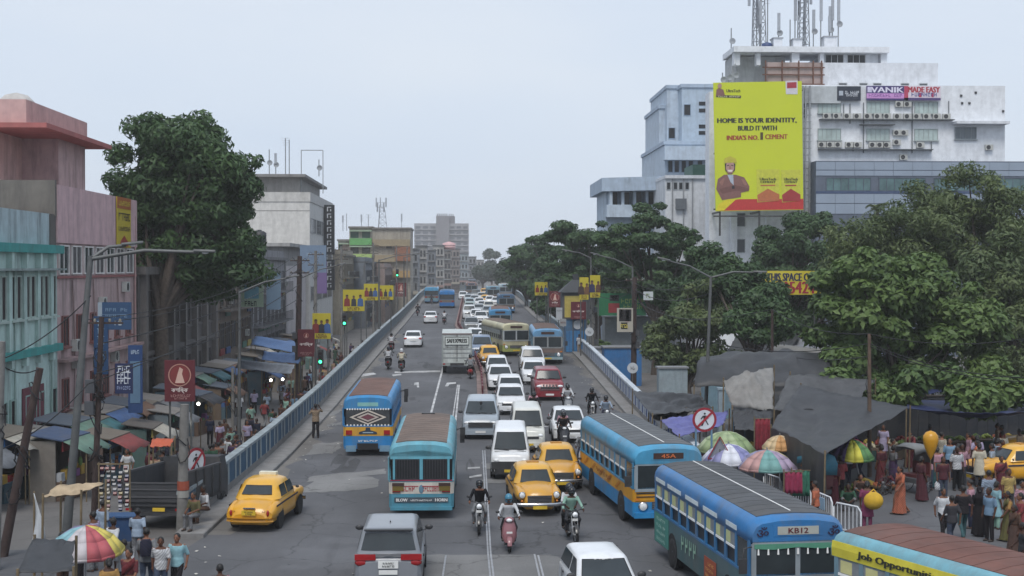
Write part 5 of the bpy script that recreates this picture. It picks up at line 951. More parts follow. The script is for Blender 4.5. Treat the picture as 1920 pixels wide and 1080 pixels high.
b = bus('sky blue and yellow bus with grey roof and destination board 45A', dict(skirt='2a7fb5', waist='c98f22', pillar='3b82a8', cove='4590b4', roof='5a5d60', dest='45A', frame='8f9aa0', sash=1), 9.0)
pose(b, 1252, 992, 9.0, -6.5); white_line(b, 9.0); b45 = b
MB().slab([(-1.0, 4.512, .98), (1.0, 4.512, .98), (1.0, 4.512, 1.2), (-1.0, 4.512, 1.2)], (0, .01, 0)).build('front_band', pm('c98f22', .5), b)
for z in (1.1, 1.22): MB().box((-1.1, 4.52, z), (1.1, 4.545, z+.03)).build('front_trim', chrome, b)
for i in range(5): MB().slab([(1.216, -3.6+i*1.35, 1.02), (1.216, -3.0+i*1.35, 1.3), (1.216, -2.7+i*1.35, 1.3), (1.216, -3.3+i*1.35, 1.02)], (.004, 0, 0)).build('side_flash', pm('a8691a', .5), b)
side_text(b, '~~~~~~~~~~~~', 1, 0, 1.17, 2.6, .13, pm('7a3416'), 1.22)
b = bus('blue bus with dark green side advertisement and route board KB12', dict(skirt='3d5b5e', waist='47646a', pillar='2f6e9e', cove='2d6fa6', roof='4d4f52', board='a5a69e', dest='KB12', dcol='5a1f28', frame='8b949a', sash=1, bump='9aa0a2'), 9.6)
pw(b, 8.25, 33.4, 9.6, -6.0); white_line(b, 9.6); yf = 4.8
MB().box((1.214, -4.55, .46), (1.222, -2.9, 1.34)).build('teal_panel', pm('3f8277', .55, grime=.3), b)
for i in range(4): side_text(b, '~'*(6+i), 1, -3.75, 1.2-i*.2, 1.1, .09, pm('a9c9bd'), 1.224)
for i, t in enumerate('~~~~'): side_text(b, t, 1, -1.3+i*.42, .98, .34, .42, pm('8fb39c'), 1.222)
MB().box((1.214, .9, .5), (1.224, 2.0, 1.1)).build('orange_panel', pm('9a4a30', .6, grime=.3), b)
for i in range(3): side_text(b, '~'*(7+i), 1, 1.45, .95-i*.16, .8, .09, pm('d9a25a'), 1.226)
for i in range(9): MB().box((1.17, -4.35+i*.895, 1.88), (1.197, -4.0+i*.895, 2.16)).build('window_bill', pm('b9bd8c'), b)
for i, (y, l) in enumerate(((-3.9, 1.1), (-2.3, 1.5), (-.4, 1.3), (1.4, 1.3), (3.3, .9))): MB().box((1.208, y-l/2, 2.3), (1.216, y+l/2, 2.42)).build('cove_sticker', pm('c9d2d4'), b)
for sg in (-1, 1): txt(MB(), 'ॐ', (sg*.9, yf+.02, 2.46), .3, .24, (-1, 0, 0), off=.03).build('om_sign', pm('2a1634'), b)
MB().slab([(-1.1, yf+.03, 2.16), (1.1, yf+.03, 2.16), (1.1, yf+.03, 2.05), (.6, yf+.03, 2.02), (0, yf+.03, 2.07), (-.6, yf+.03, 2.02), (-1.1, yf+.03, 2.05)], (0, .01, 0)).build('windscreen_valance', pm('4f8a72', .8), b)
for i in range(9): x = -1.0+i*.25; MB().tube([(x, yf+.035, 2.04), (x, yf+.04, 1.9)], [.018, .03], 5).build('tassel', whitep, b)
MB().box((-1.12, yf+.02, 1.1), (1.12, yf+.04, 1.26)).build('front_band', steel, b); MB().slab([(-.6, yf+.045, 1.16), (.45, yf+.045, 1.16), (.62, yf+.045, 1.26), (-.4, yf+.045, 1.23)], (0, .006, 0)).build('front_stripe', pm('6a1f2c'), b)
b = bus('bus with rust-red roof and yellow job advertisement strip, passing the market', dict(skirt='7a8a8e', waist='77898c', pillar='6c8b99', cove='6fa3b0', roof='6b463c', frame='9aa0a2', sash=1), 9.4)
b.location = (11.5, 27.9, .006); b.rotation_euler = (0, 0, PI+R(22.4)); yf = 4.7
MB().ring([[(1.214, y, 2.22), (1.222, y, 2.42), (1.196, y, 2.57), (1.18, y, 2.57), (1.19, y, 2.22)] for y in (-4.6, 3.9)], True, False).build('job_strip', pm('c9bd3c', .6), b)
txt(MB(), 'Job Opportunities', (1.226, -2.3, 2.385), 2.7, .2, (0, 1, 0), (-.1, 0, .995)).build('lettering', pm('2a2c1c'), b); txt(MB(), '~~~~~~~~', (1.226, 1.6, 2.385), 1.9, .2, (0, 1, 0), (-.1, 0, .995)).build('lettering', pm('2a2c1c'), b)
for i in range(9): MB().box((1.17, -4.3+i*.89, 1.88), (1.197, -3.9+i*.89, 2.16)).build('window_bill', pm('c9c48a'), b)
bg = bus('dusty blue-grey bus with two-pane windscreen and rust roof beside the blue gate', dict(skirt='4c6a78', waist='77645c', pillar='5f8296', cove='5f8db0', roof='665148', frame='8b8f90', bump='8fa3a8'), 8.8)
pose(bg, 1027, 684, 8.8, 1)
b = bus('cream and yellow bus half hidden behind the dusty blue-grey bus', dict(skirt='9aa05a', waist='b9b392', pillar='8a8f84', cove='b7b294', roof='6a5a50'), 8.8, far=False); pose(b, 968, 668, 8.8, -11)
for i in range(3): MB().box((1.214, -3.8+i*1.5, .5), (1.222, -2.7+i*1.5, 1.34)).build('yellow_panel', pm('b5b04a', .6), b)
fb = bus('blue bus with brown roof queueing behind the white hatchbacks on the rise', dict(skirt='3a6c96', waist='6e5f55', pillar='3f6f92', cove='3f7ea8', roof='6a5148', frame='7d8488'), 8.8, far=True); pose(fb, 938, 630, 8.8, 1)
def bus2(px, py, label, away, cs, a=0):
    o = dup(fb, (0, 0, 0), label=label, col=cs); pose(o, px, py, 8.8, a, away); return o
bus2(950, 588, 'dark blue bus with grey roof further up the queue near the crest', False, dict(skirt='2c4a66', waist='55504c', roof_cove='3a5a78', roof_sheet='55504e'))
bus2(838, 578, 'deep blue bus driving up towards the crest beside a lighter bus', True, dict(skirt='1f66a6', waist='1f66a6', roof_cove='2a78b8', roof_sheet='4a6a88', pillar='2568a0'))
bus2(809, 569, 'pale blue bus with a brown painted tail near the crest', True, dict(skirt='6f8f9a', waist='a0674a', roof_cove='4f95bd', roof_sheet='77706c', pillar='4f8fb5'))
bus2(925, 566, 'grey-blue bus near the crest in the oncoming queue, behind yellow taxis', False, dict(skirt='66808c', waist='8a7f76', roof_cove='6f93a4', roof_sheet='78736e'))
bus2(948, 560, 'pale bus at the very top of the oncoming queue by the right parapet', False, dict(skirt='8a9aa0', waist='a49e94', roof_cove='9fb0b5', roof_sheet='8a8782'))
bus2(884, 556, 'reddish roofed bus at the crest behind small cars', False, dict(skirt='6a6f74', waist='7d5a4e', roof_cove='7d6a66', roof_sheet='73504a'))
# ---- taxis
t1 = ambassador('yellow taxi with white roof sign stopped by the left parapet', boot_sign=True); pose(t1, 467, 1000, 4.32, 8.5, True)
t2 = ambassador('yellow taxi in front of the white van, leading the queue'); pose(t2, 1012, 970, 4.32, -3.5)
t3 = dup(t2, (0, 0, 0), label='yellow taxi close behind the leading taxi, beside the blue and yellow bus'); pose(t3, 1055, 923, 4.32, -2.5)
t4 = dup(t2, (0, 0, 0), label='yellow taxi at the edge of the market square among pedestrians'); t4.location = gr(1925, 912, zq)+Vector((0, 1.0, .006)); t4.rotation_euler = (0, 0, PI/2+R(12))
t5 = dup(t2, (0, 0, 0), label='yellow taxi squeezed between white cars beside the median'); pose(t5, 921, 690, 4.32, -3)
for px, py, t in ((910, 571, 'yellow taxi far up the queue ahead of the crest, behind white hatchback'), (908, 556, 'yellow taxi at the crest in the oncoming queue'), (1908, 842, None)):
    if t: o = dup(t2, (0, 0, 0), label=t); pose(o, px, py, 4.32, 0)
o = dup(t2, (0, 0, 0), label='yellow taxi parked behind the pedestrians under the blue tarpaulin'); o.location = gr(1955, 858, zq); o.rotation_euler = (0, 0, PI/2)
# ---- cars
def C(kind, px, py, label, col, away=False, da=0, name='car', cat='car', **k):
    o = car(kind, name, label, cat, col, **k); return pose(o, px, py, CARS[kind]['L'], da, away)
inn = C('mpv', 728, 1120, 'silver grey people carrier with red tail lights driving away from the viewer', '80848a', True, 0)
for x in (-.62, .62): MB().box((x-.28, -2.385, 1.0), (x+.28, -2.33, 1.16)).build('tail_light', lampr, inn)
q = MB().box((-.27, -2.4, .78), (.27, -2.365, .98)).build('number_plate', platew, inn); txt(MB(), '~~~~', (0, -2.4, .92), .3, .05).build('lettering', black, q); txt(MB(), '~~~~~', (0, -2.4, .84), .34, .05).build('lettering', black, q)
MB().box((-.6, -2.38, 1.1), (.6, -2.35, 1.17)).build('chrome_strip', chrome, inn); MB().box((-.66, -2.2, 1.755), (.66, -2.0, 1.785)).build('roof_spoiler', dsteel, inn)
MB().box((-.015, -1.2, 1.795), (.015, -1.1, 1.84)).build('aerial', dsteel, inn)
wc = C('hatch', 1150, 1177, 'white hatchback with tinted sun strip on its windscreen, nearest the tram rails', 'dfe1e3', da=-5)
txt(MB(), '~~~~~~~~', (0, .6, 1.42), .5, .05, (-1, 0, 0), (0, -.79, .61), off=.03).build('lettering', whitep, wc)
sc_ = C('mpv', 901, 825, 'silver people carrier with black grille and rooftop beacon by the median end', '98a2ab', da=2); MB().sph((0, 1.0, 1.66), (.07, .07, .1)).build('beacon', black, sc_)
MB().box((-.6, 2.34, .62), (.6, 2.4, .86)).build('wide_grille', dsteel, sc_)
van = C('van', 957, 901, 'white van with black bumper and yellow plate behind the leading taxi', 'dfe1e3', da=2, name='van', cat='van', bumper=dsteel, plate='y'); MB().box((-.78, 2.0, .45), (.78, 2.075, .75)).build('bumper_guard', dsteel, van)
v2 = C('van', 990, 850, 'white minivan with cream roof half hidden behind the larger white van', 'd3d3cc', da=1, name='van', cat='van', plate='y')
C('sedan', 1069, 832, 'white saloon car following two helmeted scooter riders', 'dfe1e3', da=1)
red = C('suv', 1031, 752, 'dark red sport utility car with slatted chrome grille', '7e1626', da=-1)
for i in range(5): MB().box((-.42+i*.19, 2.04, .82), (-.34+i*.19, 2.07, 1.0)).build('grille_slat', chrome, red)
MB().box((-.6, 2.04, .66), (.6, 2.075, .7)).build('chrome_strip', chrome, red)
W = 'dfe1e3'
for a in (('sedan', 959, 779, 'white saloon car directly behind the silver people carrier', W), ('hatch', 958, 757, 'white hatchback second behind the silver people carrier', W), ('sedan', 939, 733, 'white saloon with black grille third in the median lane', W), ('hatch', 933, 712, 'white hatchback with silver mirrors in the median lane ahead of a taxi', W),
          ('sedan', 1003, 722, 'white saloon beside the dark red sport utility car', W), ('suv', 1000, 703, 'white sport utility car following the white saloon below the grey-blue bus', 'd6d8da')): C(*a)
C('sedan', 774, 652, 'white saloon car driving up the empty left carriageway', W, True)
C('sedan', 807, 607, 'white saloon further up the left carriageway beside a scooter', 'd2d4d6', True)
for kind, px, py, lab, col in (('mpv', 904, 673, 'blue-grey people carrier beside the parcel lorry', '6a7c94'), ('sedan', 912, 655, 'white car behind the lorry with dark bonnet trim', 'd6d8da'), ('hatch', 918, 652, 'grey hatchback near the lorry, partly hidden', '7f8890'), ('sedan', 910, 636, 'white saloon in the queue beyond the lorry', W),
        ('hatch', 925, 640, 'dark blue hatchback beside the brown roofed bus', '3b4658'), ('sedan', 884, 621, 'grey saloon car beside the median railing on the rise', '84898c'), ('sedan', 902, 607, 'white saloon facing down the rise beside the brown roofed bus', W), ('suv', 880, 599, 'white car next to the median railing on the rise', 'd0d4d6'),
        ('hatch', 880, 586, 'pale green hatchback in the far queue', '9fb0a8'), ('hatch', 881, 577, 'pale blue hatchback in the far queue', '9fb3ba'), ('sedan', 879, 568, 'silver car high in the far queue', 'a5acb0'), ('hatch', 905, 583, 'white hatchback beside the far yellow taxi', W), ('sedan', 868, 562, 'white car at the crest next to the railing', W),
        ('sedan', 931, 574, 'white car beside the dark blue bus near the crest', W), ('suv', 893, 561, 'dark grey car close to the crest', '5f686c'), ('hatch', 912, 563, 'cream hatchback near the crest', 'c3bfae'), ('sedan', 898, 590, 'silver saloon between taxi and hatchbacks on the rise', 'aab0b3'), ('hatch', 915, 595, 'grey hatchback behind the white saloon on the rise', '8d9498'), ('sedan', 925, 558, 'white saloon at the crest behind the buses', W),
        ('hatch', 893, 603, 'white hatchback beside the grey saloon at the railing', W), ('sedan', 899, 576, 'white saloon next to the far yellow taxi', W), ('hatch', 890, 570, 'silver hatchback in the packed queue under the crest', 'a5abb0'), ('sedan', 917, 584, 'cream saloon in the packed queue under the crest', 'c8c6ba'), ('hatch', 903, 564, 'pale grey hatchback between taxis at the crest', 'b0b5b8'), ('sedan', 895, 556, 'white saloon cresting the rise', W), ('hatch', 919, 572, 'white hatchback squeezed beside the grey-blue bus', W), ('sedan', 891, 647, 'white saloon nearly hidden by the parcel lorry', W), ('hatch', 918, 622, 'white hatchback beside the grey saloon mid-queue', 'd6d8da')):
    C(kind, px, py, lab, col, far=py < 600)
# ---- parcel lorry
t = thing('parcel_lorry', 'white box lorry with SAFEXPRESS sign driving up the road', 'lorry'); w = 1.1
MB().box((-w, -2.9, .85), (w, 2.0, 3.0)).build('cargo_box', mat('lorry_box', hx('b9bfbc'), .55, var=.1, grime=.5, streak=True), t)
for x in (-w+.04, w-.04): MB().box((x-.05, -2.94, .85), (x+.05, -2.9, 3.0)).build('corner_post', plainobj, t, col='8d9492')
MB().box((-w, -2.94, 2.9), (w, -2.9, 3.0)).build('top_beam', plainobj, t, col='7c6f6c'); MB().box((-.02, -2.925, .95), (.02, -2.9, 2.9)).build('door_gap', dsteel, t)
bd = MB().box((-.86, -2.945, 2.15), (.86, -2.925, 2.72)).build('name_board', pm('c7cdc8'), t)
fr = MB()
for a, c in (((-.86, -2.955, 2.13), (.86, -2.94, 2.17)), ((-.86, -2.955, 2.7), (.86, -2.94, 2.74)), ((-.88, -2.955, 2.13), (-.84, -2.94, 2.74)), ((.84, -2.955, 2.13), (.88, -2.94, 2.74))): fr.box(a, c)
fr.build('board_frame', dsteel, bd); txt(MB(), 'SAFEXPRESS', (0, -2.946, 2.45), 1.45, .3).build('lettering', black, bd)
txt(MB(), '~~~~~~~~~~~~~~~~~~', (0, -2.92, 1.98), 1.7, .09).build('lettering', black, t)
for z in (1.2, 1.55, 1.85): MB().box((-w+.05, -2.93, z), (w-.05, -2.905, z+.03)).build('door_bar', steel, t)
MB().box((-w, -2.95, .62), (w, -2.8, .85)).build('chassis', plainobj, t, col='8d9492'); MB().box((-.5, -2.99, .66), (.5, -2.95, .82)).build('rear_guard', dsteel, t)
MB().ring([[(-1, 2.1, .5), (1, 2.1, .5), (1, 3.5, .5), (-1, 3.5, .5)], [(-1, 2.1, 1.5), (1, 2.1, 1.5), (1, 3.5, 1.5), (-1, 3.5, 1.5)], [(-.95, 2.1, 2.3), (.95, 2.1, 2.3), (.95, 3.2, 2.3), (-.95, 3.2, 2.3)]], True, False).build('cab', paint, t, col='b9bfbc')
for sg in (-1, 1):
    for y in (2.7, -1.7): wheel(.42, .28, t, sg*.92, y)
    MB().box((sg*.95-.09, -2.98, .72), (sg*.95+.09, -2.95, .8)).build('tail_light', lampr, t)
pose(t, 857, 702, 5.9, 0, True)
# ---- dark open lorry on the lane
t = thing('open_lorry', 'dark grey open-backed lorry parked in the crowded lane', 'lorry'); dk = mat('lorry_dark', (.035, .037, .042), .7, var=.25, scale=2, grime=.3)
w = 1.05; MB().box((-w, -2.6, .75), (w, 1.6, .9)).build('bed', dk, t)
for x in (-w, w): MB().box((x-.04, -2.6, .9), (x+.04, 1.6, 1.85)).build('side_board', dk, t); [MB().box((x+(.04 if x > 0 else -.1), y-.05, .8), (x+(.1 if x > 0 else -.04), y+.05, 1.9)).build('stake', dk, t) for y in (-2.5, -1.5, -.5, .5, 1.5)]
MB().box((-w, -2.66, .9), (w, -2.6, 1.55)).build('tailgate', dk, t); MB().box((-w, 1.6, .9), (w, 1.68, 2.1)).build('headboard', dk, t)
for z in (1.05, 1.3, 1.52): MB().box((-w, -2.69, z), (w, -2.66, z+.05)).build('tailgate_rib', mat('lorry_rib', (.07, .07, .075), .6), t)
for x in (-w, w): MB().box((x-.05, -2.62, 1.85), (x+.05, 1.6, 1.92)).build('top_rail', mat('lorry_rib', (.07, .07, .075), .6), t)
MB().box((-w, -2.7, .45), (w, -2.62, .56)).build('rear_bumper', dsteel, t); MB().box((-.02, -2.72, .6), (.4, -2.7, .72)).build('number_plate', platey, t); MB().box((-.9, -2.5, .5), (.9, 3.0, .75)).build('chassis', dsteel, t)
MB().ring([[(-.95, 1.8, .55), (.95, 1.8, .55), (.95, 3.1, .55), (-.95, 3.1, .55)], [(-.95, 1.8, 1.4), (.95, 1.8, 1.4), (.95, 3.1, 1.4), (-.95, 3.1, 1.4)], [(-.9, 1.8, 2.1), (.9, 1.8, 2.1), (.9, 2.8, 2.1), (-.9, 2.8, 2.1)]], True, False).build('cab', dk, t)
for sg in (-1, 1):
    for y in (2.4, -1.5): wheel(.4, .26, t, sg*.9, y)
    MB().box((sg*.85-.1, -2.71, .62), (sg*.85+.1, -2.69, .7)).build('tail_light', lampr, t)
pose(t, 284, 998, 5.7, 6, True, zs)
# ---------------- people (local +Y is forward) ----------------
def remesh(mb, vox, name, m, smooth=4):
    me = bpy.data.meshes.new('t'); me.from_pydata(mb.v, [], mb.f); o = bpy.data.objects.new('t', me)
    r = o.modifiers.new('r', 'REMESH'); r.mode = 'VOXEL'; r.voxel_size = vox; s = o.modifiers.new('s', 'SMOOTH'); s.iterations = smooth; s.factor = .5
    d = evaluated(o); d.name = name
    d.materials.clear(); d.materials.append(m); d.polygons.foreach_set('use_smooth', [True]*len(d.polygons)); return d
def limb(mb, pts, rad, n=9):
    mb.tube(pts, rad, n)
    for p, r in zip(pts, rad): mb.sph(p, r*.98, n, 6)
def mirror(p): return (-p[0], p[1], p[2])
ST = dict(pel=(0, 0, .93), ch=(0, .0, 1.28), nk=(0, 0, 1.43), hd=(0, .03, 1.565), tilt=0)
def P_(**k): d = dict(ST); d.update(k); return d
POSES = dict(
 stand=P_(ar=((.19, 0, 1.37), (.235, -.03, 1.11), (.24, .04, .87)), al=None, lr=((.09, 0, .9), (.1, .01, .49), (.105, -.01, .07)), ll=None),
 walk=P_(ar=((.19, 0, 1.37), (.23, -.13, 1.13), (.23, -.1, .89)), al=((-.19, 0, 1.37), (-.23, .08, 1.12), (-.21, .24, .93)), lr=((.09, 0, .9), (.095, .17, .52), (.09, .2, .08)), ll=((-.09, 0, .9), (-.095, .02, .49), (-.09, -.28, .13))),
 stride=P_(ar=((.19, 0, 1.37), (.24, .1, 1.13), (.2, .26, .98)), al=((-.19, 0, 1.37), (-.25, -.1, 1.12), (-.24, -.02, .88)), lr=((.09, 0, .9), (.095, .05, .49), (.09, -.2, .1)), ll=((-.09, 0, .9), (-.095, .16, .5), (-.09, .17, .08))),
 hold=P_(ar=((.19, 0, 1.37), (.23, -.03, 1.12), (.13, .24, 1.12)), al=((-.19, 0, 1.37), (-.24, -.02, 1.11), (-.24, .05, .87)), lr=((.09, 0, .9), (.1, .06, .5), (.1, .05, .07)), ll=((-.09, 0, .9), (-.1, -.02, .49), (-.11, -.08, .07))),
 wave=P_(ar=((.19, 0, 1.37), (.33, .1, 1.3), (.2, .14, 1.52)), al=((-.19, 0, 1.37), (-.3, .05, 1.2), (-.18, .2, 1.38)), lr=((.09, 0, .9), (.1, .02, .49), (.12, 0, .07)), ll=None),
 sit=P_(pel=(0, 0, .5), ch=(0, .06, .86), nk=(0, .08, 1.0), hd=(0, .12, 1.135), ar=((.19, .07, .95), (.24, .1, .7), (.13, .35, .62)), al=None, lr=((.1, .02, .49), (.13, .42, .5), (.13, .4, .08)), ll=None),
 squat=P_(pel=(0, -.05, .26), ch=(0, .08, .6), nk=(0, .12, .74), hd=(0, .17, .87), ar=((.19, .1, .69), (.25, .3, .5), (.12, .5, .42)), al=None, lr=((.1, 0, .26), (.2, .36, .46), (.16, .12, .07)), ll=None),
 ride=P_(pel=(0, -.3, .92), ch=(0, -.16, 1.28), nk=(0, -.12, 1.43), hd=(0, -.06, 1.565), ar=((.19, -.13, 1.37), (.3, .0, 1.14), (.32, .2, 1.05)), al=None, lr=((.1, -.25, .88), (.21, .15, .7), (.19, -.02, .33)), ll=None),
 pillion=P_(pel=(0, -.68, .98), ch=(0, -.58, 1.34), nk=(0, -.55, 1.49), hd=(0, -.5, 1.625), ar=((.19, -.55, 1.43), (.25, -.42, 1.18), (.16, -.2, 1.08)), al=None, lr=((.1, -.64, .94), (.24, -.3, .78), (.22, -.42, .4)), ll=None))
def fwd(a, b): return (Vector(b)-Vector(a)).normalized()
def make_person(pose, outfit='man', helmet=None, bag=None):
    q = POSES[pose]; V = lambda p: Vector(p); al = q['al'] or tuple(mirror(p) for p in q['ar']); ll = q['ll'] or tuple(mirror(p) for p in q['lr']); pel, ch, nk, hd = (V(q[k]) for k in ('pel', 'ch', 'nk', 'hd')); up = (nk-pel).normalized()
    mb = MB(); hipw = .15
    def torso(m, g=1.0, lo=0, hi=1):
        rg = []
        for t, rx, ry in ((-.12, .15, .11), (0, .165, .12), (.25, .145, .105), (.5, .16, .115), (.72, .185, .12), (.88, .17, .1), (1.0, .075, .065)):
            if t < lo-.13 or t > hi: continue
            c = pel+(nk-pel)*t; rg.append([c+Vector((rx*g*math.cos(2*PI*k/14), ry*g*math.sin(2*PI*k/14), 0)) for k in range(14)])
        m.ring(rg)
    torso(mb); limb(mb, [tuple(nk-up*.05), tuple(hd-up*.08)], [.055, .052])
    mb.sph(tuple(hd+Vector((0, .0, .01))), (.078, .095, .115), 14, 10); mb.sph(tuple(hd+Vector((0, .045, -.05))), (.055, .055, .06), 10, 6); mb.sph(tuple(hd+Vector((0, .098, -.012))), (.014, .022, .024), 8, 5)
    for s_ in (-1, 1): mb.sph(tuple(hd+Vector((s_*.08, -.005, -.01))), (.014, .022, .034), 8, 5)
    for arm, s_ in ((q['ar'], 1), (al, -1)):
        a, e, w = (V(p) for p in arm); limb(mb, [tuple(a), tuple(e), tuple(w)], [.052, .041, .029]); d = fwd(e, w)
        side = Vector((-s_, 0, 0)) if abs(d.x) < .8 else Vector((0, 1, 0)); fr = d.cross(side).normalized(); h = w+d*.06
        mb.sph(tuple(w+d*.045), .036, 8, 6); mb.sph(tuple(w+d*.075), .036, 8, 6)
        for k, ln in enumerate((.062, .075, .08, .066)):
            b0 = h+fr*(k-1.5)*.021+d*.03; b1 = b0+d*ln*.55+side*.008; b2 = b1+d*ln*.4+side*.03; limb(mb, [tuple(b0), tuple(b1), tuple(b2)], [.0115, .0105, .009], 6)
        t0 = w+d*.035-fr*.03; limb(mb, [tuple(w+d*.02), tuple(t0+side*.018), tuple(t0+d*.045+side*.03)], [.016, .014, .011], 6)
    for leg in (q['lr'], ll):
        h_, k_, an = (V(p) for p in leg); limb(mb, [tuple(h_), tuple(k_), tuple(an)], [.082, .056, .04]); toe = an+Vector((0, .13, -.035)); limb(mb, [tuple(an+Vector((0, -.03, -.03))), tuple(an+Vector((0, .06, -.035))), tuple(toe)], [.034, .036, .026])
    body = remesh(mb, .0125, 'person', skin, 2); root = mk('person', body, col='5b3a2a')
    m = MB()
    for s_ in (-1, 1): m.sph(tuple(hd+Vector((s_*.032, .083, .012))), (.013, .008, .007), 8, 5); m.sph(tuple(hd+Vector((s_*.033, .086, .03))), (.02, .006, .005), 8, 4)
    m.sph(tuple(hd+Vector((0, .092, -.055))), (.022, .008, .006), 8, 4); m.build('facial_features', hairm, root)['kind'] = 'stuff'
    mb = MB(); mb.sph(tuple(hd+Vector((0, -.018, .035))), (.09, .1, .105), 14, 8)
    if outfit in ('saree', 'kurti', 'black_dress'): mb.sph(tuple(hd+Vector((0, -.1, -.03))), (.06, .055, .06), 10, 6); mb.sph(tuple(hd+Vector((0, -.05, .0))), (.088, .075, .1), 12, 8)
    if not helmet: mk('hair', remesh(mb, .02, 'hair', hairm, 2), root)
    # clothing
    mb = MB(); torso(mb, 1.1, 0 if outfit != 'saree' else .3, .97)
    sl = 1.0 if outfit in ('long', 'black_dress') else .52
    for arm in (q['ar'], al):
        a, e, w = (V(p) for p in arm)
        if sl < 1: limb(mb, [tuple(a), tuple(a.lerp(e, .55)), tuple(a.lerp(e, .92))], [.056, .056, .057])
        else: limb(mb, [tuple(a), tuple(e), tuple(e.lerp(w, .93))], [.058, .05, .041])
    if outfit in ('man', 'long') and pose not in ('sit', 'ride', 'pillion', 'squat'):
        rg = [[pel+Vector((rx*math.cos(2*PI*k/14), ry*math.sin(2*PI*k/14), z)) for k in range(14)] for z, rx, ry in ((.1, .175, .13), (-.05, .185, .145), (-.12, .188, .15))]; mb.ring(rg)
    if outfit == 'kurti' and pose not in ('sit', 'ride', 'pillion', 'squat'):
        mb.ring([[pel+Vector((rx*math.cos(2*PI*k/14), ry*math.sin(2*PI*k/14), z)) for k in range(14)] for z, rx, ry in ((.1, .17, .13), (-.1, .2, .16), (-.48, .23, .19))])
    mk('shirt', remesh(mb, .022, 'shirt', cloth, 3), root, col='b9bcc0')
    if outfit in ('man', 'long', 'kurti') or pose in ('ride', 'pillion', 'sit', 'squat'):
        mb = MB()
        mb.ring([[pel+Vector((rx*math.cos(2*PI*k/14), ry*math.sin(2*PI*k/14), z)) for k in range(14)] for z, rx, ry in ((.08, .165, .125), (-.02, .175, .135), (-.1, .16, .12))])
        for leg in (q['lr'], ll): h_, k_, an = (V(p) for p in leg); limb(mb, [tuple(h_), tuple(k_), tuple(k_.lerp(an, .93))], [.098, .076, .066])
        mk('trousers', remesh(mb, .022, 'trousers', cloth, 3), root, col='26262c')
    else:   # long skirt or sari fall with pleats
        rg = []
        for j, (z, rx, ry) in enumerate(((.1, .16, .125), (-.08, .19, .15), (-.35, .2, .17), (-.62, .22, .2), (-.87, .25, .24))):
            rg.append([pel+Vector(((rx+.012*j*math.sin(7*a)*.5)*math.cos(a), (ry+.012*j*math.sin(9*a)*.5)*math.sin(a)+.01*j, z)) for a in (2*PI*k/36 for k in range(36))])
        MB().ring(rg).build('skirt', cloth, root, col='8a2f2a')
        if outfit == 'saree':
            mb = MB(); a, b = Vector((-.14, .05, 1.4)), Vector((.17, -.06, .95)); rg = []
            for k in range(13):
                t = k/12; an = lerp(-.2, 4.2, t); rx, ry = .2, .155; z = lerp(1.0, 1.41, min(1, t*1.5)) if t < .66 else lerp(1.41, .72, (t-.66)/.34)
                c = Vector((rx*math.cos(an)*(1 if t < .7 else .8), ry*math.sin(an)*(1 if t < .66 else 1.2), z)); o_ = Vector((math.cos(an), math.sin(an), 0))
                rg.append([c+Vector((0, 0, -.11)), c+Vector((0, 0, .09)), c+Vector((0, 0, .09))-o_*.02, c+Vector((0, 0, -.11))-o_*.02])
            mb.ring(rg).build('sari_drape', cloth, root, col='8a2f2a')
        if outfit == 'black_dress':
            mb = MB(); mb.sph(tuple(hd+Vector((0, -.02, .01))), (.105, .115, .14), 14, 8); mb.ring([[hd+Vector((rx*math.cos(2*PI*k/14), ry*math.sin(2*PI*k/14)-.02, z)) for k in range(14)] for z, rx, ry in ((-.05, .1, .1), (-.16, .15, .13), (-.28, .2, .15))]); mk('headscarf', remesh(mb, .02, 'headscarf', cloth, 2), root, col='16161a')
    m = MB()
    for leg in (q['lr'], ll):
        an = V(leg[2]); m.sph(tuple(an+Vector((0, .055, -.045))), (.046, .125, .04), 10, 6)
    m.build('shoes', mat('shoe', (.03, .025, .022), .7), root)
    if helmet:
        m = MB().sph(tuple(hd+Vector((0, -.01, .035))), (.125, .14, .135), 14, 9).sph(tuple(hd+Vector((0, -.03, -.04))), (.115, .11, .1), 12, 8); h = m.build('helmet', mat('helmet_shell', rough=.25, objcol=True, var=0), root, col=helmet)
        MB().sph(tuple(hd+Vector((0, .03, .0))), (.108, .108, .055), 12, 6).build('visor', glass, h)
    if bag == 'backpack': c = lerp(pel, ch, .85); MB().ring([[c+Vector((x*w_, y, z)) for x, y in ((-.15, -.13), (.15, -.13), (.13, -.3), (-.13, -.3))] for z, w_ in ((-.22, .9), (-.15, 1.05), (.12, 1.0), (.2, .7))], True, True).build('backpack', cloth, root, col='23283a')
    if bag == 'carry': w = V(q['ar'][2]); MB().ring([[w+Vector((x*k_, y*k_, z)) for x, y in ((-.09, -.05), (.09, -.05), (.09, .05), (-.09, .05))] for z, k_ in ((-.12, .35), (-.22, 1), (-.42, 1.1), (-.45, .9))], True, True).build('carrier_bag', cloth, root, col='c9ccd0')
    return root
PROTO = {}
def proto(*k):
    if k not in PROTO: PROTO[k] = make_person(*k)
    return PROTO[k]
CN = dict(white='c9ccd0', pale_blue='8fa5bd', sky_blue='6f9fc4', navy='232a44', maroon='5e1e2c', red='a02a30', dark_red='742028', yellow='c9a83c', olive='6f6a34', mustard='b8862a', green='2f5a44', mint='86b8a4', teal='2f6a70', grey='7d8084', dark_grey='3a3c42', black='1a1b20', brown='5f4334', tan='a58a68', pink='c48a9c', lilac='a79bc0', purple='4e3560', orange='c8602a', cream='c4baa0', denim='3d4d66', cyan='7fb8c4', magenta='8a2a5a')
def muted(c):   # worn, washed-out cotton
    r, g, b = hx(c); m = (r+g+b)/3; return tuple((m+(v-m)*.72)*.86 for v in (r, g, b))
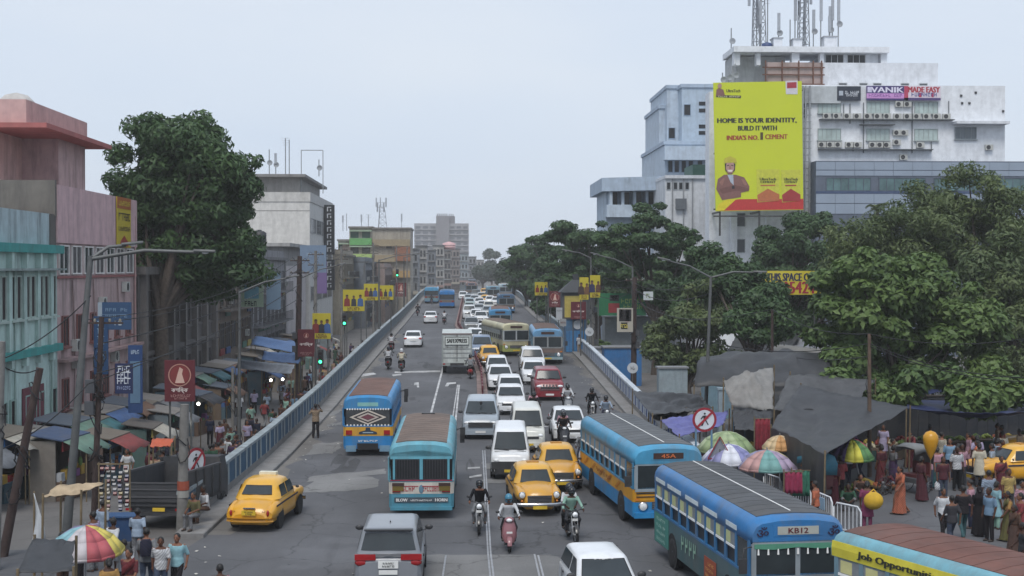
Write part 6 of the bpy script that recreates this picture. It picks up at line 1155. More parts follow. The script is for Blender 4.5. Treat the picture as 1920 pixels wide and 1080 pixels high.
CN = {k: muted(v) for k, v in CN.items()}
SK = ['4a2f22', '5b3a2a', '6a4735', '7a5340', '3f281e']
prng = random.Random(21)
def person(loc, rz, pose='stand', outfit='man', top='white', low='black', where='', group=None, helmet=None, bag=None, label=None, sc=None, bagc=None, drape=None):
    p = proto(pose, outfit, helmet, bag); c = dict(person=prng.choice(SK), shirt=CN[top], trousers=CN[low], skirt=CN[low], sari_drape=CN[drape or low]); 
    if bagc: c['backpack'] = c['carrier_bag'] = CN[bagc]
    who = {'saree': 'woman', 'kurti': 'woman', 'black_dress': 'woman'}.get(outfit, 'person'); n = lambda s: s.replace('_', ' ')
    wear = {'saree': f'in a {n(low)} sari', 'kurti': f'in a {n(top)} tunic and {n(low)} trousers', 'black_dress': 'in black dress and headscarf'}.get(outfit, f'in {n(top)} shirt and {n(low)} trousers')
    act = {'stand': 'standing', 'walk': 'walking', 'stride': 'striding', 'hold': 'gesturing', 'wave': 'raising both arms', 'sit': 'sitting', 'squat': 'squatting', 'ride': 'riding', 'pillion': 'riding pillion'}[pose]
    o = dup(p, loc, rz, label or f'{who} {wear} {act} {where}'.strip(), group, sc or prng.uniform(.95, 1.06), c); o['category'] = 'person'; o['group'] = group or 'people'
    return o
def head_feet(px, hy, fz):   # ground point of somebody whose head top is at hy
    lo, hi = hy+10, hy+400
    for _ in range(40):
        m = (lo+hi)/2; p = gr(px, m, fz); top = p.z+1.68; Yd = p.y; hyp = 500-(top-H)*F/Yd
        if hyp > hy: hi = m
        else: lo = m
    return gr(px, (lo+hi)/2, fz)
AW, TO = 0, PI
def stand_at(px, hy, rz, fz=zs, **k):
    p = head_feet(px, hy, fz); p.z += .006; return person(p, rz, **k)
L_ = 'pedestrians at the mouth of the lane'
for px, hy, rz, k in ((302, 1004, TO+.1, dict(pose='walk', top='white', low='denim', where='towards the road from the lane')), (333, 1000, TO-.2, dict(pose='stride', top='cyan', low='black', label='person in cyan shirt and black apron carrying a bottle')), (275, 993, .1, dict(pose='walk', outfit='man', top='grey', low='denim', bag='backpack', where='into the lane with a dark backpack')),
    (243, 1030, TO-.3, dict(pose='walk', outfit='saree', top='dark_red', low='dark_red', where='beside the striped umbrella')), (205, 1040, .4, dict(pose='stand', outfit='kurti', top='mustard', low='orange', where='under the striped umbrella rim')), (258, 948, .05, dict(pose='walk', top='pale_blue', low='grey', bag='carry', where='behind the open lorry')), (233, 1003, .2, dict(pose='stand', top='white', low='dark_grey', where='beyond the striped umbrella')),
    (212, 968, -.5, dict(pose='walk', top='white', low='brown', where='next to the sweet stall')), (176, 960, 1.2, dict(pose='stand', top='lilac', low='grey', where='at the stall by the leaning pole')), (193, 940, -.6, dict(pose='hold', top='pale_blue', low='navy', where='in front of the blue kiosk')), (413, 1056, .3, dict(pose='walk', top='pink', low='black', where='alone near the silver people carrier')),
    (150, 985, 2.2, dict(pose='stand', top='maroon', low='black', where='near the black tarpaulin')), (118, 1000, 1.0, dict(pose='stand', top='teal', low='brown', where='beside the hanging banner'))):
    stand_at(px, hy, rz, group=L_, **k)
stand_at(592, 757, AW+.25, zr, pose='wave', top='tan', low='black', label='person in tan shirt raising both arms beside the parapet on the road'); stand_at(1086, 628, AW+.4, zr, pose='stand', top='white', low='tan', label='traffic policeman in white shirt and khaki trousers by the blue gate')
o = person((gr(370, 1010, zr)+Vector((-.2, .8, .16))), TO-.5, 'sit', 'man', 'olive', 'grey', label='person in olive shirt sitting at the end of the parapet', sc=1); person((gr(383, 1000, zr)+Vector((-.15, 1.2, .16))), TO-.9, 'sit', 'man', 'white', 'brown', label='person in white shirt sitting at the end of the parapet', sc=1)
for a in (o,): pass
# crowd in the lane beside the parapet
lane = []
def free(x, y, d, L): return all((x-a)**2+(y-b)**2 > d*d for a, b in L)
tops = ['white', 'white', 'pale_blue', 'maroon', 'red', 'yellow', 'green', 'grey', 'navy', 'brown', 'pink', 'mint', 'purple', 'dark_grey', 'cream', 'sky_blue', 'lilac', 'tan']; lows = ['black', 'black', 'denim', 'navy', 'brown', 'dark_grey', 'grey']; sar = ['dark_red', 'maroon', 'magenta', 'orange', 'green', 'olive', 'navy', 'teal', 'purple', 'mustard']
tries = 0
while len(lane) < 205 and tries < 12000:
    tries += 1; y = 58+105*prng.random()**1.6; x0 = XL(y)-1.7; x = x0-abs(prng.gauss(.6, 1.7)) if prng.random() < .85 else prng.uniform(x0-6.5, x0)
    if x < x0-7.2 or not free(x, y, .62, lane): continue
    lane.append((x, y)); rz = prng.choice((0, PI))+prng.gauss(0, .35); of = prng.choice(['man', 'man', 'man', 'man', 'saree', 'kurti', 'long'])
    where = ('by the lane parapet' if x > x0-2 else 'amid the lane stalls')+(' far along' if y > 115 else '')
    person((x, y, zs(y)), rz, prng.choice(['walk', 'stride', 'stand', 'hold']), of, prng.choice(tops), prng.choice(lows if of != 'saree' else sar), where, 'pedestrians in the crowded lane', bag='backpack' if of == 'man' and prng.random() < .12 else None)
# market square
Q = 'people in the market square'
for px, hy, rz, k in ((1688, 882, 1.9, dict(pose='walk', outfit='saree', top='orange', low='orange', where='across the square')), (1727, 862, -1.2, dict(pose='stand', outfit='saree', top='maroon', low='maroon', where='next to the woman in orange')), (1741, 845, TO, dict(pose='stand', top='pink', low='denim', where='by the hooded rickshaw')), (1768, 862, TO, dict(pose='stand', top='maroon', low='denim', bag='carry', where='holding a white carrier bag')),
    (1768, 922, TO+.1, dict(pose='walk', top='white', low='black', label='person in untucked white shirt walking towards the red roofed bus')), (1806, 922, AW, dict(pose='walk', top='black', low='teal', where='seen from behind beside the black dress')), (1836, 917, AW-.2, dict(pose='stand', outfit='black_dress', top='black', low='black', where='among the group on the square')), (1890, 925, 1.6, dict(pose='walk', outfit='saree', top='mustard', low='olive', where='through the group on the square')), (1868, 906, -1.3, dict(pose='stand', outfit='kurti', top='cyan', low='mint', where='among the group on the square')),
    (1891, 886, TO, dict(pose='stand', top='yellow', low='dark_grey', where='in front of the yellow taxi')), (1916, 905, TO, dict(pose='stand', outfit='kurti', top='pink', low='pink', where='beside the yellow taxi')), (1914, 935, 1.5, dict(pose='walk', outfit='kurti', top='red', low='dark_red', where='at the edge of the square')), (1854, 890, AW, dict(pose='stand', top='pale_blue', low='navy', where='in front of the taxi wing')), (1918, 985, 1.2, dict(pose='stride', top='dark_grey', low='black', where='hurrying past the group')),
    (1803, 842, TO, dict(pose='stand', top='pink', low='dark_grey', where='at the nose of the taxi')), (1832, 824, AW, dict(pose='stand', outfit='kurti', top='lilac', low='lilac', where='behind the taxi bonnet')), (1794, 846, TO, dict(pose='stand', top='white', low='black', where='left of the taxi bonnet')), (1785, 935, AW+.3, dict(pose='walk', top='dark_grey', low='denim', where='among the group on the square')), (1820, 905, 1.0, dict(pose='stand', top='pink', low='navy', where='among the group on the square')), (1626, 905, AW-.4, dict(pose='stand', outfit='kurti', top='magenta', low='magenta', bag=None, label='woman in magenta carrying a yellow bundle on her back')),
    (1757, 842, AW, dict(pose='stand', outfit='saree', top='pink', low='teal', where='beside the balloon')), (1545, 862, TO, dict(pose='stand', top='white', low='red', where='beside the vegetable stall')), (1562, 868, AW, dict(pose='stand', outfit='saree', top='maroon', low='maroon', where='at the blue rickshaw')), (1529, 905, 1.0, dict(pose='stand', top='orange', low='brown', where='behind the white barricade')), (1877, 858, TO, dict(pose='stand', outfit='saree', top='red', low='maroon', where='in front of the taxi door')), (1505, 870, TO, dict(pose='stand', top='black', low='dark_grey', where='under the faded striped umbrella')),
    (1575, 862, AW, dict(pose='hold', top='red', low='black', where='near the green cloth')), (1480, 855, 1.0, dict(pose='stand', outfit='saree', top='magenta', low='magenta', where='under the faded striped umbrella')), (1855, 925, 2.0, dict(pose='stand', top='sky_blue', low='black', where='among the group on the square')), (1902, 950, 1.9, dict(pose='stand', outfit='saree', top='brown', low='brown', where='among the group on the square'))):
    stand_at(px, hy, rz, zq, group=Q, **k)
p = head_feet(1626, 905, zq); o = thing('bundle', 'bulging yellow cloth bundle carried by the woman in magenta', 'bundle', p+Vector((.12, -.3, 1.02))); MB().sph((0, 0, 0), (.34, .26, .3), 12, 8).build('sack', mat('yellow_cloth', hx('c09a2a'), .85, var=.2, bump=.4), o); MB().tube([(-.1, .1, .25), (.05, .15, .36), (.15, .1, .22)], .03, 6).build('knot', mat('yellow_cloth', hx('c09a2a'), .85), o)
sq = []; tries = 0
while len(sq) < 46 and tries < 3000:
    tries += 1; px = prng.uniform(1430, 1915); hy = prng.uniform(795, 842); p = head_feet(px, hy, zq)
    if not free(p.x, p.y, .7, sq): continue
    sq.append((p.x, p.y)); of = prng.choice(['man', 'man', 'man', 'saree', 'kurti', 'long'])
    person(p, prng.uniform(-PI, PI), prng.choice(['stand', 'walk', 'hold', 'stand']), of, prng.choice(tops), prng.choice(lows if of != 'saree' else sar), 'under '+('black' if px < 1650 else 'blue')+' market tarpaulin', 'shoppers under the tarpaulins')
# vendors sitting
for px, hy, t in ((1660, 872, 'maroon'), (1590, 905, 'green'), (1612, 886, 'brown')):
    p = gr(px, hy+52, zq); person(p, prng.uniform(2.4, 3.6), 'squat', 'man', t, 'grey', 'beside heaped vegetable baskets', 'vendors')
# ---- motorcycles with riders
def bike(px, py, kind, col, lab, top, low, away=False, da=0, helmet='1a1b20', pill=None, fz=zr, rl=None):
    p = gr(px, py, fz); a = R(da); d = Vector((math.sin(a), math.cos(a), 0)); c = p+d*.95; c.z = fz(c.y)+.008; rz = (0 if away else PI)-a
    key = ('moto', kind); 
    if key not in PROTO: PROTO[key] = moto('x', kind)
    cm = {k: col for k in ('fuel_tank', 'headlight_cowl', 'mudguard', 'tail', 'apron', 'body', 'handlebar_cowl')}; dup(PROTO[key], c, rz, lab, None, 1, cm)
    n = lab.split(' ', 1)[1]; o = person(c, rz, 'ride', 'long', top, low, helmet=helmet, group='riders', label=rl or f'rider in {top.replace("_", " ")} on the {lab}', sc=1)
    if pill: person(c, rz, 'pillion', 'man', pill[0], pill[1], helmet=pill[2] if len(pill) > 2 else None, group='riders', label=f'passenger in {pill[0].replace("_", " ")} on the {lab}', sc=1)
bike(898, 1008, 'bike', '15171b', 'black motorcycle with round headlamp ahead of the leading taxi', 'black', 'grey', da=2)
bike(956, 1041, 'scooter', '8a5a60', 'dusty pink scooter in front of the leading taxi', 'white', 'black', helmet='3f7a94')
bike(1083, 1025, 'bike', '16181b', 'black motorcycle with twin headlamps carrying two people', 'mint', 'dark_grey', da=-6, pill=('white', 'black', '24262c'))
bike(1097, 889, 'scooter', 'b5b8bc', 'white scooter beside the blue and yellow bus', 'grey', 'navy')
bike(1060, 846, 'scooter', '2a2b30', 'dark scooter carrying two people behind the second taxi', 'black', 'black', pill=('pink', 'black', '55585e'))
bike(1113, 790, 'bike', '141519', 'black motorcycle near the right kerb', 'black', 'black'); bike(1140, 808, 'bike', '1c1d22', 'dark motorcycle half hidden behind the blue and yellow bus', 'pale_blue', 'navy')
bike(1067, 782, 'scooter', '8d9094', 'grey scooter beside the dark red car', 'white', 'dark_grey', pill=('white', 'black')); bike(1003, 800, 'bike', '17181c', 'black motorcycle squeezed between van and red car', 'black', 'black', pill=('pink', 'black'))
bike(882, 712, 'scooter', 'a03038', 'red scooter behind the parcel lorry', 'grey', 'black', True); bike(727, 694, 'scooter', '232428', 'dark scooter riding up behind the white saloon', 'white', 'black', True, helmet='2a2c32'); bike(752, 699, 'scooter', '303238', 'dark scooter with white-helmeted rider', 'cream', 'black', True, helmet='c9ccd0')
bike(733, 662, 'scooter', '3a2a2c', 'maroon-black scooter close to the left parapet', 'white', 'maroon', True); bike(833, 609, 'scooter', '1c1e22', 'black scooter beside the far white saloon', 'white', 'black', True); bike(783, 593, 'bike', '1a1b1f', 'black motorcycle high on the left carriageway', 'black', 'black', True); bike(809, 571, 'bike', '202226', 'small motorcycle behind the pale blue bus near the crest', 'dark_grey', 'black', True)
for k, v in PROTO.items(): purge(v)
# ---------------- market: tarpaulins, stalls, umbrellas, rickshaws ----------------
tarpk = mat('black_tarpaulin', (.03, .031, .034), .55, var=.25, scale=2, bump=.5, grime=.3, dirt=(.10, .095, .09)); tarpg = mat('grey_tarpaulin', (.2, .195, .185), .7, var=.2, scale=2, bump=.5, grime=.4); tarpb = mat('blue_tarpaulin', hx('1f2b52'), .55, var=.2, bump=.4, grime=.2); tarpp = mat('violet_tarpaulin', hx('5d5f96'), .6, var=.15, bump=.4, grime=.25); bamboo = mat('bamboo', hx('6d5f48'), .8, var=.3)
def tarp(label, c, m, sag=.5, seed=0, posts=True, fz=zq, wr=.12, skirt=0, n=(22, 16), name='tarpaulin', ridge=0, cat='tarpaulin', edges=(0,)):
    """c: four corner points (near-left, near-right, far-right, far-left)"""
    c = [Vector(p) for p in c]; O = (c[0]+c[1]+c[2]+c[3])/4; O.z = fz(O.y); o = thing(name, label, cat, O); rg = random.Random(seed); nx, ny = n; ph = [rg.uniform(0, 6) for _ in range(6)]; G = []
    for j in range(ny+1):
        row = []
        for i in range(nx+1):
            u, v = i/nx, j/ny; p = c[0].lerp(c[1], u).lerp(c[3].lerp(c[2], u), v); bow = 16*u*(1-u)*v*(1-v)
            p.z += -sag*bow+ridge*math.sin(PI*v)+wr*(math.sin(7*u+ph[0]+3*v)*math.cos(5*v+ph[1])+.5*math.sin(15*u+9*v+ph[2])+.5*math.sin(23*v-11*u+ph[3])+.4*math.sin(31*u+17*v+ph[4]))*(.35+bow)+rg.uniform(-.03, .03); p.x += rg.uniform(-.04, .04); row.append(p-O)
        G.append(row)
    q = MB().ring(G, False, True, False).build('sheet', m, o)
    if skirt:
        for e in edges:
            L = [G[0], [r[-1] for r in G], G[-1][::-1], [r[0] for r in G][::-1]][e]; dn = lambda t: [p+Vector((t*(rg.uniform(-.05, .05)+.1*math.sin(k*2.1)), t*(rg.uniform(-.05, .05)+.1*math.cos(k*1.7)), -skirt*t*(1+.12*math.sin(k*1.3)))) for k, p in enumerate(L)]
            MB().ring([L, dn(.5), dn(1)], False, True, False).build('side_curtain', m, o)
    sd = q.modifiers.new('thick', 'SOLIDIFY'); sd.thickness = .015
    if posts:
        for k, p in enumerate(c): z0 = fz(p.y); MB().tube([(p.x-O.x, p.y-O.y, z0-O.z), (p.x-O.x+.04, p.y-O.y, p.z-O.z+.1)], .035, 6).build('pole', bamboo, o)
    return o
def W(px, py, Y): p = dp(px, py, Y); return (p.x, p.y, p.z)
G_ = lambda *a: tuple(gp(*a))
tarp('large black tarpaulin tent with a sharp peak behind the grey sheet', [G_(1300, 725, 2.8), G_(1560, 725, 2.8), G_(1548, 676, 3.5), G_(1325, 690, 3.3)], tarpk, -.2, 1, ridge=1.0)
tarp('pale grey tarpaulin sheet slung over a pole between black ones', [G_(1372, 764, 2.6), G_(1450, 768, 2.6), G_(1450, 688, 4.2), G_(1355, 712, 3.8)], tarpg, -.35, 2, wr=.12)
tarp('dark tarpaulin hanging below the pale grey sheet', [G_(1378, 806, 1.9), G_(1440, 810, 1.9), G_(1454, 766, 2.6), G_(1372, 762, 2.6)], tarpk, -.1, 22, wr=.08, posts=False)
tarp('long black tarpaulin roof with hanging side over the vegetable stalls', [G_(1444, 800, 2.4), G_(1545, 850, 2.4), G_(1705, 764, 2.8), G_(1500, 722, 3.5)], tarpk, .3, 3, skirt=1.35, wr=.11, edges=(0,))
tarp('faded black tarpaulin roof stretching under the broad-leaved tree', [G_(1450, 772, 2.7), G_(1600, 760, 2.8), G_(1640, 712, 3.4), G_(1480, 700, 3.6)], mat('black_tarpaulin_faded', (.06, .06, .062), .6, var=.25, bump=.5), .3, 4)
tarp('black tarpaulin awning tied along the white parapet', [G_(1222, 778, 2.0), G_(1335, 766, 2.4), G_(1312, 740, 2.9), G_(1185, 732, 2.4)], tarpk, .25, 5)
tarp('small dark tarpaulin scrap beneath the tied awning', [G_(1238, 806, 1.7), G_(1300, 792, 1.9), G_(1285, 768, 2.2), G_(1215, 768, 1.9)], tarpk, .2, 6)
tarp('violet blue tarpaulin sheet beside the no-walking sign', [G_(1272, 818, 1.9), G_(1356, 797, 2.0), G_(1366, 770, 2.4), G_(1238, 786, 2.4)], tarpp, .2, 7, wr=.05)
tarp('wide dark blue tarpaulin canopy under the trees at the square', [G_(1698, 768, 2.6), G_(1960, 776, 2.6), tuple(dp(1960, 754, 64.5)), tuple(dp(1705, 750, 65))], tarpb, .35, 8, wr=.1)
tarp('second dark blue canopy deeper in the market under the trees', [W(1560, 738, 70), W(1800, 735, 71), W(1800, 700, 80), W(1580, 700, 80)], tarpb, .3, 9)
tarp('weathered grey tarpaulin roof further back beyond the black tent', [G_(1450, 700, 2.6), G_(1565, 705, 2.6), G_(1565, 655, 3.2), G_(1445, 645, 3.2)], tarpg, .3, 10)
tarp('torn black sheet roof behind the weathered grey one', [G_(1360, 665, 2.6), G_(1480, 655, 2.6), G_(1500, 628, 3.2), G_(1380, 630, 3.2)], tarpk, .3, 11)
tarp('patched pale sheet roof in the back rows of the market', [G_(1450, 650, 2.6), G_(1570, 655, 2.6), G_(1560, 622, 3.2), G_(1460, 618, 3.2)], mat('pale_tarpaulin', (.2, .21, .23), .7, var=.3, bump=.4), .3, 12)
# stall tables, and dark backdrops coloured as the shade under the tarpaulins
rg = random.Random(17); vegm = [mat('veg_'+c, hx(c), .7, var=.35, scale=9, bump=.4) for c in ('5a7032', '7d8a3a', '8a4a2a', 'a08a3a', '7a2a26', 'b0a890')]
def heap(parent, c, rx, ry, h, m, name='heap', n=26, seed=0):
    r = random.Random(seed); mb = MB()
    for k in range(n): a = r.uniform(0, 2*PI); q = r.random()**.5; mb.sph((c[0]+rx*q*math.cos(a), c[1]+ry*q*math.sin(a), c[2]+h*(1-q)+.03), r.uniform(.05, .085), 6, 4)
    o = mb.build(name, m, parent); o['kind'] = 'stuff'; return o
def stall(label, px, py, w=2.2, rz=0, kind=0, fz=zq, seed=0):
    p = gr(px, py, fz); o = thing('market_stall', label, 'stall', p, rz); MB().box((-w/2, -.5, .55), (w/2, .5, .62)).build('table_top', woodm, o)
    for x in (-w/2+.08, w/2-.08):
        for y in (-.42, .42): MB().box((x-.035, y-.035, 0), (x+.035, y+.035, .55)).build('leg', woodm, o)
    MB().box((-w/2, -.52, .05), (w/2, -.5, .55)).build('front_cloth', pm(['3a3f4a', '5a3030', '2f4a46', '4a4238'][seed % 4], .9), o)
    for k in range(4): heap(o, (-w/2+w*(k+.5)/4, 0, .64), w/10, .32, .16, vegm[(k+seed) % 6], seed=seed*7+k)
    return o
for k, (px, py, t) in enumerate(((1470, 885, 'vegetable stall beneath the black tarpaulin skirt'), (1530, 872, 'fruit stall in the shade beyond the blue rickshaw'), (1600, 866, 'produce stall under the long black roof'), (1660, 858, 'produce stall at the foot of the wooden pole'), (1720, 850, 'goods table behind the hooded rickshaw'), (1790, 850, 'goods table under the wide blue canopy'), (1860, 846, 'goods table under the blue canopy behind the taxi'), (1400, 862, 'stall shaded by the green leafy umbrella'), (1440, 900, 'stall shaded by the faded striped umbrella'), (1350, 868, 'stall behind the violet tarpaulin'))): stall(t, px, py, rz=rg.uniform(-.2, .2), seed=k)
for k, (px, py, col, t) in enumerate(((1580, 845, '2a2c30', 'dark plank screen coloured as the shade behind the produce stalls'), (1700, 835, '23262c', 'dark plank screen coloured as the shade behind the hooded rickshaw'), (1830, 828, '1f242c', 'dark plank screen coloured as the shade under the blue canopy'), (1480, 860, '2b2b2e', 'dark plank screen coloured as the shade behind the striped umbrellas'))):
    p = gr(px, py, zq); o = thing('shade_backdrop', t, 'backdrop', p); [MB().box((-2.6+i*.53, -.03+.02*(i % 2), 0), (-2.6+(i+1)*.53-.02, .03, 2.3)).build('plank', pm(col, .9, grime=.3), o) for i in range(10)]; MB().box((-2.65, .03, 2.1), (2.7, .1, 2.2)).build('beam', woodm, o)  # dark boards added to stand in for the shaded interior under the tarpaulins
for k, (px, py, t) in enumerate(((1578, 932, 'low basket of green vegetables beside the barricade'), (1600, 926, 'low basket of pale gourds near the vendor'), (1655, 918, 'low basket of limes by the rickshaw wheel'), (1622, 915, 'shallow basket of greens under the rainbow umbrella'))):
    p = gr(px, py, zq); o = thing('basket', t, 'basket', p); MB().lathe([(.01, .02), (.42, .02), (.55, .2), (.5, .2), (.4, .06), (.01, .06)], 16).build('rim', mat('wicker', hx('6a5238'), .9, var=.3, scale=12), o); heap(o, (0, 0, .14), .42, .42, .18, vegm[k], seed=90+k, n=40)
# ---- umbrellas
def umbrella(label, px, py, Y, r, cols, h=.5, pole=2.2, tilt=(0, 0), fz=zq, lean=0):
    t = Vector(W(px, py, Y)); z0 = fz(Y); o = thing('market_umbrella', label, 'umbrella', (t.x, t.y, z0)); top = t.z-z0; n = len(cols); M = Matrix.Translation((0, 0, top)) @ Euler((tilt[0], tilt[1], .3)).to_matrix().to_4x4()
    prof = [(0.02, 0), (r*.35, -h*.12), (r*.7, -h*.45), (r, -h), (r*1.0, -h-.1)]
    for k in range(n):
        mb = MB(); a0, a1 = 2*PI*k/n, 2*PI*(k+1)/n; rows = []
        for rr, z in prof: rows.append([M @ Vector((rr*math.cos(lerp(a0, a1, u))*(1-.05*math.sin(PI*u)*rr/r), rr*math.sin(lerp(a0, a1, u))*(1-.05*math.sin(PI*u)*rr/r), z+.03*math.sin(PI*u)*(0 if rr < .1 else -1))) for u in (0, .5, 1)])
        for a, b in zip(rows[:-1], rows[1:]):
            for i in range(2): mb.face([a[i], a[i+1], b[i+1], b[i]], True)
        q = mb.build('panel', mat('umbrella_'+cols[k], hx(cols[k]), .75, var=.1, scale=3), o); sd = q.modifiers.new('thick', 'SOLIDIFY'); sd.thickness = .008
        MB().tube([M @ Vector((.02, 0, -.03)), M @ Vector((r*.7*math.cos(a0), r*.7*math.sin(a0), -h*.45-.02)), M @ Vector((r*math.cos(a0), r*math.sin(a0), -h-.01))], .008, 4).build('rib', steel, o)
    MB().tube([(lean, 0, 0), (0, 0, top+.08)], .025, 7).build('pole', steel, o); MB().lathe([(.22, 0), (.2, .1), (.05, .14)], 10, (lean, 0, 0)).build('base', concrete, o); return o
RB = ['4a3a5e', 'c9c24a', '4f7a48', 'b03a56', '6a5a3a', '3a5a8a', 'c9b84a', '5a4a6e']
umbrella('rainbow umbrella with yellow and pink panels beside the wooden pole', 1596, 822, 52.5, .92, ['b03a56', '4f8a4a', '55507a', '3f5a7a', '4a3a5e', 'c9c24a', '4f7a48', 'b8405c'], .62, lean=.5, tilt=(.12, 0))
umbrella('faded striped umbrella with pastel panels over the vegetable seller', 1438, 843, 50, 1.12, ['b9a86a', '8a6a72', '7fa0a4', '8a86a0', 'b08a86', '6f9a96', '9a8aa0', 'c0b080'], .6)
umbrella('white and violet umbrella next to the faded striped one', 1366, 832, 51, 1.06, ['8a8ab0', 'c9cbd6', '7f80aa', 'c9cbd6', '8a8ab0', 'd0d2da', '7f80aa', 'c9cbd6'], .6)
umbrella('pale green umbrella with leaf print behind the triangular sign', 1362, 808, 54, 1.2, ['8a9a72', '9aa882', '7d9066', 'a3ae8a']*2, .7)
umbrella('cream and orange umbrella half hidden behind the red cloth', 1462, 816, 53.5, .7, ['c0a882', 'b88a58', 'c4b090', 'b09a78']*2, .45)
umbrella('rainbow umbrella with coral panels at the lane mouth', 160, 985, 36.5, 1.0, ['b0645e', 'c4b45a', '8a8fae', '7d6f8e', '7fa8b0', 'b8b2b4', 'a8545a', 'c2b258'], .62, fz=zs, tilt=(.08, 0))
# ---- barricades
def barricade(label, a, b, fz=zq, h=1.05):
    A, B = Vector(gr(*a, fz)), Vector(gr(*b, fz)); o = thing('barricade', label, 'barricade', (A+B)/2, math.atan2((B-A).y, (B-A).x)); L = (B-A).length/2; wm = mat('barricade_white', hx('c9ccd0'), .5, var=.1, grime=.25)
    MB().tube([(-L, 0, .12), (-L, 0, h-.15), (-L+.15, 0, h), (L-.15, 0, h), (L, 0, h-.15), (L, 0, .12)], .03, 7).build('frame', wm, o); MB().bar((-L, 0, .2), (L, 0, .2), .04).build('lower_rail', wm, o)
    n = int(2*L/.16)
    for i in range(1, n): x = -L+2*L*i/n; MB().bar((x, 0, .2), (x, 0, h), .025).build('upright', wm, o)
    for x in (-L+.15, L-.15): MB().bar((x, -.3, .04), (x, .3, .04), .05).bar((x, 0, .04), (x, 0, .2), .04).build('foot', steel, o)
    return o
barricade('white steel crowd barricade nearest the route KB12 bus', (1563, 1000), (1614, 1012)); barricade('white steel crowd barricade behind the grey bus roof', (1466, 955), (1520, 972)); barricade('white steel barricade beside the striped umbrellas', (1432, 938), (1464, 950))
o = barricade('dark barricade panel carrying a small blue notice', (1524, 975), (1560, 992)); MB().box((-.3, -.08, .55), (.35, -.05, .95)).build('notice', pm('8fa9bd'), o)
# ---- cycle rickshaws
def rickshaw(label, px, py, hood, rz):
    p = gr(px, py, zq); o = thing('cycle_rickshaw', label, 'rickshaw', p, rz)
    for x, y, r in ((-.5, -.5, .36), (.5, -.5, .36), (0, 1.15, .36)):
        t = MB().lathe([(r-.03, -.015), (r, 0), (r-.03, .015)], 22, (0, 0, 0), 'x').build('wheel', rubber, o, (x, y, r)); m = MB()
        for k in range(12): a = 2*PI*k/12; m.bar((0, 0, 0), (0, (r-.02)*math.cos(a), (r-.02)*math.sin(a)), .008)
        m.lathe([(.04, -.05), (.04, .05)], 8, axis='x', cap=True).build('spokes', steel, t)
    MB().bar((-.5, -.5, .36), (.5, -.5, .36), .04).tube([(0, -.4, .5), (0, .4, .42), (0, .75, .8)], .022, 6).tube([(0, 1.15, .36), (0, .95, 1.0)], .02, 6).tube([(0, .4, .42), (0, .35, .85)], .018, 6).build('frame', dsteel, o)
    MB().tube([(-.3, .85, 1.05), (0, .98, 1.02), (.3, .85, 1.05)], .015, 6).build('handlebar', dsteel, o); MB().sph((0, .33, .88), (.1, .14, .05), 8, 5).build('saddle', rubber, o)
    MB().box((-.48, -.75, .62), (.48, -.2, .74)).box((-.48, -.82, .74), (.48, -.74, 1.2)).build('seat', pm('5a2a2c', .6), o); MB().box((-.5, -.8, .45), (.5, .0, .62)).build('body', pm('4a4c50', .6), o)
    rows = []
    for a, (y, z) in enumerate(((-.86, 1.15), (-.9, 1.6), (-.75, 1.85), (-.35, 1.92), (.1, 1.8))): rows.append([(-.56, y, z-.25 if a > 1 else z), (-.54, y, z), (0, y, z+.05), (.54, y, z), (.56, y, z-.25 if a > 1 else z)])
    q = MB().ring(rows, False, True, False).build('hood', mat('hood_'+hood, hx(hood), .7, var=.2, bump=.3), o); sd = q.modifiers.new('thick', 'SOLIDIFY'); sd.thickness = .02
    return o
rickshaw('cycle rickshaw with pale grey hood waiting near the rainbow umbrella', 1700, 925, '6d6f70', 2.0); rickshaw('cycle rickshaw with turquoise edged hood behind the barricades', 1518, 945, '2f6e82', .5)
# balloon
t = Vector(W(1745, 832, 52)); o = thing('balloon', 'large yellow teardrop balloon on a stick above the crowd', 'balloon', (t.x, t.y, 0)); MB().lathe([(.01, -.62), (.1, -.45), (.22, -.15), (.29, .12), (.28, .3), (.18, .44), (.01, .5)], 16, (0, 0, t.z)).build('bulb', mat('balloon_rubber', hx('c08a1a'), .35, var=.1), o); MB().tube([(0, 0, t.z-.6), (0, 0, .9)], .012, 5).build('stick', bamboo, o)
# red and green cloths hung up for sale
for px, py0, py1, Yc, c, lab in ((1430, 785, 850, 56, '7a2230', 'red patterned cloth hanging from a tarpaulin pole'), (1488, 885, 925, 48, '8a2a4a', 'crimson cloth hanging under the faded umbrella'), (1502, 882, 930, 48.5, '2f6a58', 'green cloth hanging beside the crimson one')):
    a, b = Vector(W(px, py0, Yc)), Vector(W(px, py1, Yc)); o = thing('hanging_cloth', lab, 'cloth', (a.x, a.y, zq(Yc))); mb = MB(); n = 10
    rows = [[(-.3+.6*i/n, .07*math.sin(i*2.2+k*.4), lerp(a.z, b.z, k/5)-zq(Yc)) for i in range(n+1)] for k in range(6)]; q = mb.ring(rows, False, True, False).build('fabric', mat('cloth_'+c, hx(c), .85, var=.3, scale=8), o); sd = q.modifiers.new('t', 'SOLIDIFY'); sd.thickness = .01
    MB().tube([(-.34, 0, 0), (-.34, 0, a.z-zq(Yc)+.1)], .025, 6).build('pole', bamboo, o); MB().bar((-.36, 0, a.z-zq(Yc)), (.34, 0, a.z-zq(Yc)), .03).build('rod', bamboo, o)
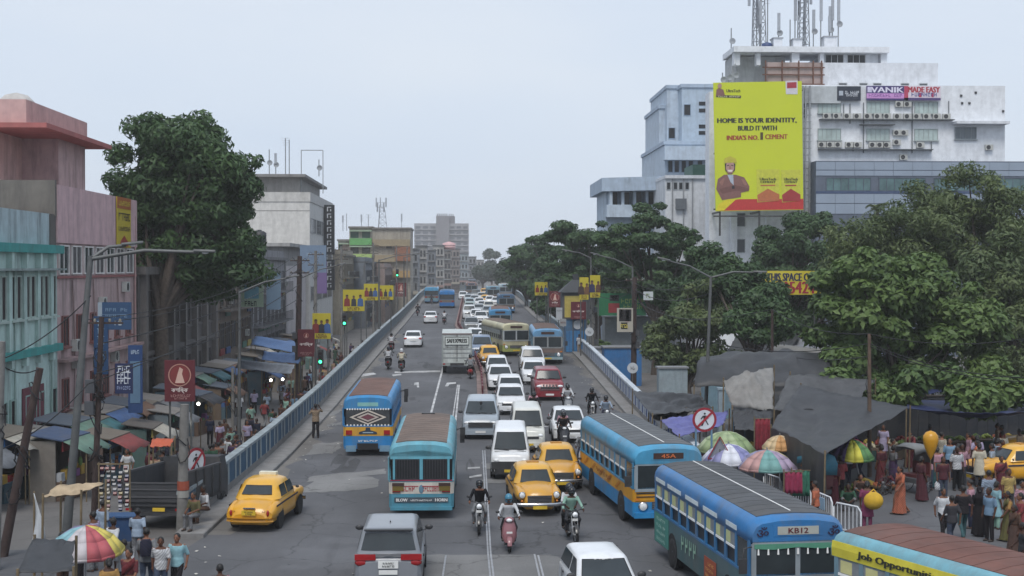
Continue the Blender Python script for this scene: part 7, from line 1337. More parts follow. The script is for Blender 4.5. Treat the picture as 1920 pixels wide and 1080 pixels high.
# ---- kiosks and stalls along the crowded lane
def kiosk(label, x, y, w, d, h, wall, roof, aw, rz=0, goods=None, seed=0, fz=zs):
    z = fz(y); o = thing('street_kiosk', label, 'kiosk', (x, y, z), rz); r = random.Random(seed); wm = pm(wall, .85, grime=.5)
    MB().box((-w/2, -d/2, 0), (-w/2+.06, d/2, h)).build('back_wall', wm, o)
    for y_ in (-d/2, d/2): MB().box((-w/2, y_-.03, 0), (w/2-.25, y_+.03, h)).build('side_wall', wm, o)
    MB().box((-w/2+.1, -d/2+.04, 0), (w/2, d/2-.04, .85)).build('counter', pm(['5a4436', '3f5a66', '6a6a62', '4a3a40'][seed % 4], .8, grime=.4), o)
    MB().slab([(-w/2-.15, -d/2-.15, h+.25), (w/2+.1, -d/2-.15, h), (w/2+.1, d/2+.15, h), (-w/2-.15, d/2+.15, h+.25)], (0, 0, .05)).build('roof', pm(roof, .8, grime=.6), o)
    q = MB().ring([[(w/2+.1, y_, h), (w/2+.6, y_, h-.22+.06*math.sin(k*2.)), (w/2+1.05, y_, h-.5+.08*math.sin(k*1.7+seed))] for k, y_ in enumerate([-d/2-.1+(d+.2)*i/6 for i in range(7)])], False, True, False).build('awning', mat('awning_'+aw, hx(aw), .75, var=.2, bump=.3, grime=.3), o); sd = q.modifiers.new('t', 'SOLIDIFY'); sd.thickness = .015
    for y_ in (-d/2, d/2): MB().tube([(w/2+1.0, y_, 0), (w/2+1.0, y_, h-.45)], .028, 6).build('prop', bamboo, o)
    MB().box((w/2-.02, -d/2+.05, h-.42), (w/2+.04, d/2-.05, h-.02)).build('fascia', pm(['7a2a2e', '2f5a8a', 'b0a050', '3a6a5a', 'a8a8a0'][seed % 5], .6), o)
    for k in range(5):
        c = r.choice(['8a2a2a', 'b09040', '3a5a8a', 'a0a4a8', '4a7a50', '7a4a7a', 'b06a3a']); yy = -d/2+d*(k+.5)/5; MB().box((w/2-.3, yy-d*.07, .85), (w/2-.05, yy+d*.07, .85+r.uniform(.12, .5))).build('goods', pm(c, .7), o)
        if r.random() < .7: MB().sph((w/2+.25, yy, h-.7-r.uniform(0, .4)), (.09, .09, .2), 7, 5).build('hanging_goods', pm(r.choice(['b09040', '8a2a2a', 'a8a49a', '3f6a9a', '6a8a4a']), .6), o)
    return o
KW = ['4a5a66', '6a5a4a', '3f5560', '75706a', '5a4a44', '4f6a66', '6e7a80']; KR = ['4a5460', '3a4a66', '6a6258', '55504c', '7a7672', '3f4c5c']; KA = [('blue', '3d5a86'), ('grey', '6a6c70'), ('faded green', '5d7a6c'), ('brown', '6a4f3e'), ('pale', 'a09c92'), ('teal', '35686e'), ('dark', '2b2d33'), ('red', '7d3a38')]
k = 0; r5 = random.Random(31); lands = ['in front of the mint house', 'below the maroon banner', 'beside the rusty leaning pole', 'at the corner of the mint house', 'under the large blue sign box', 'in front of the pink house', 'beneath the tall blue sign', 'beside the pink house drain', 'below the navy sign', 'under the round sari sign', 'at the trunk of the big tree', 'just past the big tree', 'beneath the tree canopy edge', 'before the first sooty pilasters', 'along the middle of the sooty building', 'past the middle of the sooty building', 'near the white hoarding', 'below the pale hanging hoarding', 'under the second sari sign', 'in front of the low white block', 'beside the low white block door', 'near the green traffic light', 'below the yellow film posters', 'in front of the office block', 'at the far office corner', 'where the lane narrows']
for i, lm in enumerate(lands):
    y = 52.5+i*3.9+(i > 12)*(i-12)*1.1; an, ac = KA[(i*3+1) % 8]; hh = r5.uniform(2.2, 2.9)
    kiosk(f'street kiosk with {an} awning {lm}', -18.4+r5.uniform(-.2, .5), y, 1.6, 3.1, hh, KW[i % 7], KR[(i*2) % 6], ac, r5.uniform(-.06, .06), seed=i)
r6 = random.Random(8)
for i, (y, lm) in enumerate(((57, 'standing alone near the open lorry'), (63, 'with its back to the lorry cab'), (70, 'in the middle of the lane by the concrete pole'), (77, 'in the lane below the round sari sign'), (86, 'in the lane beneath the big tree'), (95, 'mid-lane past the tree'), (105, 'mid-lane by the lit bulbs'), (116, 'mid-lane under the blue sheets'), (128, 'mid-lane near the second sari sign'), (141, 'mid-lane before the traffic light'), (156, 'mid-lane at the narrow end'))):
    an, ac = KA[(i*5+2) % 8]; kiosk(f'low stall with {an} canopy {lm}', -16.1+r6.uniform(-.3, .3)+(1.2 if y > 100 else 0), y, 1.3, 2.6, r6.uniform(2.1, 2.5), KW[(i+3) % 7], KR[(i+1) % 6], ac, r6.uniform(-.15, .15), seed=40+i)
SB = mat('sheet_blue', hx('4a6690'), .6, var=.2, bump=.3); LP = lambda px, py, z: tuple(gp(px, py, z-1.4))
for i, (a, m, lab) in enumerate((([LP(470, 645, 3.6), LP(552, 662, 3.6), LP(562, 642, 4.2), LP(478, 630, 4.2)], SB, 'blue plastic sheet roof strung across the lane stalls'), ([LP(440, 690, 3.2), LP(545, 702, 3.2), LP(552, 684, 3.8), LP(450, 674, 3.8)], mat('sheet_grey', hx('6f7680'), .6, var=.2, bump=.3), 'grey plastic sheet roof strung across the lane'), ([LP(490, 675, 3.4), LP(560, 682, 3.4), LP(566, 664, 4.0), LP(495, 658, 4.0)], SB, 'second blue plastic sheet beyond the grey one'),
      ([LP(278, 838, 3.0), LP(320, 836, 3.0), LP(326, 822, 3.2), LP(286, 822, 3.2)], mat('sheet_orange', hx('b5593c'), .7, var=.1, bump=.3), 'small orange canopy above a lane stall'), ([G_(78, 932, 2.3), G_(150, 925, 2.3), G_(196, 905, 2.5), G_(112, 908, 2.5)], mat('sheet_cream', hx('a8957a'), .7, var=.25, bump=.3), 'cream and brown awning by the leaning poles'), ([G_(30, 1075, 2.0), G_(135, 1070, 2.0), G_(140, 1012, 2.3), G_(62, 1010, 2.3)], tarpk, 'black tarpaulin roof beside the coral panelled umbrella'))):
    tarp(lab, a, m, .12, 50+i, True, zs, .04, n=(10, 6), name='plastic_sheet')
# strings of snack packets and the tall goods rack at the lane mouth
p = gr(215, 1010, zs); o = thing('snack_rack', 'rack hung with strings of coloured snack packets at the lane mouth', 'rack', p); r = random.Random(4)
for x in (-.5, .5): MB().tube([(x, 0, 0), (x, 0, 2.5)], .03, 6).build('post', bamboo, o)
MB().bar((-.55, 0, 2.45), (.55, 0, 2.45), .05).build('rail', bamboo, o)
for i in range(5):
    for j in range(r.randint(6, 14)):
        if r.random() < .08: continue
        x, z = -.4+i*.2+r.uniform(-.03, .03), 2.36-j*.135+r.uniform(-.03, .03); MB().ring([[(x-.06, -.05, z), (x+.06, -.05, z), (x+.06, -.02, z), (x-.06, -.02, z)], [(x-.05, -.09, z-.06), (x+.05, -.09, z-.06), (x+.05, .0, z-.06), (x-.05, .0, z-.06)], [(x-.06, -.05, z-.12), (x+.06, -.05, z-.12), (x+.06, -.02, z-.12), (x-.06, -.02, z-.12)]], True, False).build('packet', pm(r.choice(['6a2228', '7a6a3a', '6a6c72', '2a365a', '5a2230', '8a8478', '22242a']), .35), o)
p = gr(220, 1030, zs); o = thing('blue_stand', 'dark blue painted cart below the snack packets', 'cart', p); MB().box((-.55, -.3, .3), (.55, .35, 1.05)).build('cabinet', pm('1f3f66', .6, grime=.3), o); MB().box((-.62, -.36, 1.05), (.62, .4, 1.1)).build('top', pm('2a4a70', .6), o); [MB().lathe([(.16, -.03), (.18, 0), (.16, .03)], 12, (x, y, .18), 'x').build('wheel', rubber, o) for x in (-.5, .5) for y in (-.2, .25)]
# parked motorcycles behind the parapet
for i, (x, y, c, t) in enumerate(((-9.6, 103, '1a1b20', 'black parked motorcycle behind the parapet near the traffic light'), (-9.7, 105.2, 'a0a4aa', 'silver parked scooter between two motorcycles'), (-9.7, 107.4, '2a2226', 'dark parked motorcycle next to the silver scooter'))):
    o = moto(t, 'scooter' if i == 1 else 'bike', c); o.location = (x-.3, y, zs(y)); o.rotation_euler = (0, R(8), 1.2)
# low clutter seen beyond the white parapet: container, huts, boards
for px, py, Yc, w, d, h, c, lab in ((1168, 692, 112, 1.5, 2.4, 1.7, '2f6aa0', 'bright blue steel container behind the white parapet'), (1135, 690, 114, .9, 2.2, 1.6, 'a9adb0', 'white booth beside the blue container'), (1200, 640, 126, 3.2, 2.5, 2.2, '7d8488', 'grey shed with parked van roof behind the cable pole'), (1262, 735, 88, .9, 1, 1.5, '8d9aa0', 'pale steel cupboard among the tarpaulins'), (1345, 745, 82, .8, 1, 1.6, '6f8a98', 'pale blue cupboard beside the lamp post')):
    p = dp(px, py, Yc); z = zq(Yc); o = thing('market_shed', lab, 'shed', (p.x, Yc, z)); H_ = max(1.2, p.z-z+h); MB().box((-w, 0, 0), (w, d, H_)).build('wall', pm(c, .6, grime=.4), o); MB().box((-w-.1, -.1, H_), (w+.1, d+.1, H_+.1)).build('roof', pm('7d7f82', .7, grime=.4), o)
    [MB().box((-w+2*w*k/5-.02, -.03, .1), (-w+2*w*k/5+.02, -.001, H_-.05)).build('rib', pm(c, .6), o) for k in range(6)]
for k, (px, c) in enumerate(((1398, '3f6a8a'), (1380, '4a7a98'), (1352, '8a9aa4'))):
    p = gr(px, 842, zq); o = thing('painted_post', ('slate blue', 'sky blue', 'pale grey')[k]+' painted steel post supporting the tarpaulins', 'post', p); MB().box((-.15, -.15, 0), (.15, .15, 2.9)).build('shaft', pm(c, .7, grime=.3), o); MB().box((-.2, -.2, 2.9), (.2, .2, 3.0)).build('cap', pm(c, .7), o)
# ---------------- lamps, poles, wires, signs ----------------
polem = mat('pole_concrete', (.17, .165, .155), .9, var=.25, grime=.4); galv = mat('lamp_pole', (.11, .115, .115), .55, .3, var=.2, grime=.3); rustp = mat('rusty_pole', hx('3d2f2c'), .85, var=.3, grime=.3)
TIPS = {}
def lamp(key, label, base, top, arms, r=.09):
    base, top = Vector(base), Vector(top); o = thing('street_lamp', label, 'street lamp', base); t = top-base; MB().tube([(0, 0, 0), tuple(t*.5), tuple(t)], [r*1.3, r, r*.75], 10).build('post', galv, o)
    for tip in arms:
        e = Vector(tip)-base; m = t.lerp(e, .5)+Vector((0, 0, .12)); MB().tube([tuple(t-Vector((0, 0, .1))), tuple(m), tuple(e)], [r*.6, r*.5, r*.45], 7).build('arm', galv, o); d = (e-m).normalized(); q = e+d*.35
        h = MB().ring([[p+d.cross(Vector((0, 0, 1))).normalized()*sx*w_+Vector((0, 0, sz)) for sx, sz in ((-1, 0), (1, 0), (.6, .1), (-.6, .1))] for p, w_ in ((e-d*.15, .06), (e+d*.1, .14), (e+d*.55, .1))], True, True).build('lamp_head', galv, o); MB().sph(tuple(e+d*.22-Vector((0, 0, .01))), (.12, .12, .04), 8, 5).build('lens', lampw, h)
    TIPS[key] = top; return o
W8 = lambda px, py, Y: Vector(W(px, py, Y))
lamp('L1', 'leaning street lamp with long arm over the lane mouth', (-12.9, 46, 0), W8(170, 480, 46), [W8(372, 473, 46), W8(236, 460, 46.5)], .12)
lamp('L2', 'double-armed street lamp among the market trees', (W8(1322, 500, 72).x, 72, 0), W8(1333, 517, 72), [W8(1252, 489, 72), W8(1418, 511, 72)])
lamp('L3', 'street lamp over the cable-laden poles by the kiosk', (W8(1108, 500, 119).x, 119, 0), W8(1108, 482, 119), [W8(1066, 471, 119)])
lamp('L4', 'street lamp with one arm beside the round sari sign', (W8(447, 500, 76).x, 76, zs(76)), W8(449, 545, 76), [W8(542, 521, 76)])
lamp('L5', 'street lamp with one arm near the second sari sign', (W8(560, 500, 112).x, 112, zs(112)), W8(565, 519, 112), [W8(636, 497, 112)])
lamp('L6', 'street lamp behind the green banner', (W8(1188, 500, 106).x, 106, zq(106)), W8(1186, 500, 106), [W8(1120, 478, 106)])
lamp('L7', 'distant street lamp at the top of the right parapet', (W8(985, 500, 225).x, 225, 2.2), W8(985, 482, 225), [W8(960, 474, 225)])
lamp('L8', 'street lamp on the parapet below the yellow film posters', (XL(135)-1.0, 135, zr(135)+1.2), (XL(135)-1.0, 135, 9.6), [(XL(135)+2.4, 135, 10.1)])
lamp('L9', 'street lamp on the left parapet near the crest', (XL(190)-1.0, 190, zr(190)+1.2), (XL(190)-1.0, 190, 10.2), [(XL(190)+2.2, 190, 10.7)])
def upole(key, label, base, top, r, m, cross=0, boxes=0, bundle=0):
    base, top = Vector(base), Vector(top); o = thing('utility_pole', label, 'pole', base); t = top-base; MB().tube([(0, 0, -.1), tuple(t*.5), tuple(t)], [r*1.15, r, r*.85], 10).build('shaft', m, o); rg = random.Random(len(TIPS)*3+1)
    for k in range(cross):
        c = t*(.97-.08*k); b = MB().bar(c+Vector((-.7, .12, 0)), c+Vector((.7, .12, 0)), .07).build('crossarm', rustp, o); [MB().lathe([(.03, 0), (.05, .06), (.03, .12)], 8, c+Vector((x, .12, .03))).build('insulator', pm('8a8478', .4), b) for x in (-.6, -.25, .25, .6)]
    for k in range(boxes): c = t*rg.uniform(.3, .7); MB().cb(c+Vector((rg.choice((-.25, .25)), -.15, 0)), (.3, .22, .45)).build('junction_box', pm('4a4c50', .7), o)
    for k in range(bundle):
        a = t*rg.uniform(.35, .9); MB().tube([a+Vector((.18*math.cos(u*1.05+k)*rg.uniform(.8, 1.6), -.12+.1*math.sin(u+k), .35*math.sin(u*1.05)*rg.uniform(.5, 1.4)-.1)) for u in range(7)], .022, 5).build('cable_loop', black, o)
    TIPS[key] = top; return o
upole('A', 'leaning concrete pole in front of the mint house', (-13.6, 41, 0), W8(2, 640, 41), .15, polem, 0, 1, 3); upole('B', 'cut-off rusty steel post leaning beside the mint house', (-14.0, 43, 0), W8(75, 690, 43), .13, rustp, 0, 0, 4)
upole('C', 'thick concrete post with red poster beside the open lorry', (-9.25, 46.6, 0), W8(346, 758, 46.6), .17, polem, 0, 0, 2); upole('C2', 'rusty pole tangled with cables near the lane mouth', (-12.4, 47.5, 0), (-12.1, 47.5, 7.2), .1, rustp, 1, 2, 9)
upole('E', 'thick dark pole wound with cables in the middle of the lane', (W8(556, 500, 100).x, 100, -1.4), W8(562, 480, 100), .2, rustp, 2, 2, 9); upole('D', 'cable pole beneath the pale hanging hoarding', (W8(590, 500, 124).x, 124, -1.4), W8(592, 470, 124), .16, polem, 2, 1, 7); upole('D2', 'slim pole beside the yellow film posters', (W8(640, 500, 150).x, 150, -1.4), W8(640, 462, 150), .14, polem, 2, 1, 5); upole('D3', 'slim pole before the coloured houses', (W8(700, 500, 190).x, 190, -1.4), W8(700, 455, 190), .14, polem, 2, 1, 4); upole('D4', 'far pole in front of the terrace houses', (-10.5, 235, -1.4), (-10.5, 235, 12.5), .14, polem, 2); upole('D5', 'farthest lane pole near the crest', (-10.2, 275, -1.4), (-10.2, 275, 13), .14, polem, 2)
upole('G', 'tall brown wooden pole beside the rainbow umbrella', (W8(1632, 500, 58).x, 58, 0), W8(1630, 626, 58), .085, mat('wood_pole', hx('5a4a3e'), .9, var=.3), 0, 0, 1); upole('Hh', 'short rust-brown pole among the tarpaulins', (W8(1448, 500, 84).x, 84, 0), W8(1448, 580, 84), .09, rustp); upole('I', 'thick pole hung with a coiled cable beside the green banner', (W8(1188, 500, 103).x, 103, 0), W8(1190, 520, 103), .2, rustp, 1, 3, 9); upole('J', 'pole smothered in cables by the round white sign', (W8(1112, 500, 117).x, 117, 0), W8(1110, 528, 117), .22, polem, 1, 2, 9); upole('J2', 'slim pole beside the kiosk with yellow posters', (W8(1028, 500, 150).x, 150, 0), W8(1028, 527, 150), .1, galv, 0, 1, 2); upole('K', 'leaning bamboo prop standing in the grey sheet', G_(1440, 815, 0), G_(1434, 690, 4.0), .035, bamboo)
upole('M', 'bare white steel tube standing beside the parapet sari sign', (W8(592, 500, 98).x, 98, -1.4), W8(590, 660, 98), .05, galv); upole('N', 'grey post beside the snack stalls under the tree', (W8(436, 500, 78).x, 78, -1.4), W8(436, 690, 78), .09, polem, 0, 1, 3)
WR = []
def wire(a, b, label, sag=.5, r=.016):
    a, b = Vector(a), Vector(b); n = 12; pts = [a.lerp(b, i/n)-Vector((0, 0, sag*4*(i/n)*(1-i/n))) for i in range(n+1)]; o = MB().tube([tuple(p-a) for p in pts], r, 5).build('overhead_wire', black, None, a); tag(o, label, 'wire', 'overhead wires')
off = lambda k, x, z: TIPS[k]+Vector((x, .1, z))
for k1, k2, n1 in (('C2', 'E', 'the rusty tangle pole and the dark lane pole'), ('E', 'D', 'the dark lane pole and the hoarding pole'), ('D', 'D2', 'the hoarding pole and the film poster pole'), ('D2', 'D3', 'the film poster pole and the coloured houses'), ('D3', 'D4', 'the coloured houses and the terrace'), ('D4', 'D5', 'the two farthest lane poles'), ('L6', 'L3', 'the banner lamp and the kiosk lamp'), ('I', 'J', 'the coiled cable pole and the smothered pole'), ('J', 'J2', 'the smothered pole and the slim kiosk pole'), ('L2', 'I', 'the double-armed lamp and the coiled cable pole')):
    for x, z, nm in ((-.5, -.1, 'outer'), (.4, -.15, 'inner'), (0, -.9, 'lower')): wire(off(k1, x, z), off(k2, x, z), f'{nm} cable strung between {n1}', .6+.3*abs(x), .022 if z < -.5 else .016)
for a, b, t in ((W8(-60, 690, 44), TIPS['L1']-Vector((0, 0, 1.3)), 'thick black cable crossing the mint facade'), (W8(-60, 860, 41), W8(165, 720, 46), 'thick cable sagging below the teal band'), (W8(-40, 640, 40), TIPS['B'], 'thin cable from the concrete pole to the rusty post'), (W8(165, 720, 46), off('E', 0, -2), 'long cable from the lane mouth to the dark pole'), (W8(180, 700, 46), W8(560, 560, 98), 'string with small flags across the lane'), (TIPS['G'], W8(1990, 622, 52), 'upper wire from the wooden pole over the square'), (TIPS['G']-Vector((0, 0, .4)), W8(1990, 708, 50), 'middle wire from the wooden pole over the square'), (TIPS['G']-Vector((0, 0, .5)), W8(1990, 716, 50), 'lower wire from the wooden pole over the square'),
        (TIPS['G'], TIPS['Hh'], 'wire between the wooden pole and the rust-brown pole'), (TIPS['G']-Vector((0, 0, .4)), W8(1330, 640, 73), 'wire from the wooden pole to the double-armed lamp'), (TIPS['Hh'], W8(1190, 590, 103), 'wire from the rust-brown pole to the coiled cable pole'), (W8(1330, 600, 72), W8(1188, 560, 103), 'wire under the double-armed lamp'), (W8(760, 535, 262), W8(985, 540, 250), 'upper cable crossing the road at the crest'), (W8(750, 548, 250), W8(975, 548, 245), 'lower cable crossing the road at the crest'), (W8(780, 528, 285), W8(990, 525, 270), 'thin cable crossing high over the crest'), (W8(1190, 540, 103), W8(1010, 510, 150), 'cable over the green banner'), (W8(1420, 648, 84), W8(1630, 668, 58), 'loose wire through the tree leaves')): wire(a, b, t, .45, .02)
# ---- sign boards
def posts(o, xs, zlow, fz, y=.06):
    for x in xs: MB().tube([(x, y, fz-o.location.z), (x, y, zlow)], .05, 7).build('post', galv, o)
def figures(o, hw, hh, cols, yy=-.016):
    n = len(cols)
    for i, c in enumerate(cols):
        x = hw*(-.62+1.24*i/(n-1)); s_ = hh*(.95 if i % 2 == 0 else .8)
        MB().slab([(x-.3*s_, yy, -hh*.55), (x+.3*s_, yy, -hh*.55), (x+.26*s_, yy, s_*.1), (x+.1*s_, yy, s_*.22), (x-.1*s_, yy, s_*.22), (x-.26*s_, yy, s_*.1)], (0, .01, 0)).build('printed_figure', pm(c), o); MB().slab([(x+.13*s_*math.cos(a), yy-.004, s_*.38+.17*s_*math.sin(a)) for a in (2*PI*k/10 for k in range(10))], (0, .008, 0)).build('printed_face', pm('6a4634'), o); MB().slab([(x+.14*s_*math.cos(a), yy-.008, s_*.46+.11*s_*math.sin(a)) for a in (PI*k/8 for k in range(9))], (0, .008, 0)).build('printed_hair', pm('17120f'), o)
def poster(label, px0, px1, py0, py1, Y, fz, back='b3a52a', cols=('7a2a26', '2a2c34', '3a5a8a'), line='~~~~~~', name='film_poster'):
    o = board(label, px0, px1, py0, py1, Y, back, ((line, 0, -.78, .6, .16, '5a2a1c'),), name, 'poster'); s_ = F/Y; figures(o, (px1-px0)/2/s_, (py1-py0)/2/s_, cols); posts(o, (-(px1-px0)/3/s_, (px1-px0)/3/s_), 0, fz, .2); return o
zl = -1.4
poster('yellow film poster with three figures on the lane side, largest of four', 644, 684, 543, 583, 128, zl); poster('yellow film poster behind the largest one', 683, 709, 532, 563, 140, zl); poster('yellow film poster at the end of the poster row', 709, 738, 535, 562, 142, zl); poster('low yellow film poster above the second sari sign', 587, 621, 587, 635, 104, zl)
poster('yellow poster on a slim post before the rain trees', 1003, 1028, 529, 554, 152, .3); poster('yellow poster strapped high on the cable-smothered pole, left half', 1087, 1104, 520, 562, 115.8, .5, cols=('3a2a26', '6a4a30')); poster('yellow poster strapped high on the cable-smothered pole, right half', 1107, 1126, 516, 558, 115.8, .5, cols=('2a2c50', '5a3a2a'))
MR = '5a1a24'
def sari(label, px0, px1, py0, py1, Y, fz, big=False):
    o = board(label, px0, px1, py0, py1, Y, MR, (('কণিষ্ক', .0, -.45 if big else -.1, .55 if big else .8, .16, 'd6c9c4'), ('~~~~~~~~~~', 0, -.72, .75, .06, 'a8807c'), ('~~~~~~~', 0, -.85, .5, .05, 'a8807c')), 'sari_shop_sign', 'sign'); s_ = F/Y; hw, hh = (px1-px0)/2/s_, (py1-py0)/2/s_
    R_ = hh*.55 if big else hh*.2; cz = hh*.28 if big else hh*.55
    MB().lathe([(R_, -.02), (R_, -.005), (R_*.9, -.005), (R_*.9, -.02)], 28, (0, 0, cz), 'y', False).build('emblem_ring', pm('b58a7c'), o); MB().slab([(R_*.85*math.cos(a), -.012, cz+R_*.85*math.sin(a)) for a in (2*PI*k/20 for k in range(20))], (0, .008, 0)).build('emblem_ground', pm('7a3030'), o)
    MB().slab([(-R_*.4, -.02, cz-R_*.7), (R_*.45, -.02, cz-R_*.7), (R_*.2, -.02, cz+R_*.1), (R_*.3, -.02, cz+R_*.5), (0, -.02, cz+R_*.7), (-R_*.15, -.02, cz+R_*.2)], (0, .006, 0)).build('emblem_figure', pm('c9a89a'), o); posts(o, (-hw*.7, hw*.7), 0, fz, .2); return o
sari('maroon sari shop sign with large round emblem beside the big tree', 313, 369, 674, 751, 66, zl, True); sari('tall maroon sari shop sign beside a green traffic light', 560, 591, 617, 668, 99, zl); sari('maroon sari shop sign on the kiosk by the blue gate', 1071, 1099, 566, 599, 121.5, 1.2); sari('small maroon sari sign under the rain tree', 1030, 1051, 546, 576, 146, .5, True); sari('small maroon sari sign near the crest on the lane side', 742, 762, 530, 556, 200, zl, True)
board('large blue sign box on the pink house', 191, 252, 566, 617, 72.5, '2c4a6e', (('~~~~~~~', 0, .45, .8, .12, '6d88a2'), ('^^^^^^^', 0, .0, .8, .12, '6d88a2'), ('~~~', .1, -.5, .35, .18, 'c0ccd4')), extra=((-1, -.75, -1, 1, '9aa8b4'),))
o = board('tall dark blue vertical sign on the pink house', 183, 209, 592, 700, 70.5, '1d3f66', tuple((ch, 0, .75-.26*i, .5, .09, '8aa6bf') for i, ch in enumerate('^^^^^^'))); 
board('navy sign with white Bengali lettering below the large sign box', 222, 254, 680, 736, 66, '1e2850', (('^^^', 0, .65, .7, .2, 'c9ced8'), ('^^^^', 0, .25, .8, .2, 'c9ced8'), ('^^^^', 0, -.15, .8, .2, 'c9ced8'), ('~~~~~~~', 0, -.62, .8, .12, '8a96b8')))
o = board('tall empty blue sign frame beside the navy sign', 246, 272, 646, 772, 70, '24406e', (('~~~~', 0, .8, .6, .06, 'a9b9cc'),)); MB().box((-.25, -.02, -1.2), (.25, -.001, .9)).build('clear_panel', pm('5f7a94', .3), o)
board('pale green poster hoarding hanging beside the big tree', 455, 496, 513, 575, 96, '9aac94', (('~~~~~', 0, -.8, .7, .15, '23282c'),), 'hoarding', 'hoarding', ((-.7, .6, -.5, .5, '6a98a8'),)); board('tall pale blue hoarding next to the green one', 502, 528, 512, 580, 98, '7d93a8', (('~~~', 0, .5, .5, .1, '4a6078'),), 'hoarding', 'hoarding'); board('slate blue hoarding on the lane pole', 564, 613, 460, 511, 126, '6d7f94', (('~~~~~', 0, .3, .5, .14, '8a9cb0'),), 'hoarding', 'hoarding'); board('violet hoarding edge below the slate one', 592, 614, 490, 550, 138, '6d5a86', (('~~~~', 0, .5, .7, .1, '9a8ab0'),), 'hoarding', 'hoarding')
board('green banner with red and white emblem stretched behind the poles', 1121, 1213, 550, 592, 124, '1f6a44', (('~~~~~~', .45, .3, .5, .2, '8aa64a'), ('~~~~~', .45, -.2, .4, .2, '7a9a4a')), 'banner', 'banner', ((-.5, -.12, .3, .85, '15181a'), (-.4, -.22, .4, .75, 'b9c0c0'), (-.55, -.1, -.75, .1, '8a2a2e')))
o = board('white and black printed poster on the coiled cable pole', 1158, 1188, 578, 623, 101.5, 'a9a498', (('~~~~', -.1, -.5, .5, .16, 'c9b850'),), 'poster_board', 'poster', ((-.75, .8, -.1, .9, '1d1a1c'), (-.6, -.35, .2, .9, 'a0928a'), (.1, .5, -.2, .8, '9a8a86'), (-.5, .3, -.75, -.2, '1f2018')))
board('small white sign before the dark tree', 1208, 1226, 547, 563, 100, 'b9bfc0', (('~~', 0, 0, .5, .5, '6a7a3a'),)); board('white notice board beside the kiosk', 1043, 1055, 577, 600, 122, 'a9acb0', (('~~~~~', 0, .5, .8, .12, '4a4c50'),)); board('small grey cabinet sign under the notice board', 1050, 1062, 598, 612, 121, '8d8f90', (('~~~~~', 0, 0, .8, .2, '6a2a2a'),))
o = board('yellow rental hoarding with red telephone number among the trees', 1408, 1545, 508, 553, 99, 'c9b93a', (('FOR THIS SPACE CA', -.06, .48, .84, .33, '232a4a'), ('30705424', .12, -.4, .7, .5, '9a2438')), 'hoarding', 'hoarding'); posts(o, (-2.2, 0, 2.2), -.8, zq(99), .2)
# roof sheet and support below the hoarding
# kiosk with blue gate
b0 = gr(1081, 661); o = thing('police_kiosk', 'tall dark kiosk with pyramid roof and blue gate by the road', 'kiosk', b0); s_ = F/b0.y
MB().box((-.95, .2, 0), (.95, 2.0, 3.0)).build('lower_room', pm('3f6484', .7, grime=.3), o); MB().box((-.9, .12, .05), (.9, .2, 1.9)).build('blue_gate', pm('3a76a8', .6, grime=.3), o); [MB().box((x-.02, .09, .05), (x+.02, .12, 1.9)).build('gate_bar', pm('2f6290', .6), o) for x in (-.6, -.3, 0, .3, .6)]
MB().box((-1.25, .1, 2.95), (1.3, 2.2, 5.3)).build('upper_room', pm('4a4c50', .8, grime=.4), o); MB().box((-1.05, .06, 3.1), (.5, .1, 5.0)).build('yellow_poster', pm('b0a050'), o); MB().ring([[(-1.5, -.2, 5.3), (1.5, -.2, 5.3), (1.5, 2.5, 5.3), (-1.5, 2.5, 5.3)], [(-.3, .9, 6.4), (.3, .9, 6.4), (.3, 1.4, 6.4), (-.3, 1.4, 6.4)]], True, False).build('pyramid_roof', pm('35383c', .7), o); MB().box((-.25, .95, 6.4), (.25, 1.35, 6.9)).build('cupola', pm('35383c', .7), o); MB().lathe([(.4, 0), (.4, -.03), (.01, -.03)], 18, (.1, .1, 2.45), 'y', False).build('round_emblem', pm('b9c0c6'), o)  # the poster is plain yellow paint without glow
# ---- road signs
def prohib(label, px, py, Y, r, rz, fz, two=True):
    c = W8(px, py, Y); o = thing('road_sign', label, 'road sign', (c.x, c.y, fz), rz); z = c.z-fz
    def disc(rad, y0, nm, m, n=28): MB().lathe([(.01, y0), (rad, y0), (rad, y0+.015), (.01, y0+.015)], n, (0, 0, z), 'y', False).build(nm, m, o)
    disc(r, 0, 'plate', pm('8a1f2c', .5)); disc(r*.8, -.008, 'face', pm('c3c6ca', .5))
    k = r*.8; f = MB(); yy = -.018
    for poly in ([(-.05, .52), (.1, .55), (.12, .68), (.0, .74), (-.1, .64)], [(-.14, .42), (.1, .46), (.14, .0), (-.1, -.02)], [(-.12, .38), (-.2, .4), (-.42, .1), (-.34, .04), (-.14, .26)], [(.1, .4), (.32, .1), (.42, .16), (.16, .44)], [(-.1, .02), (.08, .02), (-.2, -.62), (-.36, -.62)], [(.0, .02), (.14, .02), (.42, -.5), (.34, -.58)]): f.slab([(x*k, yy, z+y_*k) for x, y_ in poly], (0, .006, 0))
    f.build('walking_figure', black, o); a = .78*r; MB().slab([(-a*.72-.03, -.03, z-a*.72+.03), (-a*.72+.03, -.03, z-a*.72-.03), (a*.72+.03, -.03, z+a*.72-.03), (a*.72-.03, -.03, z+a*.72+.03)], (0, .006, 0)).build('slash', pm('9a2430', .5), o)
    for x in ((-r*.7, r*.6) if two else (0,)): MB().tube([(x, .04, 0), (x, .04, z-(.0 if two else r*.2))], .04, 7).build('post', pm('5f7f94', .6), o)
    return o
prohib('round no-walking sign on two posts before the violet tarpaulin', 1321, 787, 52, .46, 0, 0); prohib('round no-walking sign turned sideways at the parapet end', 367, 866, 49, .5, R(58), 0, False)
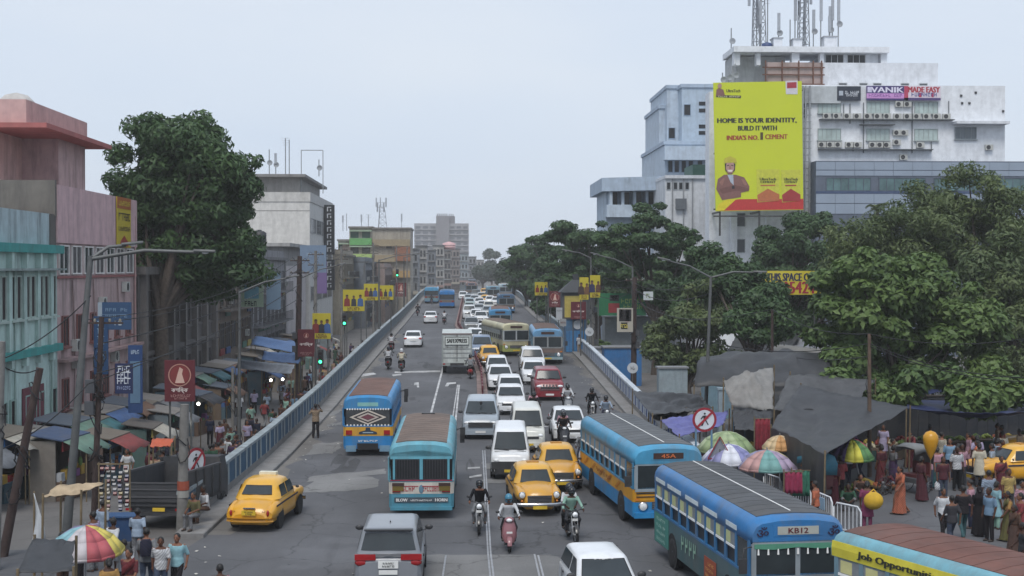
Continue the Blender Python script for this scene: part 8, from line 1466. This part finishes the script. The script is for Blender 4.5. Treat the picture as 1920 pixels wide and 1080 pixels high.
c = W8(1350, 842, 50.5); o = thing('triangle_sign', 'red bordered triangular warning sign below the no-walking sign', 'road sign', (c.x, c.y, 0)); [MB().bar(a, b, .07, .03).build('border', pm('8a2430', .5), o) for a, b in (((-.45, 0, c.z-.35), (.0, 0, c.z+.45)), ((.0, 0, c.z+.45), (.45, 0, c.z-.35)), ((.45, 0, c.z-.35), (-.45, 0, c.z-.35)))]; MB().slab([(-.4, .02, c.z-.33), (.4, .02, c.z-.33), (0, .02, c.z+.4)], (0, .01, 0)).build('face', pm('7d8088'), o); MB().tube([(0, .05, 0), (0, .05, c.z)], .04, 7).build('post', galv, o)
for px, py, Yc, r, lab in ((1105, 622, 113, .36, 'round white sign on a post at the start of the white parapet'), (1186, 690, 92, .36, 'round white sign half hidden below the cable pole')):
    c = W8(px, py, Yc); o = thing('round_sign', lab, 'road sign', (c.x, c.y, zq(Yc))); z = c.z-zq(Yc); MB().lathe([(.01, 0), (r, 0), (r, .02), (.01, .02)], 20, (0, -.05, z), 'y', False).build('plate', pm('b5b9bc'), o); MB().tube([(0, 0, 0), (0, 0, z+.2)], .035, 7).build('post', galv, o); txt(MB(), '~~', (0, -.052, z), .3, .26).build('lettering', pm('5a5c60'), o)
# ---- traffic lights showing green
green = mat('signal_green', (.05, .9, .35), .3, var=0, emit=3.0)
for px, py, Yc, lab in ((646, 606, 118, 'green traffic light beside the largest film poster'), (601, 678, 98, 'green traffic light behind the left parapet'), (745, 516, 190, 'green traffic light hung over the lane near the crest')):
    c = W8(px, py, Yc); o = thing('traffic_light', lab, 'traffic light', (c.x, c.y, zs(Yc))); z = c.z-zs(Yc); MB().box((-.2, -.1, z-.25), (.2, .2, z+.85)).build('housing', dsteel, o); MB().tube([(0, .15, 0), (0, .15, z+.9)], .05, 8).build('post', galv, o)
    for k in range(3): q = MB().lathe([(.13, -.1), (.13, -.24), (.12, -.24), (.12, -.1)], 12, (0, 0, z+.3*k), 'y').build('visor', dsteel, o); MB().lathe([(.12, -.13), (.01, -.14)], 12, (0, 0, z+.3*k), 'y').build('lens', green if k == 0 else pm('2a1214' if k == 2 else '2a2414', .3), o)
bulb = mat('bulb_glow', (1, .95, .85), .3, var=0, emit=6.0)
for px, py, Yc, lab in ((508, 713, 92, 'bare lit bulb over the lane stalls, left of a pair'), (530, 711, 93, 'bare lit bulb over the lane stalls, right of a pair'), (372, 757, 76, 'lit bulb under the round sari sign'), (350, 794, 66, 'lit bulb on the stall behind the concrete post')):
    c = W8(px, py, Yc); o = thing('light_bulb', lab, 'bulb', (c.x, c.y, c.z)); MB().sph((0, 0, 0), .09, 10, 7).build('glass', bulb, o); MB().tube([(0, 0, .08), (0, 0, .5)], .015, 5).build('flex', black, o)
# leaning white banner, poster on the concrete post
A_, B_ = W8(62, 925, 41), W8(28, 1090, 41); o = thing('cloth_banner', 'narrow white cloth banner sagging from the rusty post', 'banner', (A_.x, A_.y, 0)); rows = [[(lerp(0, B_.x-A_.x, t)+.25*math.sin(PI*t)+u*.35*(1-abs(2*t-1))*1.0+.02, .05*math.sin(t*9+u*3), lerp(A_.z, B_.z, t)) for u in (0, .5, 1)] for t in (i/12 for i in range(13))]; q = MB().ring(rows, False, True, False).build('cloth', mat('banner_white', hx('b9bdc0'), .85, var=.15), o); q.modifiers.new('t', 'SOLIDIFY').thickness = .01; MB().tube([(0, .05, -.0), (0.02, .05, A_.z+.05)], .03, 6).build('pole', bamboo, o)
o = thing('taped_poster', 'small orange-red poster taped round the thick concrete post', 'poster', (-9.2, 46.4, 1.45)); MB().lathe([(.2, 0), (.2, .3)], 12, (0, .2, 0), 'z', False).build('paper', pm('8f4632', .8), o); MB().lathe([(.2, -.25), (.2, -.02)], 12, (0, .2, 0), 'z', False).build('lower_sheet', pm('8d8d88', .8), o)
# ---------------- haze ----------------
hm = bpy.data.materials.new('haze_air'); hm.use_nodes = True; n = hm.node_tree.nodes; n.remove(n['Principled BSDF']); v = n.new('ShaderNodeVolumePrincipled'); v.inputs['Color'].default_value = (1, 1, 1, 1); v.inputs['Density'].default_value = .00035; v.inputs['Anisotropy'].default_value = 0
hm.node_tree.links.new(v.outputs[0], n['Material Output'].inputs['Volume'])
hz = MB().box((-640, -60, -6), (640, 1290, 48)).build('haze', hm); tag(hz, kind='stuff')
bpy.data.scenes.remove(TMP)
